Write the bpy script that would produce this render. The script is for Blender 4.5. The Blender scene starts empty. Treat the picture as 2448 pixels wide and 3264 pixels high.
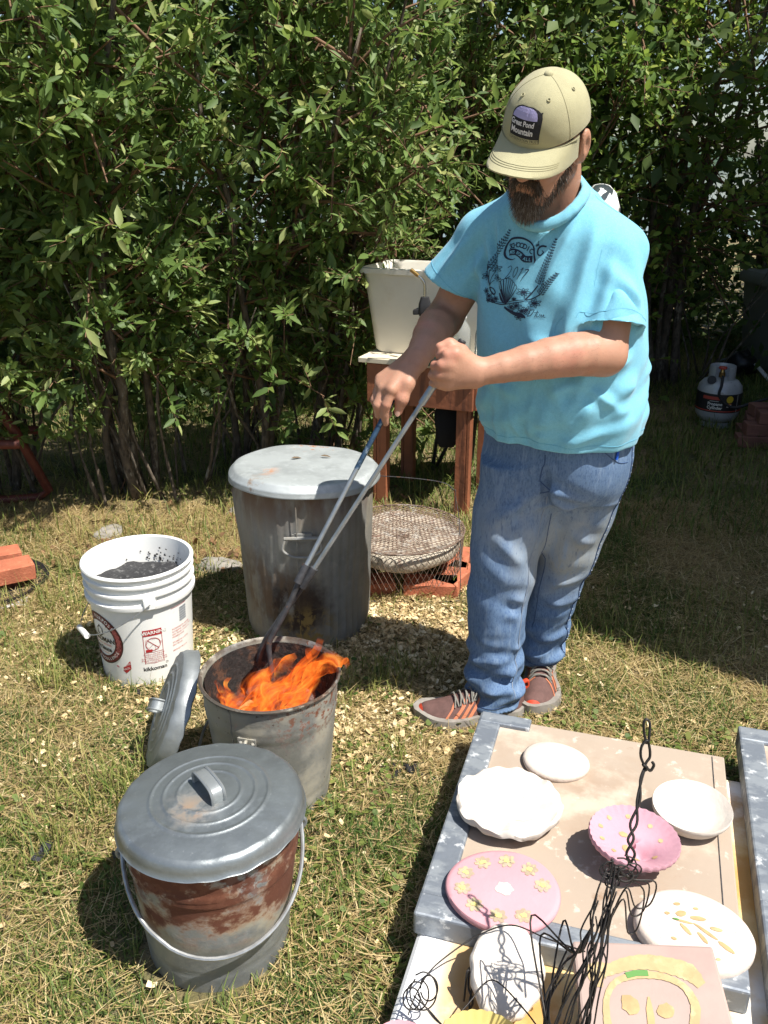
import bpy, bmesh, math, random
import numpy as np
from mathutils import Vector, Matrix
from mathutils.bvhtree import BVHTree

sc = bpy.context.scene
R = math.radians
# ---------------------------------------------------------------- camera
cam_d = bpy.data.cameras.new('camera'); cam = bpy.data.objects.new('camera', cam_d)
sc.collection.objects.link(cam); sc.camera = cam
cam.location = (0, 0, 1.42); cam.rotation_euler = (R(90 - 22), 0, 0)
cam_d.sensor_fit = 'VERTICAL'; cam_d.sensor_height = 24; cam_d.lens = 24 * 869 / 1024
cam_d.clip_start = 0.02; cam_d.clip_end = 600
# ---------------------------------------------------------------- sky and sun
SUN = Vector((0.46, -0.31, 1.0)).normalized()
world = bpy.data.worlds.new('World'); sc.world = world; world.use_nodes = True
wn = world.node_tree.nodes; wl = world.node_tree.links
sky = wn.new('ShaderNodeTexSky'); sky.sky_type = 'NISHITA'; sky.sun_disc = False
sky.sun_elevation = math.asin(SUN.z); sky.sun_rotation = math.atan2(SUN.x, SUN.y)
sky.air_density = 1.0; sky.dust_density = 1.2
wl.new(sky.outputs[0], wn['Background'].inputs[0]); wn['Background'].inputs[1].default_value = 0.08
sun_d = bpy.data.lights.new('sun', 'SUN'); sun_d.energy = 5.0; sun_d.angle = R(0.5); sun_d.color = (1, 0.955, 0.88)
sun = bpy.data.objects.new('sun', sun_d); sc.collection.objects.link(sun)
sun.rotation_euler = SUN.to_track_quat('Z', 'Y').to_euler(); sun.location = (3, -3, 8)
sc.view_settings.view_transform = 'Standard'; sc.view_settings.look = 'None'
sc.view_settings.exposure = 0.82; sc.view_settings.gamma = 1.0; sc.view_settings.use_curve_mapping = False
sc.render.engine = 'CYCLES'
sc.cycles.max_bounces = 8; sc.cycles.transparent_max_bounces = 16
sc.cycles.use_denoising = True
# ---------------------------------------------------------------- helpers
def link(o): sc.collection.objects.link(o); return o
def tag(o, label=None, cat=None, group=None, kind=None):
    if label: o['label'] = label
    if cat: o['category'] = cat
    if group: o['group'] = group
    if kind: o['kind'] = kind
    return o
def thing(name, label, cat, loc=(0, 0, 0), rot=(0, 0, 0), group=None):
    o = link(bpy.data.objects.new(name, None)); o.location = loc; o.rotation_euler = rot
    o.empty_display_size = 0.1
    return tag(o, label, cat, group)
def obj(name, vf, mat, parent=None, smooth=True, sharp=38, loc=None, rot=None, bevel=0, seg=2):
    v, f = vf
    me = bpy.data.meshes.new(name)
    me.from_pydata([tuple(p) for p in v], [], [tuple(p) for p in f]); me.update()
    return fin(name, me, mat, parent, smooth, sharp, loc, rot, bevel, seg)
def fin(name, me, mat, parent=None, smooth=True, sharp=38, loc=None, rot=None, bevel=0, seg=2):
    if isinstance(mat, str): mat = MT[mat]
    for m in (mat if isinstance(mat, (list, tuple)) else [mat]): me.materials.append(m)
    if smooth:
        me.polygons.foreach_set('use_smooth', np.ones(len(me.polygons), dtype=bool))
        if sharp: me.set_sharp_from_angle(angle=R(sharp))
    o = link(bpy.data.objects.new(name, me)); o.parent = parent
    if loc is not None: o.location = loc
    if rot is not None: o.rotation_euler = rot
    if bevel:
        b = o.modifiers.new('bevel', 'BEVEL'); b.width = bevel; b.segments = seg; b.limit_method = 'ANGLE'
    return o
def dup(o, parent=None):
    c = o.copy(); link(c); c.parent = parent
    for ch in o.children: dup(ch, c)
    return c
def npmesh(name, V, quads=None, tris=None):
    """fast mesh from arrays"""
    me = bpy.data.meshes.new(name)
    V = np.asarray(V, dtype=np.float32).reshape(-1, 3)
    nq = 0 if quads is None else len(quads); nt = 0 if tris is None else len(tris)
    me.vertices.add(len(V)); me.vertices.foreach_set('co', V.ravel())
    li = []
    if nq: li.append(np.asarray(quads).ravel())
    if nt: li.append(np.asarray(tris).ravel())
    li = np.concatenate(li).astype(np.int32)
    me.loops.add(len(li)); me.loops.foreach_set('vertex_index', li)
    me.polygons.add(nq + nt)
    st = np.concatenate([np.arange(nq) * 4, nq * 4 + np.arange(nt) * 3]).astype(np.int32)
    me.polygons.foreach_set('loop_start', st)
    me.update(calc_edges=True); me.validate()
    return me
def vattr(me, name, vals):
    a = me.attributes.new(name, 'FLOAT', 'POINT'); a.data.foreach_set('value', np.asarray(vals, dtype=np.float32))
def join(*parts):
    V, Fc = [], []
    for v, f in parts:
        k = len(V); V += [tuple(p) for p in v]; Fc += [tuple(i + k for i in q) for q in f]
    return V, Fc
def box(c, s, M=None):
    x, y, z = s[0] / 2, s[1] / 2, s[2] / 2
    v = [Vector(p) for p in [(-x, -y, -z), (x, -y, -z), (x, y, -z), (-x, y, -z), (-x, -y, z), (x, -y, z), (x, y, z), (-x, y, z)]]
    if M is not None: v = [M @ p for p in v]
    v = [p + Vector(c) for p in v]
    return v, [(0, 3, 2, 1), (4, 5, 6, 7), (0, 1, 5, 4), (1, 2, 6, 5), (2, 3, 7, 6), (3, 0, 4, 7)]
def rz(a): return Matrix.Rotation(a, 3, 'Z')
def tube(path, r, n=8, cap=True, closed=False, flat=1.0):
    P = [Vector(p) for p in path]; m = len(P)
    rr = r if isinstance(r, (list, tuple)) else [r] * m
    T = []
    for i in range(m):
        a = P[(i - 1) % m] if closed or i > 0 else P[i]; b = P[(i + 1) % m] if closed or i < m - 1 else P[i]
        T.append((b - a).normalized())
    up = Vector((0, 0, 1)) if abs(T[0].z) < .9 else Vector((1, 0, 0))
    N = (up - T[0] * up.dot(T[0])).normalized(); V = []; Fc = []
    for i in range(m):
        N = (N - T[i] * N.dot(T[i])).normalized(); B = T[i].cross(N)
        for k in range(n):
            a = 2 * math.pi * k / n
            V.append(P[i] + (N * math.cos(a) + B * math.sin(a) * flat) * rr[i])
    for i in range(m if closed else m - 1):
        j = (i + 1) % m
        for k in range(n):
            l = (k + 1) % n; Fc.append((i * n + k, i * n + l, j * n + l, j * n + k))
    if cap and not closed:
        Fc.append(tuple(range(n - 1, -1, -1))); Fc.append(tuple((m - 1) * n + k for k in range(n)))
    return V, Fc
def spline(pts, n=8):
    """Catmull-Rom through pts"""
    P = [Vector(p) for p in pts]; out = []
    Q = [P[0] * 2 - P[1]] + P + [P[-1] * 2 - P[-2]]
    for i in range(1, len(Q) - 2):
        a, b, c, d = Q[i - 1:i + 3]
        for k in range(n):
            t = k / n
            out.append(.5 * ((2 * b) + (c - a) * t + (2 * a - 5 * b + 4 * c - d) * t * t + (3 * b - a - 3 * c + d) * t ** 3))
    out.append(P[-1]); return out
def lathe(prof, n=64, fn=None, a0=0, a1=2 * math.pi):
    """prof: (r,z) list; fn(r,z,angle)->(r,z)"""
    V, Fc = [], []; full = abs(a1 - a0 - 2 * math.pi) < 1e-6; m = n if full else n + 1
    for r, z in prof:
        for k in range(m):
            a = a0 + (a1 - a0) * k / n
            r2, z2 = fn(r, z, a) if fn else (r, z)
            V.append((r2 * math.cos(a), r2 * math.sin(a), z2))
    for i in range(len(prof) - 1):
        for k in range(n):
            l = (k + 1) % m; Fc.append((i * m + k, i * m + l, (i + 1) * m + l, (i + 1) * m + k))
    return V, Fc
def text2d(s, size=1.0, align='CENTER', bold=0.0):
    cu = bpy.data.curves.new('t', 'FONT'); cu.body = s; cu.size = size; cu.align_x = align; cu.align_y = 'CENTER'
    cu.offset = bold; cu.resolution_u = 3
    o = link(bpy.data.objects.new('t', cu)); bpy.context.view_layer.update()
    me = bpy.data.meshes.new_from_object(o.evaluated_get(bpy.context.evaluated_depsgraph_get()))
    v = [(p.co.x, p.co.y) for p in me.vertices]; f = [tuple(p.vertices) for p in me.polygons]
    bpy.data.objects.remove(o); bpy.data.curves.remove(cu); bpy.data.meshes.remove(me)
    return v, f
def place2d(vf, dx=0, dy=0, s=1, rot=0):
    v, f = vf; c, sn = math.cos(rot), math.sin(rot)
    return [((x * c - y * sn) * s + dx, (x * sn + y * c) * s + dy) for x, y in v], f
def stroke2d(pts, w, closed=False):
    """ribbon along 2-D polyline; w number or list"""
    P = [np.array(p, float) for p in pts]; m = len(P); V, Fc = [], []
    for i in range(m):
        a = P[(i - 1) % m] if closed or i > 0 else P[i]; b = P[(i + 1) % m] if closed or i < m - 1 else P[i]
        t = b - a; t = t / (np.linalg.norm(t) + 1e-9); nrm = np.array([-t[1], t[0]]); ww = (w[i] if isinstance(w, (list, tuple)) else w) / 2
        V += [tuple(P[i] + nrm * ww), tuple(P[i] - nrm * ww)]
    for i in range(m if closed else m - 1):
        j = (i + 1) % m; Fc.append((2 * i, 2 * i + 1, 2 * j + 1, 2 * j))
    return V, Fc
def rect2d(x0, y0, x1, y1, nx=6, ny=6):
    V = [(x0 + (x1 - x0) * i / nx, y0 + (y1 - y0) * j / ny) for j in range(ny + 1) for i in range(nx + 1)]
    return V, [(j * (nx + 1) + i, j * (nx + 1) + i + 1, (j + 1) * (nx + 1) + i + 1, (j + 1) * (nx + 1) + i) for j in range(ny) for i in range(nx)]
def fan2d(pts):
    c = np.mean(np.array(pts, float), axis=0); n = len(pts)
    return [tuple(p) for p in pts] + [tuple(c)], [(i, (i + 1) % n, n) for i in range(n)]
def warp(vf, fn): return [fn(x, y) for x, y in vf[0]], vf[1]
def smoothstep(a, b, x):
    t = np.clip((x - a) / (b - a), 0, 1); return t * t * (3 - 2 * t)

# ---------------------------------------------------------------- materials
MT = {}
def mat(name, col, rough=.6, metal=0.0, layers=(), bump=None, spec=.5, var=0.0, vs=6.0, sheen=0, coat=0, alpha=None, trans=0, ior=1.45, emit=None, sss=0):
    m = bpy.data.materials.new(name); m.use_nodes = True; nt = m.node_tree; N = nt.nodes; L = nt.links
    b = N['Principled BSDF']; b.inputs['Roughness'].default_value = rough; b.inputs['Metallic'].default_value = metal
    b.inputs['Specular IOR Level'].default_value = spec; b.inputs['IOR'].default_value = ior
    if sheen: b.inputs['Sheen Weight'].default_value = sheen
    if coat: b.inputs['Coat Weight'].default_value = coat
    if trans: b.inputs['Transmission Weight'].default_value = trans
    if sss:
        b.inputs['Subsurface Weight'].default_value = sss; b.inputs['Subsurface Radius'].default_value = (.012, .005, .003); b.inputs['Subsurface Scale'].default_value = 1
    if emit: b.inputs['Emission Color'].default_value = (*emit[0], 1); b.inputs['Emission Strength'].default_value = emit[1]
    tc = N.new('ShaderNodeTexCoord')
    def noise(scale, st=(1, 1, 1), det=5, rg=.6, off=0):
        mp = N.new('ShaderNodeMapping'); mp.inputs['Scale'].default_value = st; mp.inputs['Location'].default_value = (off, off * 1.7, off * .3)
        L.new(tc.outputs['Object'], mp.inputs[0])
        n = N.new('ShaderNodeTexNoise'); n.inputs['Scale'].default_value = scale; n.inputs['Detail'].default_value = det; n.inputs['Roughness'].default_value = rg
        L.new(mp.outputs[0], n.inputs['Vector']); return n.outputs['Fac']
    def rng(sock, lo, hi, a=0, c=1, kind='SMOOTHSTEP'):
        r = N.new('ShaderNodeMapRange'); r.interpolation_type = kind
        for k, x in zip(range(1, 5), (lo, hi, a, c)): r.inputs[k].default_value = x
        L.new(sock, r.inputs[0]); return r.outputs[0]
    def math2(op, a, c):
        q = N.new('ShaderNodeMath'); q.operation = op
        for i, x in enumerate((a, c)):
            if isinstance(x, (int, float)): q.inputs[i].default_value = x
            else: L.new(x, q.inputs[i])
        return q.outputs[0]
    def mixc(f, a, c):
        q = N.new('ShaderNodeMix'); q.data_type = 'RGBA'
        if isinstance(f, (int, float)): q.inputs[0].default_value = f
        else: L.new(f, q.inputs[0])
        for i, x in ((6, a), (7, c)):
            if isinstance(x, tuple): q.inputs[i].default_value = (*x, 1) if len(x) == 3 else x
            else: L.new(x, q.inputs[i])
        return q.outputs[2]
    def mixf(f, a, c):
        q = N.new('ShaderNodeMix'); q.data_type = 'FLOAT'; L.new(f, q.inputs[0])
        for i, x in ((2, a), (3, c)):
            if isinstance(x, (int, float)): q.inputs[i].default_value = x
            else: L.new(x, q.inputs[i])
        return q.outputs[0]
    c = tuple(col); ro = rough; me = metal
    if var:
        f = noise(vs, det=6, off=3.3)
        dk = tuple(x * (1 - var) for x in col); lt = tuple(min(1, x * (1 + var)) for x in col)
        c = mixc(rng(f, .3, .7), dk, lt)
    for i, ly in enumerate(layers):
        f = rng(noise(ly['s'], ly.get('st', (1, 1, 1)), ly.get('det', 6), ly.get('rg', .62), off=ly.get('off', i * 5.1 + 1)), ly.get('lo', .5), ly.get('hi', .6))
        if 'attr' in ly:
            at = N.new('ShaderNodeAttribute'); at.attribute_name = ly['attr']
            if ly.get('only'): f = at.outputs['Fac']
            else: f = math2('MULTIPLY', f, at.outputs['Fac']) if not ly.get('add') else rng(math2('ADD', noise(ly['s'], off=i * 3.1), math2('MULTIPLY', at.outputs['Fac'], ly['add'])), ly['lo'], ly['hi'])
        if 'zr' in ly or 'xr' in ly or 'yr' in ly or 'nz' in ly:
            sp = N.new('ShaderNodeSeparateXYZ'); L.new(tc.outputs['Object'], sp.inputs[0])
            for key, k in (('xr', 0), ('yr', 1), ('zr', 2)):
                if key in ly: f = math2('MULTIPLY', f, rng(sp.outputs[k], *ly[key]))
        if 'sph' in ly:      # blob mask: centre, r0 (full), r1 (none)
            cx, r0, r1 = ly['sph']
            d = N.new('ShaderNodeVectorMath'); d.operation = 'DISTANCE'; d.inputs[1].default_value = cx
            L.new(tc.outputs['Object'], d.inputs[0])
            wob = math2('ADD', d.outputs['Value'], math2('MULTIPLY', noise(ly.get('ws', 30), off=i + 7.7), ly.get('wa', 0)))
            f = math2('MULTIPLY', f, rng(wob, r0, r1, 1, 0))
        if 'amt' in ly: f = math2('MULTIPLY', f, ly['amt'])
        c = mixc(f, c, tuple(ly['c']))
        if 'rough' in ly: ro = mixf(f, ro, ly['rough'])
        if 'metal' in ly: me = mixf(f, me, ly['metal'])
    if isinstance(c, tuple): b.inputs['Base Color'].default_value = (*c, 1)
    else: L.new(c, b.inputs['Base Color'])
    if not isinstance(ro, (int, float)): L.new(ro, b.inputs['Roughness'])
    if not isinstance(me, (int, float)): L.new(me, b.inputs['Metallic'])
    if bump:
        h = None
        for (s, st, amt, *mp) in (bump if isinstance(bump, list) else [bump]):
            n = noise(s, mp[0] if mp else (1, 1, 1), 4, .6, off=9.1)
            q = math2('MULTIPLY', n, amt); h = q if h is None else math2('ADD', h, q); stn = st
        bp = N.new('ShaderNodeBump'); bp.inputs['Strength'].default_value = stn; bp.inputs['Distance'].default_value = .01
        L.new(h, bp.inputs['Height']); L.new(bp.outputs[0], b.inputs['Normal'])
    if alpha is not None: b.inputs['Alpha'].default_value = alpha
    MT[name] = m; return m
def leaf_mat(name, a, c, pale, rough=.55, trans=.45):
    """a..c: range of leaf greens picked per leaf by attribute 'v'; pale: rare light leaves"""
    m = bpy.data.materials.new(name); m.use_nodes = True; nt = m.node_tree; N = nt.nodes; L = nt.links
    b = N['Principled BSDF']; b.inputs['Roughness'].default_value = rough; b.inputs['Specular IOR Level'].default_value = .45
    at = N.new('ShaderNodeAttribute'); at.attribute_name = 'v'
    cr = N.new('ShaderNodeValToRGB'); L.new(at.outputs['Fac'], cr.inputs[0])
    e = cr.color_ramp.elements; e[0].color = (*a, 1); e[1].color = (*pale, 1); e[1].position = 1
    x = e.new(.82); x.color = (*c, 1)
    L.new(cr.outputs[0], b.inputs['Base Color'])
    tr = N.new('ShaderNodeBsdfTranslucent')
    hs = N.new('ShaderNodeHueSaturation'); hs.inputs['Value'].default_value = 1.5; hs.inputs['Hue'].default_value = .48; L.new(cr.outputs[0], hs.inputs['Color'])
    L.new(hs.outputs[0], tr.inputs[0])
    mx = N.new('ShaderNodeMixShader'); mx.inputs[0].default_value = trans
    L.new(b.outputs[0], mx.inputs[1]); L.new(tr.outputs[0], mx.inputs[2]); L.new(mx.outputs[0], N['Material Output'].inputs[0])
    MT[name] = m; return m
# ---------------------------------------------------------------- setting: ground, water, grass, shavings, house
rnd = random.Random(7); rng = np.random.default_rng(7)
mat('soil', (.185, .14, .062), .95, layers=[
    dict(c=(.29, .22, .115), s=3.0, lo=.42, hi=.62), dict(c=(.055, .075, .022), s=1.6, lo=.48, hi=.62, off=4),
    dict(c=(.30, .24, .14), s=45, lo=.55, hi=.7), dict(c=(.045, .04, .02), s=70, lo=.52, hi=.66, off=2)],
    bump=[(60, .9, 1.0), (240, .9, .5)])
def ground_z(x, y):
    return .012 * np.sin(x * 1.7 + y * .9) * np.sin(y * 1.3 - .4) * smoothstep(3.2, 5.5, y) - .10 * smoothstep(9, 22, y) * 4
gx = np.concatenate([[-300, -120, -50, -25, -14, -9], np.linspace(-6, 6, 61), [9, 14, 25, 50, 120, 300]])
gy = np.concatenate([[-120, -40, -15, -6, -2], np.linspace(0, 9, 61), [11, 14, 18, 23]])
GX, GY = np.meshgrid(gx, gy); V = np.stack([GX, GY, ground_z(GX, GY)], -1).reshape(-1, 3)
nx, ny = len(gx), len(gy); I = np.arange(nx * ny).reshape(ny, nx)
me = npmesh('ground', V, np.stack([I[:-1, :-1], I[:-1, 1:], I[1:, 1:], I[1:, :-1]], -1).reshape(-1, 4))
tag(fin('ground', me, 'soil', sharp=0), kind='structure')
mat('pond', (.10, .14, .17), .08, spec=.5, bump=(3, .15, 1))
tag(obj('water', ([(-400, 22, -.39), (400, 22, -.39), (400, 500, -.39), (-400, 500, -.39)], [(0, 1, 2, 3)]), 'pond'), kind='structure')
mat('hill', (.03, .055, .03), .9, var=.3, vs=.3)
hx = np.linspace(-380, 380, 90); hz = 9 + 7 * np.sin(hx * .021 + 1) + 4 * np.sin(hx * .067) + 1.2 * np.sin(hx * .31) + .8 * np.sin(hx * .8)
HV = [(x, 330 + 20 * math.sin(x * .01), -1) for x in hx] + [(x, 360 + 20 * math.sin(x * .01), z) for x, z in zip(hx, hz)] + [(x, 430, -1) for x in hx]
tag(obj('hills', (HV, [(k * 90 + i, k * 90 + i + 1, (k + 1) * 90 + i + 1, (k + 1) * 90 + i) for k in (0, 1) for i in range(89)]), 'hill', sharp=0), kind='structure')

def blades(P, ang, tilt, L, W, bend):
    """grass blades: root P (n,3), heading, tilt from vertical, length, width"""
    n = len(P); dx = np.stack([np.cos(ang), np.sin(ang), np.zeros(n)], -1); sd = np.stack([-np.sin(ang), np.cos(ang), np.zeros(n)], -1)
    up = np.array([0, 0, 1.0])
    d1 = dx * np.sin(tilt)[:, None] + up * np.cos(tilt)[:, None]
    t2 = np.clip(tilt + bend, 0, 1.75); d2 = dx * np.sin(t2)[:, None] + up * np.cos(t2)[:, None]
    m = P + d1 * (L * .55)[:, None]; tip = m + d2 * (L * .45)[:, None]; w = (W / 2)[:, None]
    tip[:, 2] = np.maximum(tip[:, 2], P[:, 2] + .003)
    return np.stack([P - sd * w, P + sd * w, m + sd * w * .8, m - sd * w * .8, tip], 1)
def blade_mesh(name, B, v, mt):
    n = len(B); k = np.arange(n)[:, None] * 5
    me = npmesh(name, B.reshape(-1, 3), k + np.array([[0, 1, 2, 3]]), k + np.array([[3, 2, 4]]))
    vattr(me, 'v', np.repeat(v, 5)); return fin(name, me, mt, sharp=0)
def grass_mat(name, cols):
    m = bpy.data.materials.new(name); m.use_nodes = True; N = m.node_tree.nodes; L = m.node_tree.links
    b = N['Principled BSDF']; b.inputs['Roughness'].default_value = .6; b.inputs['Specular IOR Level'].default_value = .3
    at = N.new('ShaderNodeAttribute'); at.attribute_name = 'v'; cr = N.new('ShaderNodeValToRGB'); L.new(at.outputs['Fac'], cr.inputs[0])
    e = cr.color_ramp.elements; e[0].color = (*cols[0], 1); e[1].color = (*cols[-1], 1)
    for i in range(1, len(cols) - 1): x = e.new(i / (len(cols) - 1)); x.color = (*cols[i], 1)
    tr = N.new('ShaderNodeBsdfTranslucent'); L.new(cr.outputs[0], b.inputs['Base Color']); L.new(cr.outputs[0], tr.inputs[0])
    mx = N.new('ShaderNodeMixShader'); mx.inputs[0].default_value = .25; L.new(b.outputs[0], mx.inputs[1]); L.new(tr.outputs[0], mx.inputs[2]); L.new(mx.outputs[0], N['Material Output'].inputs[0])
    MT[name] = m
grass_mat('grass', [(.058, .105, .020), (.140, .182, .038), (.27, .255, .075), (.40, .33, .135)])
grass_mat('straw', [(.17, .115, .045), (.34, .245, .105), (.50, .385, .185), (.62, .52, .30)])
def vnoise(x, y, s, seed):
    """smooth value noise"""
    r = np.random.default_rng(seed).random((64, 64)); x = x * s + 17.3; y = y * s + 9.1
    i = np.floor(x).astype(int); j = np.floor(y).astype(int); fx = x - i; fy = y - j; fx = fx * fx * (3 - 2 * fx); fy = fy * fy * (3 - 2 * fy)
    g = lambda a, c: r[a % 64, c % 64]
    return (g(i, j) * (1 - fx) + g(i + 1, j) * fx) * (1 - fy) + (g(i, j + 1) * (1 - fx) + g(i + 1, j + 1) * fx) * fy
FOOT = [(-.33, 1.255, .14), (-.263, 1.72, .125), (-.715, 2.27, .13), (-.25, 2.54, .19)]   # pails, cans: no grass inside
def scatter(n, y0, y1, pad=.25):
    """random ground points inside the seen wedge"""
    y = np.sqrt(rng.random(n) * (y1 ** 2 - y0 ** 2) + y0 ** 2); w = .46 * (y * .93 + .55) + pad
    x = (rng.random(n) * 2 - 1) * w
    ok = np.ones(n, bool)
    for cx, cy, r in FOOT: ok &= (x - cx) ** 2 + (y - cy) ** 2 > r * r
    return x[ok], y[ok]
def bare(x, y):   # trodden, shaving-strewn patches
    b = np.exp(-((x - .05) ** 2 + (y - 2.45) ** 2) / .12) + .8 * np.exp(-((x + .55) ** 2 + (y - 2.0) ** 2) / .08) + .6 * np.exp(-((x + .1) ** 2 / .25 + (y - 1.75) ** 2 / .03))
    return np.clip(b, 0, 1)
# upright and half-flattened green blades
x, y = scatter(165000, .85, 3.3); pt = vnoise(x, y, 3.1, 3) * .6 + vnoise(x, y, 9, 4) * .4
k = rng.random(len(x)) < np.clip((pt - .28) * 2.1, .08, 1) * (1 - .85 * bare(x, y)); x, y, pt = x[k], y[k], pt[k]; n = len(x)
B = blades(np.stack([x, y, ground_z(x, y)], -1), rng.random(n) * 6.28, np.abs(rng.normal(.75, .4, n)), rng.gamma(5, .0062, n) * (.7 + .7 * pt), rng.uniform(.0014, .0034, n), rng.uniform(.1, .9, n))
tag(blade_mesh('grass', B, np.clip(rng.normal(.44, .18, n) + (.5 - pt) * 1.3, 0, 1), 'grass'), 'short trodden green lawn grass around the pails and table', 'grass', kind='stuff')
# dry cut straw lying flat
x, y = scatter(140000, .85, 3.6); k = rng.random(len(x)) < np.clip(1.25 - vnoise(x, y, 3.1, 3) * .9, .25, 1); x, y = x[k], y[k]; n = len(x); z = rng.random(n) * .018 + .003
B = blades(np.stack([x, y, ground_z(x, y) + z], -1), rng.random(n) * 6.28, rng.uniform(1.25, 1.6, n), rng.gamma(4, .012, n), rng.uniform(.0011, .0026, n), rng.uniform(-.1, .15, n))
tag(blade_mesh('cut_straw', B, np.clip(rng.normal(.5, .24, n), 0, 1), 'straw'), 'dry tan grass clippings lying flat over the lawn', 'grass', kind='stuff')
# longer grass further back and along the hedge foot
x, y = scatter(85000, 3.2, 7.5); pt = vnoise(x, y, 1.7, 6); k = rng.random(len(x)) < np.clip(.25 + pt, 0, 1); x, y, pt = x[k], y[k], pt[k]; n = len(x)
B = blades(np.stack([x, y, ground_z(x, y)], -1), rng.random(n) * 6.28, np.abs(rng.normal(.5, .35, n)), rng.gamma(6, .011, n), rng.uniform(.003, .0055, n), rng.uniform(.1, .9, n))
tag(blade_mesh('grass', B, np.clip(rng.normal(.38, .2, n) + (.5 - pt) * .5, 0, 1), 'grass'), 'longer lawn grass at the foot of the bushes', 'grass', kind='stuff')
# tufts: clumps of long pale-green blades
TX, TY, TL = [], [], []
for cx, cy, nn, r, l in [(-.62, 1.68, 260, .09, .13), (-.72, 1.5, 160, .07, .1), (-1.0, 2.3, 160, .08, .1), (-.95, 2.15, 120, .05, .1), (-1.15, 2.6, 200, .12, .12), (-.85, 2.9, 200, .15, .13), (-1.1, 3.1, 260, .2, .14),
                         (.03, 2.2, 160, .06, .11), (.95, 2.45, 500, .35, .1), (1.25, 2.38, 300, .25, .1), (.6, 2.5, 200, .12, .1), (.02, 1.85, 120, .07, .07), (-.05, 2.75, 150, .08, .09), (.12, 2.72, 110, .06, .08), (-.62, 1.13, 90, .05, .06), (-1.0, 1.35, 120, .1, .07), (.3, 3.1, 500, .25, .12), (-.5, 3.3, 400, .35, .1), (-.02, 2.12, 110, .06, .09), (.36, 2.6, 120, .08, .09), (-.16, 2.05, 90, .05, .08)]:
    TX.append(rng.normal(cx, r, nn)); TY.append(rng.normal(cy, r * .7, nn)); TL.append(np.full(nn, l))
for cx, cy, r in FOOT + [(.30, 2.03, .10), (.45, 2.19, .10)]:      # grass standing round the foot of each vessel
    aa = rng.random(150) * 6.283; rr = r + np.abs(rng.normal(.012, .014, 150)); TX.append(cx + np.cos(aa) * rr); TY.append(cy + np.sin(aa) * rr); TL.append(rng.uniform(.025, .075, 150))
x, y, l = map(np.concatenate, (TX, TY, TL)); n = len(x)
ok = np.ones(n, bool)
for cx, cy, r in FOOT: ok &= (x - cx) ** 2 + (y - cy) ** 2 > r ** 2
x, y, l = x[ok], y[ok], l[ok]; n = len(x)
B = blades(np.stack([x, y, ground_z(x, y)], -1), rng.random(n) * 6.28, np.abs(rng.normal(.4, .3, n)), l * rng.uniform(.5, 1.15, n), rng.uniform(.002, .0042, n), rng.uniform(.1, 1.0, n))
tag(blade_mesh('grass_tufts', B, np.clip(rng.normal(.5, .22, n), 0, 1), 'grass'), 'long loose tufts of pale green grass left unmown', 'grass', kind='stuff')
# clover and broad weeds: small round leaflets
x, y = scatter(9000, .9, 2.6); pt = vnoise(x, y, 5, 12); k = pt > .62; x, y = x[k], y[k]; n = len(x)
a = rng.random(n) * 6.28; s = rng.uniform(.004, .009, n); z = rng.uniform(.012, .03, n)
ring = np.arange(6) / 6 * 6.283; C = np.stack([x, y, z], -1)
tl = np.stack([rng.normal(0, .35, n), rng.normal(0, .35, n)], -1)
PV = np.stack([C + np.stack([np.cos(ring[i] + a) * s, np.sin(ring[i] + a) * s * .8, (np.cos(ring[i] + a) * tl[:, 0] + np.sin(ring[i] + a) * tl[:, 1]) * s], -1) for i in range(6)], 1)
k6 = np.arange(n)[:, None] * 6
me = npmesh('clover', PV.reshape(-1, 3), np.concatenate([k6 + np.array([[0, 1, 2, 3]]), k6 + np.array([[0, 3, 4, 5]])])); vattr(me, 'v', np.repeat(rng.uniform(0, .5, n), 6))
tag(fin('clover', me, 'grass', sharp=0), 'low green clover leaves growing among the grass', 'clover', kind='stuff')
# wood shavings
mat('shaving', (.58, .43, .23), .75, var=.25, vs=20, layers=[dict(c=(.72, .60, .38), s=9, lo=.5, hi=.6)])
def chips(n, pick, smin, smax, name, label):
    x, y = pick; n = len(x); a = rng.random(n) * 6.28; L_ = rng.uniform(smin, smax, n); W_ = L_ * rng.uniform(.3, .8, n)
    tx, ty = rng.normal(0, .35, n), rng.normal(0, .35, n); cu = rng.normal(0, .35, n) * L_; z0 = ground_z(x, y) + rng.uniform(.008, .022, n)
    g = []
    for u, w in ((-.5, -.5), (0, -.6), (.5, -.35), (.5, .5), (0, .45), (-.5, .3)):
        lx, ly = u * L_, w * W_ * (1 + rng.normal(0, .15, n)); lz = cu * (u * u * 2) + tx * lx + ty * ly
        g.append(np.stack([x + lx * np.cos(a) - ly * np.sin(a), y + lx * np.sin(a) + ly * np.cos(a), np.maximum(z0 + lz, .004)], -1))
    PV = np.stack(g, 1); k = np.arange(n)[:, None] * 6
    me = npmesh(name, PV.reshape(-1, 3), np.concatenate([k + np.array([[0, 1, 4, 5]]), k + np.array([[1, 2, 3, 4]])]))
    return tag(fin(name, me, 'shaving', sharp=0), label, 'shavings', kind='stuff')
x, y = scatter(5200, .9, 3.0); k = rng.random(len(x)) < .12 + .9 * np.clip(vnoise(x, y, 2.2, 21) - .45, 0, 1) + bare(x, y) * .5
chips(0, (x[k], y[k]), .005, .020, 'wood_shavings', 'pale wood shavings strewn over the grass')
bx_ = np.concatenate([rng.normal(.03, .22, 3200), rng.normal(-.5, .2, 900), rng.normal(-.13, .16, 700), rng.normal(-.95, .15, 260)])
by_ = np.concatenate([rng.normal(2.45, .2, 3200), rng.normal(2.28, .22, 900), rng.normal(1.95, .12, 700), rng.normal(2.35, .15, 260)])
ok = np.ones(len(bx_), bool)
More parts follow.
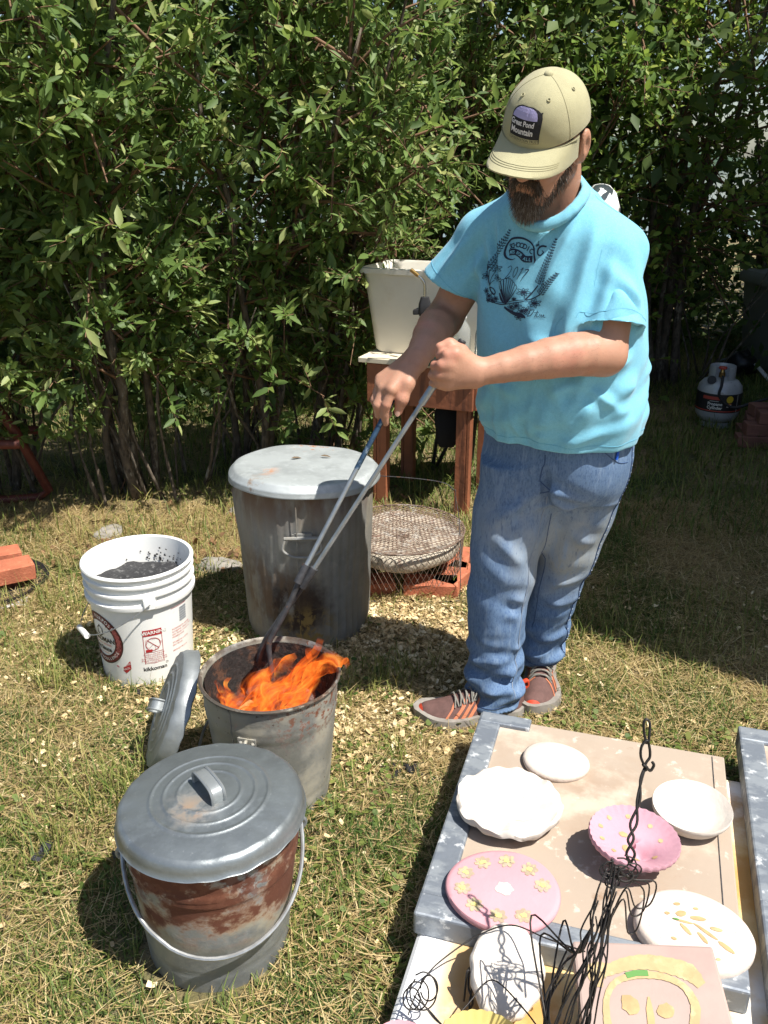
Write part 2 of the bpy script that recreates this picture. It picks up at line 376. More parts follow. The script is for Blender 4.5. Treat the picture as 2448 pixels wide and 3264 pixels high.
for cx, cy, r in FOOT: ok &= (bx_ - cx) ** 2 + (by_ - cy) ** 2 > r * r
chips(0, (bx_[ok], by_[ok]), .005, .023, 'wood_shavings', 'thick drift of wood shavings around the cans')
mat('litter', (.16, .085, .04), .85, var=.4, vs=15)
lx = np.concatenate([rng.normal(-.80, .16, 170), rng.normal(-.2, .5, 120), rng.normal(-1.1, .2, 60)]); ly = np.concatenate([rng.normal(3.02, .09, 170), rng.normal(3.4, .3, 120), rng.normal(3.1, .15, 60)])
o = chips(0, (lx, ly), .02, .05, 'leaf_litter', 'brown dead leaves lying at the foot of the hedge'); o['category'] = 'leaves'; o.data.materials[0] = MT['litter']
kx = np.concatenate([rng.normal(-.5, .12, 60), rng.normal(.07, .03, 40), rng.normal(-.1, .2, 50)]); ky = np.concatenate([rng.normal(2.15, .1, 60), rng.normal(1.76, .02, 40), rng.normal(2.2, .1, 50)])
o = chips(0, (kx, ky), .005, .016, 'charred_bits', 'small black charred bits scattered on the grass'); o['category'] = 'charcoal'; mat('char', (.012, .011, .011), .9); o.data.materials[0] = MT['char']
# the house beyond the right edge of the picture, whose shade falls on the lawn
mat('shingle', (.22, .21, .19), .9, var=.25, vs=14, bump=(40, .5, 1)); mat('roofing', (.06, .06, .065), .9, var=.3, vs=30); mat('trim', (.7, .7, .66), .5); mat('dark_pane', (.03, .035, .04), .08)
hs = thing('house', 'tall grey shingled house just outside the picture on the right', 'house', (2.24, 1.37, 0), (0, 0, -math.atan2(1.75, 6)))
HW, HL, HH = 6.0, 5.2, 3.9
obj('wall', join(*[box((HW / 2, HL / 2, .26 + k * .305), (HW + (.02 if k % 2 else 0), HL + (.02 if k % 2 else 0), .303)) for k in range(12)], box((HW / 2, HL / 2, .05), (HW, HL, .1))), 'shingle', hs, smooth=False)
obj('roof', ([(-.05, -.05, HH), (HW + .2, -.05, HH), (HW + .2, HL + .2, HH), (-.05, HL + .2, HH), (-.05, HL / 2, HH + .9), (HW + .2, HL / 2, HH + .9), (-.05, -.05, HH - .06), (HW + .2, -.05, HH - .06), (HW + .2, HL + .2, HH - .06), (-.05, HL + .2, HH - .06)],
             [(0, 1, 5, 4), (2, 3, 4, 5), (3, 0, 4), (1, 2, 5), (6, 9, 8, 7), (0, 6, 7, 1), (1, 7, 8, 2), (2, 8, 9, 3), (3, 9, 6, 0)]), 'roofing', hs, smooth=False)
for yy in (1.3, 3.4):
    w = obj('window', box((-.03, yy, 1.75), (.06, 1.0, 1.3)), 'trim', hs, smooth=False); obj('pane', box((-.062, yy, 1.75), (.02, .86, 1.16)), 'dark_pane', w, smooth=False)
# ---------------------------------------------------------------- trees and bushes
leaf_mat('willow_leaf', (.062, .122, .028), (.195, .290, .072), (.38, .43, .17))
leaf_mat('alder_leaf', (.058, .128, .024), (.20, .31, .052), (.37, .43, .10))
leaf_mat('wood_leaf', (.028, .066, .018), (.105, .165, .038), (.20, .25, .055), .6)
mat('bark', (.12, .095, .07), .9, var=.3, vs=25, layers=[dict(c=(.30, .27, .22), s=22, st=(1, 1, .35), lo=.55, hi=.66), dict(c=(.05, .04, .03), s=60, st=(1, 1, .3), lo=.5, hi=.65)], bump=[(70, .7, 1, (1, 1, .3))])
mat('twig', (.16, .09, .05), .8, var=.3, vs=30)
def leaves(P, D, N, L, W, curl, simple=False):
    """leaf meshes; P base, D direction, N face normal"""
    S = np.cross(D, N); S /= np.linalg.norm(S, axis=1)[:, None] + 1e-9; N = np.cross(S, D)
    L = L[:, None]; W = W[:, None] / 2; c = curl[:, None]
    def at(t, w, h): return P + D * L * t + S * W * w + N * L * (h - c * t * t)
    if simple:
        V = np.stack([P, at(.45, 1, .05), at(.5, 0, -.02), at(.45, -1, .05), at(1, 0, 0)], 1); k = np.arange(len(P))[:, None] * 5
        return V.reshape(-1, 3), np.concatenate([k + np.array([[0, 2, 4, 1]])[:, [0, 1, 2, 3]], k + np.array([[0, 3, 4, 2]])]), None, 5
    V = np.stack([P, at(.33, .92, .05), at(.33, 0, -.01), at(.33, -.92, .05), at(.68, .78, .05), at(.68, 0, 0), at(.68, -.78, .05), at(1, 0, 0)], 1)
    k = np.arange(len(P))[:, None] * 8
    q = np.concatenate([k + np.array([[1, 2, 5, 4]]), k + np.array([[2, 3, 6, 5]])])
    t = np.concatenate([k + np.array([[0, 2, 1]]), k + np.array([[0, 3, 2]]), k + np.array([[4, 5, 7]]), k + np.array([[5, 6, 7]])])
    return V.reshape(-1, 3), q, t, 8
def unit(a): return a / (np.linalg.norm(a, axis=-1, keepdims=True) + 1e-9)
SUNV = np.array(SUN)
def bush(name, label, group, base, stems, leaf, mt, seed, nbr=4, ntw=4, nlf=11, blen=(.25, .6), tlen=(.1, .26), simple=False, trunk_r=.018, bare_to=.3, pale=.06, face=(.25, -.6), prune=((-.13, 2.5, .45), (.75, 4.15, 1.16))):
    """stems: list of (dx,dy,height,curve) main stems from the base"""
    g = np.random.default_rng(seed); T = thing(name, label, 'tree' if 'tree' in name else 'bush', base, group=group)
    tv = []; bv = []; TP, TD, TLn = [], [], []
    for (dx, dy, h, cu) in stems:
        o = np.array([g.normal(0, .07), g.normal(0, .07), -.03]); m = 9; pts = []; wob = g.normal(0, .03, (m, 3)).cumsum(0)
        for i in range(m):
            t = i / (m - 1); pts.append(o + np.array([dx * t ** cu, dy * t ** cu, h * t]) + wob[i] * (t > 0))
        r0 = trunk_r * g.uniform(.6, 1.25)
        tv.append(tube(spline(pts, 2), [r0 * (1 - .8 * i / (2 * m - 2)) for i in range(2 * m - 1)], 7))
        for _ in range(0 if simple else 2):      # thin bare suckers round the base
            q0 = np.array([g.normal(0, .16), g.normal(0, .12), -.02]); hh = g.uniform(.7, 1.7); dd = np.array([dx * .5 + g.normal(0, .25), dy * .4 + g.normal(0, .15), 0])
            tv.append(tube(spline([q0 + dd * (k / 5) ** 1.2 + np.array([g.normal(0, .02), g.normal(0, .02), hh * k / 5]) for k in range(6)], 2), [.010 * g.uniform(.5, 1.2) * (1 - .07 * k) for k in range(11)], 5))
        for i in range(1, m):
            t = i / (m - 1)
            if t < bare_to: 
                if g.random() < .5:
                    d = unit(g.normal(0, 1, 3) + np.array([0, 0, .3])); bv.append(tube([pts[i], pts[i] + d * .15, pts[i] + d * .3 + g.normal(0, .03, 3)], [.004, .003, .0015], 4, cap=False))
                continue
            for _ in range(nbr):
                s0 = pts[i] + (pts[i - 1] - pts[i]) * g.random(); d = unit(g.normal(0, 1, 3) + np.array([face[0], face[1], .35]) + np.array([dx, dy, 0]) * .35)
                bl = g.uniform(*blen) * (1.15 - .4 * t); e = s0 + d * bl + np.array([0, 0, .06]) - np.array([0, 0, .12 * bl]); mid = (s0 + e) / 2 + g.normal(0, .02, 3) + np.array([0, 0, .03])
                bv.append(tube([s0, mid, e], [r0 * .32, r0 * .22, r0 * .1], 4, cap=False))
                for j in range(ntw):
                    u = .3 + .7 * (j + g.random()) / ntw; q = (s0 * (1 - u) ** 2 + 2 * mid * u * (1 - u) + e * u * u)
                    td = unit(d * .5 + g.normal(0, .7, 3) + np.array([face[0] * .5, face[1] * .5, .35])); tl = g.uniform(*tlen)
                    W = q + td * tl + np.array(base)
                    if prune is not None and (W > np.array(prune[0])).all() and (W < np.array(prune[1])).all() and not (W[0] < .05 and g.random() < .35): continue
                    bv.append(tube([q, q + td * tl * .5 + g.normal(0, .006, 3), q + td * tl], [.0022, .0017, .001], 3, cap=False))
                    TP.append(q); TD.append(td); TLn.append(tl)
    obj('trunk', join(*tv), 'bark', T, sharp=0)
    if not simple: obj('branches', join(*bv), 'twig', T, sharp=0)['kind'] = 'stuff'
    TP, TD, TLn = np.array(TP), np.array(TD), np.array(TLn)
    n = len(TP) * nlf; i = np.repeat(np.arange(len(TP)), nlf); f = np.tile((np.arange(nlf) + .5) / nlf, len(TP)) + g.normal(0, .04, n); f = np.clip(f, .1, 1)
    P = TP[i] + TD[i] * (TLn[i] * f)[:, None]
    D = unit(TD[i] * (.35 + .5 * f)[:, None] + g.normal(0, .62, (n, 3)) + np.array([0, -.1, .05]))
    Nn = unit(SUNV * .75 + np.array([0, -.15, .3]) + g.normal(0, .55, (n, 3)))
    L = g.uniform(.45, 1.35, n) * leaf[0] * (1.1 - .45 * f ** 3); W = L * leaf[1] * g.uniform(.8, 1.2, n)
    V, q, t, k = leaves(P, D, Nn, L, W, g.uniform(-.02, .16, n), simple)
    me = npmesh('crown', V, q, t); tw = np.repeat(g.random(len(TP)), nlf)
    v = np.clip(.45 * g.random(n) + .35 * tw, 0, .8); v = np.where(tw > .88, .78 + .2 * g.random(n), v); v[g.random(n) < pale] = .97
    vattr(me, 'v', np.repeat(v, k)); fin('crown', me, mt, T, sharp=0)
    return T
GW = 'willow bushes along the left of the yard'
bush('willow_bush', 'leafy willow bush at far left overhanging the wheelbarrow', GW, (-1.75, 3.75, 0), [(-.3, -.3, 2.3, 1.2), (.2, -.65, 2.2, 1.3), (.55, -.45, 2.3, 1.2), (.1, .1, 2.6, 1.1), (.75, -.1, 2.1, 1.3)], (.068, .34), 'willow_leaf', 11, nbr=5, nlf=14, bare_to=.36)
bush('willow_bush', 'willow bush with grey lichened stems behind the white bucket', GW, (-1.12, 3.75, 0), [(-.5, -.6, 2.35, 1.3), (-.05, -.75, 2.3, 1.3), (.45, -.5, 2.4, 1.2), (.1, .15, 2.7, 1.1), (.25, -.25, 2.1, 1.2), (-.25, -.2, 2.5, 1.1)], (.068, .34), 'willow_leaf', 12, nbr=5, nlf=14, trunk_r=.021, bare_to=.36)
bush('willow_bush', 'willow bush with many bare dark stems behind the tall galvanized can', GW, (-.7, 4.1, 0), [(-.2, -.55, 2.5, 1.2), (.25, -.6, 2.3, 1.3), (.5, -.35, 2.4, 1.2), (.1, .2, 2.8, 1.1), (-.4, .1, 2.6, 1.1), (.55, -.75, 1.8, 1.5)], (.064, .34), 'willow_leaf', 13, nbr=5, nlf=14, trunk_r=.021, bare_to=.36)
bush('willow_bush', 'spreading willow bush reaching towards the cream tub', GW, (-.28, 4.35, 0), [(.35, -.5, 2.4, 1.3), (-.1, -.5, 2.6, 1.2), (.3, .15, 2.7, 1.1), (.55, -.6, 1.7, 1.6), (.25, -.75, 1.5, 1.4)], (.060, .34), 'willow_leaf', 14, nbr=5, nlf=13, trunk_r=.024, bare_to=.22)
bush('willow_bush', 'rounder willow bush directly behind the cream tub', GW, (.45, 5.2, 0), [(-.35, -.35, 2.7, 1.2), (.15, -.45, 2.6, 1.3), (.4, -.1, 2.8, 1.2), (0, .2, 3.0, 1.1), (-.1, -.4, 1.9, 1.4)], (.056, .36), 'willow_leaf', 15, nbr=5, nlf=13, trunk_r=.022, bare_to=.12)
GA = 'alder trees behind the man'
bush('alder_tree', 'bright green alder tree rising behind the cap', GA, (1.0, 5.6, 0), [(-.4, -.4, 3.2, 1.2), (.1, -.55, 3.1, 1.3), (.5, -.3, 3.3, 1.2), (.05, .25, 3.4, 1.1), (.2, -.6, 2.2, 1.4), (-.3, -.5, 1.9, 1.4)], (.054, .52), 'alder_leaf', 21, nbr=5, nlf=10, blen=(.3, .75), trunk_r=.026, bare_to=.2)
bush('alder_tree', 'alder tree with round leaves on branches beside the left shoulder', GA, (1.95, 5.9, 0), [(-.4, -.6, 3.1, 1.2), (.15, -.5, 3.3, 1.3), (.5, -.1, 3.3, 1.2), (-.1, .3, 3.4, 1.1), (-.2, -.7, 2.3, 1.3)], (.050, .60), 'alder_leaf', 22, nbr=5, nlf=10, blen=(.3, .75), trunk_r=.03, bare_to=.36)
bush('alder_tree', 'tall thin alder tree with dark bare trunks at the right edge', GA, (3.1, 7.2, 0), [(-.4, -.4, 3.9, 1.2), (.2, -.5, 4.0, 1.3), (.6, -.2, 3.9, 1.2), (-.7, .1, 4.0, 1.1), (0, .2, 4.2, 1.1)], (.052, .6), 'alder_leaf', 23, nbr=5, nlf=12, blen=(.35, .9), trunk_r=.03, bare_to=.36, simple=True)
bush('alder_tree', 'bushy alder tree filling the gap left of the right-hand trees', GA, (1.3, 7.3, 0), [(-.5, -.4, 3.7, 1.2), (.2, -.5, 3.8, 1.3), (.7, -.2, 3.7, 1.2), (-.2, .3, 4.0, 1.1), (.3, -.6, 2.4, 1.3)], (.056, .6), 'alder_leaf', 24, nbr=5, nlf=12, blen=(.35, .9), trunk_r=.03, bare_to=.1, simple=True)
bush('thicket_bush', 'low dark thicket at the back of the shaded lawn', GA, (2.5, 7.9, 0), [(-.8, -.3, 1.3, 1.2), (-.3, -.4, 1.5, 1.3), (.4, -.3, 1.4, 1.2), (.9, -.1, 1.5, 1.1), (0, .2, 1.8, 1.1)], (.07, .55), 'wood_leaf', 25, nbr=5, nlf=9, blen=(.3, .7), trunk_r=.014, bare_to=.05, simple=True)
# wood beyond: far masses of leaves that read as one
g = np.random.default_rng(5); n = 150000
cx = np.concatenate([g.uniform(-7, 7.5, 150), g.uniform(-5, 1.5, 110)]); cy = np.concatenate([g.uniform(6.2, 10.5, 150), g.uniform(5.2, 7, 110)]); cz = g.uniform(.1, 4.2, 260); cr = g.uniform(.35, .9, 260)
edge = (cx > 2.6) & (cz < 2.6) & (cz > .9); cz[edge] += 1.5       # the pond glints through low on the right
i = g.integers(0, 260, n); d = unit(g.normal(0, 1, (n, 3))) * (cr[i] * g.random(n) ** .4)[:, None]
P = np.stack([cx[i], cy[i], cz[i]], -1) + d; P[:, 2] = np.maximum(P[:, 2], .03)
V, q, t, k = leaves(P, unit(d + g.normal(0, .4, (n, 3))), unit(SUNV + g.normal(0, .6, (n, 3))), g.uniform(.06, .13, n), g.uniform(.035, .07, n), g.uniform(0, .15, n), True)
me = npmesh('woods', V, q); vattr(me, 'v', np.repeat(np.clip(g.random(n) * .6 + .3 * (g.random(260)[i]), 0, .97), k))
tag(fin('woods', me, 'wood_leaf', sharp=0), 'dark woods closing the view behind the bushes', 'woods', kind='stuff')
tv = []
for q_ in range(46):
    x0 = g.uniform(-4.5, 4.8); y0 = g.uniform(6.5, 9.5); h = g.uniform(2.5, 5); 
    tv.append(tube([(x0 + g.normal(0, .06) * j, y0 + g.normal(0, .05), h * j / 5 - .05) for j in range(6)], [.03 * (1 - j * .14) for j in range(6)], 5))
tag(obj('woods_stems', join(*tv), 'bark', sharp=0), 'thin dark trunks deep in the woods', 'woods', kind='stuff')
# ---------------------------------------------------------------- galvanized cans and pails
def galv(name, base=(.36, .385, .39), extra=(), rough=.5, metal=.55):
    mat(name, base, rough, metal, layers=[dict(c=tuple(x * .80 for x in base), s=9, lo=.40, hi=.66), dict(c=tuple(min(1, x * 1.14) for x in base), s=30, lo=.5, hi=.68, amt=.7), dict(c=(.42, .43, .42), s=150, lo=.64, hi=.72, amt=.4, metal=.1)] + list(extra), bump=[(26, .12, 1), (140, .12, .3)])
RUST = dict(c=(.16, .055, .025), rough=.9, metal=0.0)
galv('galv_can', (.25, .25, .235), [
    dict(c=(.25, .22, .165), s=8, st=(1, 1, .25), lo=.45, hi=.62, metal=.05, rough=.8, amt=.8),
    dict(RUST, c=(.12, .065, .035), s=10, st=(1, 1, .3), lo=.36, hi=.56, zr=(.36, .53), amt=.9),
    dict(RUST, c=(.035, .022, .015), s=14, st=(1, 1, .6), lo=.28, hi=.46, sph=((-.02, -.20, .16), .10, .20), wa=.09),
    dict(RUST, c=(.13, .085, .05), s=20, st=(1, 1, .4), lo=.36, hi=.55, sph=((-.11, -.17, .21), .10, .22), wa=.10, amt=.85),
    dict(RUST, c=(.22, .15, .05), s=26, lo=.44, hi=.56, sph=((.02, -.2, .08), .06, .14), wa=.06)], .6, .4)
galv('galv_lid_pale', (.42, .45, .45), [
    dict(RUST, c=(.34, .17, .09), s=26, lo=.44, hi=.56, sph=((-.10, -.09, .02), .02, .075), wa=.05),
    dict(RUST, c=(.18, .11, .06), s=18, lo=.48, hi=.6, sph=((-.13, -.17, -.02), .03, .10), wa=.03),
    dict(RUST, c=(.30, .15, .08), s=30, lo=.52, hi=.62, sph=((.02, .19, .01), .03, .10))], .55, .4)
galv('galv_fire', (.30, .30, .285), [
    dict(c=(.34, .31, .24), s=7, lo=.42, hi=.6, metal=.05, rough=.8, amt=.8),
    dict(RUST, s=70, lo=.50, hi=.60, zr=(.17, .29), xr=(-.03, .09)), dict(RUST, c=(.07, .035, .02), s=70, lo=.64, hi=.70, amt=.8),
    dict(RUST, c=(.045, .03, .02), s=20, lo=.35, hi=.5, zr=(.305, .33), amt=.9)])
galv('galv_pail', (.29, .305, .31), [
    dict(c=(.36, .32, .22), s=6, lo=.45, hi=.62, zr=(.08, .14), metal=.05, rough=.85, amt=.75),
    dict(RUST, c=(.33, .19, .10), s=9, st=(1, 1, 1.3), lo=.42, hi=.52, off=3, zr=(.09, .17), amt=.75),
    dict(RUST, c=(.11, .036, .018), s=9, st=(1, 1, 1.3), lo=.47, hi=.55, off=3, zr=(.10, .17)),
    dict(RUST, c=(.14, .052, .028), s=55, lo=.48, hi=.55, zr=(.15, .27), amt=.9), dict(RUST, c=(.10, .035, .02), s=20, lo=.50, hi=.60, zr=(.14, .26))])
galv('galv_lid', (.235, .26, .27), [
    dict(RUST, c=(.33, .18, .085), s=40, lo=.40, hi=.58, sph=((-.03, -.045, .02), .012, .05), wa=.02, amt=.9),
    dict(RUST, c=(.20, .16, .12), s=30, lo=.36, hi=.6, sph=((-.03, -.04, .02), .03, .085), wa=.03, amt=.8)], .42, .7)
galv('galv_plain', (.28, .30, .305))
mat('soot', (.012, .010, .009), .85, layers=[dict(c=(.07, .035, .02), s=24, lo=.5, hi=.62), dict(c=(.03, .028, .027), s=90, lo=.5, hi=.6, rough=.4)], bump=(60, .5, 1))
mat('steel_wire', (.36, .37, .37), .45, .8, var=.2, vs=40)
mat('dark_iron', (.06, .06, .065), .6, .5, var=.3, vs=50, layers=[dict(c=(.12, .06, .035), s=40, lo=.58, hi=.66, metal=0)])

# tall can
can = thing('trash_can', 'tall dented galvanized can with brown burn stains, standing behind the fire', 'trash can', (-.25, 2.54, 0))
def rib(r, z, a):
    k = (math.cos(a * 22)) ** 2; w = 1 if .03 < z < .50 else 0
    dn = .006 * math.sin(a * 3 + 1) * math.sin(z * 9) + .003 * math.sin(a * 7 + z * 20)
    return r + w * (.0055 * (1 if k > .5 else (k / .5) ** 2) + dn * .6), z
zs = [i * .52 / 26 for i in range(27)]
prof = [(.0, .012), (.185, .012), (.188, 0)] + [(.19 + .024 * z / .52, z) for z in zs] + [(.222, .525), (.224, .532), (.219, .538), (.212, .532), (.208, .5), (.188, .02), (0, .02)]
obj('body', lathe(prof, 132, rib), 'galv_can', can, sharp=50)
h = obj('handle', join(box((0, -.004, 0), (.058, .008, .026)), tube(spline([(-.05, -.012, -.004), (-.056, -.02, -.032), (-.03, -.026, -.05), (0, -.027, -.054), (.03, -.026, -.05), (.056, -.02, -.032), (.05, -.012, -.004)], 5), .0042, 8), tube([(-.052, -.010, 0), (.052, -.010, 0)], .006, 8)), 'galv_can', can, loc=(.01, -.212, .40), rot=(R(3), 0, R(3)))
obj('seam', tube([(-.004, -.2165, .03), (-.004, -.2365 + .012, .50)], .002, 6), 'galv_can', can)
lid = thing('can_lid', 'pale weathered round lid with a rust patch on the tall can', 'lid', (-.245, 2.54, .538), (R(-1.5), R(1), 0))
def dent(r, z, a):
    return r * (1 + .003 * math.sin(a * 2 + .5) + .0015 * math.sin(a * 5)), z + (.002 * math.sin(a * 3 + 1) * min(1, r / .2) + .0012 * math.sin(a * 6 + r * 40)) * min(1, r / .1)
obj('plate', lathe([(.0005, .020), (.05, .020), (.10, .019), (.15, .018), (.195, .017), (.212, .016), (.220, .012), (.2235, .004), (.231, .0), (.2335, -.006), (.232, -.016), (.2345, -.02), (.229, -.021), (.227, -.004), (.2, .012), (.0005, .015)], 96, dent), 'galv_lid_pale', lid, sharp=0)
mat('dead_leaf', (.12, .085, .05), .8)
for (x, y, a) in ((-.045, .03, .3), (.045, .055, -.2)):
    lv = leaves(np.array([[0, 0, 0.]]), np.array([[1, 0, .1]]), np.array([[0, -.2, 1.]]), np.array([.035]), np.array([.012]), np.array([.2]))
    o = fin('dead_leaf', npmesh('dead_leaf', lv[0], lv[1], lv[2]), 'dead_leaf', sharp=0, loc=(-.245 + x, 2.54 + y, .562), rot=(0, 0, a))
    tag(o, 'small curled dry leaf on the can lid, ' + ('nearer the rust patch' if x < 0 else 'nearer the tongs'), 'leaf', 'dry leaves on the pale lid')

def pail_body(T, rb, rt, h, mt, ridges, seam_a):
    prof = [(0, .014), (rb - .006, .014), (rb - .003, 0), (rb, 0)]
    z = 0
    for k in range(1, 41):
        z = h * k / 40; r = rb + (rt - rb) * z / h
        for zz in ridges:
            r += .0035 * math.exp(-((z - zz) / .0045) ** 2)
        if abs(z - .045) < .004: r -= .0015
        prof.append((r, z))
    prof += [(rt + .005, h), (rt + .006, h + .004), (rt + .002, h + .008), (rt - .003, h + .003), (rt - .004, h - .01), (rb - .004, .02), (0, .02)]
    def f(r, z, a): return r * (1 + .004 * math.sin(2 * a + 1) + .002 * math.sin(5 * a + z * 12)), z
    o = obj('body', lathe(prof, 96, f), mt, T, sharp=55)
    c, s = math.cos(seam_a), math.sin(seam_a)
    obj('seam', tube([((rb + .0005) * c, (rb + .0005) * s, .005), ((rt + .0005) * c, (rt + .0005) * s, h - .005)], .0016, 5), mt, T)
    return o
def ear(T, a, r, z, mt):
    M = rz(a)
    pl = join(box((r + .002, 0, z), (.004, .042, .032)), tube([M.inverted() @ (M @ Vector((r + .006 + .014 * math.sin(t), 0, z + .004 + .014 * math.cos(t) - .006))) for t in [i * math.pi / 8 for i in range(9)]], .004, 8))
    e = obj('bail_ear', ([M @ Vector(p) for p in pl[0]], pl[1]), mt, T)
    for yy in (-.014, .014):
        rv = lathe([(.0001, .004), (.003, .003), (.005, 0)], 10); q = Matrix.Rotation(R(90), 3, 'Y')
        obj('rivet', ([M @ (q @ Vector(p) + Vector((r + .004, yy, z + .004))) for p in rv[0]], rv[1]), mt, e)

fp = thing('fire_pail', 'rust-streaked galvanized pail with the fire burning inside', 'pail', (-.263, 1.72, 0))
pail_body(fp, .128, .157, .322, 'galv_fire', (.245, .262), R(-118))
obj('liner', lathe([(.1495, .318), (.138, .20), (.137, .197), (.02, .192), (.0005, .194)], 64), 'soot', fp)
ear(fp, R(-104), .150, .235, 'galv_fire'); ear(fp, R(76), .150, .235, 'galv_fire')
ringp = [(-.036, -.178, .236), (-.039, -.186, .225), (-.045, -.187, .213)]
bl = spline([(-.036, -.172, .243), (-.05, -.185, .215), (-.09, -.185, .185), (-.14, -.14, .150), (-.172, -.04, .135), (-.165, .07, .15), (-.10, .15, .185), (0, .175, .22), (.036, .168, .243)], 8)
obj('bail', tube(bl, .0035, 8), 'steel_wire', fp)

# front pail and lid
pl = thing('pail', 'heavily rusted galvanized pail with wire bail, nearest the camera', 'pail', (-.325, 1.285, 0), (0, R(1.2), 0))
pail_body(pl, .134, .160, .305, 'galv_pail', (.228, .243), R(-150))
ear(pl, R(-165), .1545, .245, 'galv_plain'); ear(pl, R(15), .1545, .245, 'galv_plain')
ax = Vector((math.cos(R(15)), math.sin(R(15)), 0)); fw = Vector((ax.y, -ax.x, 0)); bp = []
for i in range(33):
    t = math.pi * i / 32; k = .178 * (1 + .05 * math.sin(t * 3))
    drop = .125 * math.sin(t) ** .8
    p = ax * (-math.cos(t) * .166) + fw * (math.sin(t) * .164) + Vector((0, 0, .243 - drop)) 
    if .22 < i / 32 < .3: p += Vector((-.003, 0, .006))
    bp.append(p)
obj('bail', tube(bp, .0042, 8), 'steel_wire', pl)
fl = thing('round_lid', 'blue-grey ringed lid with strap handle on the nearest pail', 'lid', (-.320, 1.288, .318), (R(-.6), R(-1.6), R(8)))
def ringz(r): return .0 + .016 * (1 - (r / .17) ** 2) + sum(.0022 * math.exp(-((r - c) / .0028) ** 2) for c in (.058, .084, .108))
def make_lid(T, Rr, mt, hm):
    rs = [.0005] + [i * .002 for i in range(1, int(Rr / .002) - 3)]
    prof = [(r, ringz(r) + .014) for r in rs] + [(Rr - .004, .012), (Rr, .007), (Rr + .002, -.004), (Rr + .004, -.016), (Rr + .006, -.0175), (Rr + .003, -.020), (Rr - .002, -.004), (Rr - .008, .006), (.0005, .020)]
    def f(r, z, a):
        w = max(0, (r - Rr * .72)) / (Rr * .28)
        return r, z + .0016 * w * math.sin(a * 23 + 2 * math.sin(a * 3)) * math.sin(a * 1.5) ** 2
    obj('plate', lathe(prof, 128, f), mt, T, sharp=60)
    # strap handle: a folded band with rolled edges
    def strap(w):
        P = spline([(-.040, 0, .026), (-.041, 0, .044), (-.031, 0, .056), (0, 0, .059), (.031, 0, .056), (.041, 0, .044), (.040, 0, .026)], 6)
        V = []; Fc = []
        for p in P: V += [(p.x, -w, p.z), (p.x, w, p.z), (p.x * .96, w, p.z - .003), (p.x * .96, -w, p.z - .003)]
        for i in range(len(P) - 1):
            for k in range(4): Fc.append((4 * i + k, 4 * i + (k + 1) % 4, 4 * i + 4 + (k + 1) % 4, 4 * i + 4 + k))
        return join((V, Fc), tube([p + Vector((0, -w, 0)) for p in P], .003, 6), tube([p + Vector((0, w, 0)) for p in P], .003, 6))
    h = obj('handle', strap(.012), hm, T, rot=(0, 0, R(-62)))
    return h
make_lid(fl, .169, 'galv_lid', 'galv_plain')
# third lid, leaning on the fire pail
ll = thing('round_lid', 'galvanized lid standing on edge, leaning against the fire pail', 'lid', (-.525, 1.815, .158))
make_lid(ll, .150, 'galv_plain', 'galv_plain')
nrm = Vector((-.90, -.17, .40)).normalized(); q = nrm.to_track_quat('Z', 'Y'); ll.rotation_euler = (q @ Matrix.Rotation(R(100), 3, 'Z').to_quaternion()).to_euler()

# contents of the fire pail: charred chunks, unburnt chips
mat('charcoal', (.018, .017, .017), .75, layers=[dict(c=(.10, .095, .09), s=30, lo=.58, hi=.68)], bump=(40, .8, 1))
mat('burning_wood', (.40, .22, .08), .8, layers=[dict(c=(.05, .025, .015), s=18, lo=.5, hi=.62)])
def lump(r, seed, n=10, m=7, sq=(1, 1, .7)):
    g = random.Random(seed); ph = [g.uniform(0, 6.28) for _ in range(4)]; V = [(0, 0, -r * sq[2])]; Fc = []
    for j in range(1, m):
        t = math.pi * j / m - math.pi / 2
        for k in range(n):
            a = 2 * math.pi * k / n; rr = r * (1 + .18 * math.sin(2 * a + ph[0] + j) + .12 * math.sin(3 * a + ph[1] - j * 1.7) + g.uniform(-.07, .07))
            V.append((rr * math.cos(t) * math.cos(a) * sq[0], rr * math.cos(t) * math.sin(a) * sq[1], rr * math.sin(t) * sq[2]))
    V.append((0, 0, r * sq[2])); L_ = len(V) - 1
    for k in range(n):
        Fc.append((0, 1 + (k + 1) % n, 1 + k)); Fc.append((L_, L_ - n + k, L_ - n + (k + 1) % n))
    for j in range(m - 2):
        for k in range(n): Fc.append((1 + j * n + k, 1 + j * n + (k + 1) % n, 1 + (j + 1) * n + (k + 1) % n, 1 + (j + 1) * n + k))
    return V, Fc
gg = random.Random(3)
for i, (x, y, z, r, lab) in enumerate([(.075, -.03, .225, .028, 'largest charred lump among the flames'), (.045, .02, .215, .02, 'charred lump in the middle of the fire'), (.105, -.005, .215, .018, 'small charred lump near the right rim of the fire pail'), (-.05, .06, .21, .022, 'blackened lump at the back of the fire pail')]):
    tag(obj('charcoal_lump', lump(r, i + 3), 'charcoal', loc=(-.263 + x, 1.72 + y, z), sharp=25), lab, 'charcoal', 'charred lumps in the fire')
for i, (x, y, z, sx, sy, a, t, lab) in enumerate([(-.105, -.065, .262, .035, .03, .3, .35, 'pale unburnt wood chip at the left rim of the fire'), (.01, -.105, .262, .06, .018, .25, .3, 'longer slat of burning wood at the front of the fire'), (-.06, .0, .235, .05, .014, 1.2, .2, 'charring splinter left of the flames'), (-.02, -.05, .235, .055, .016, 1.9, -.2, 'burning splinter under the flames')]):
    tag(obj('wood_chip', box((0, 0, 0), (sx, sy, .006)), 'burning_wood', loc=(-.263 + x, 1.72 + y, z), rot=(t, .15, a), bevel=.001), lab, 'wood chip', 'wood burning in the fire pail')
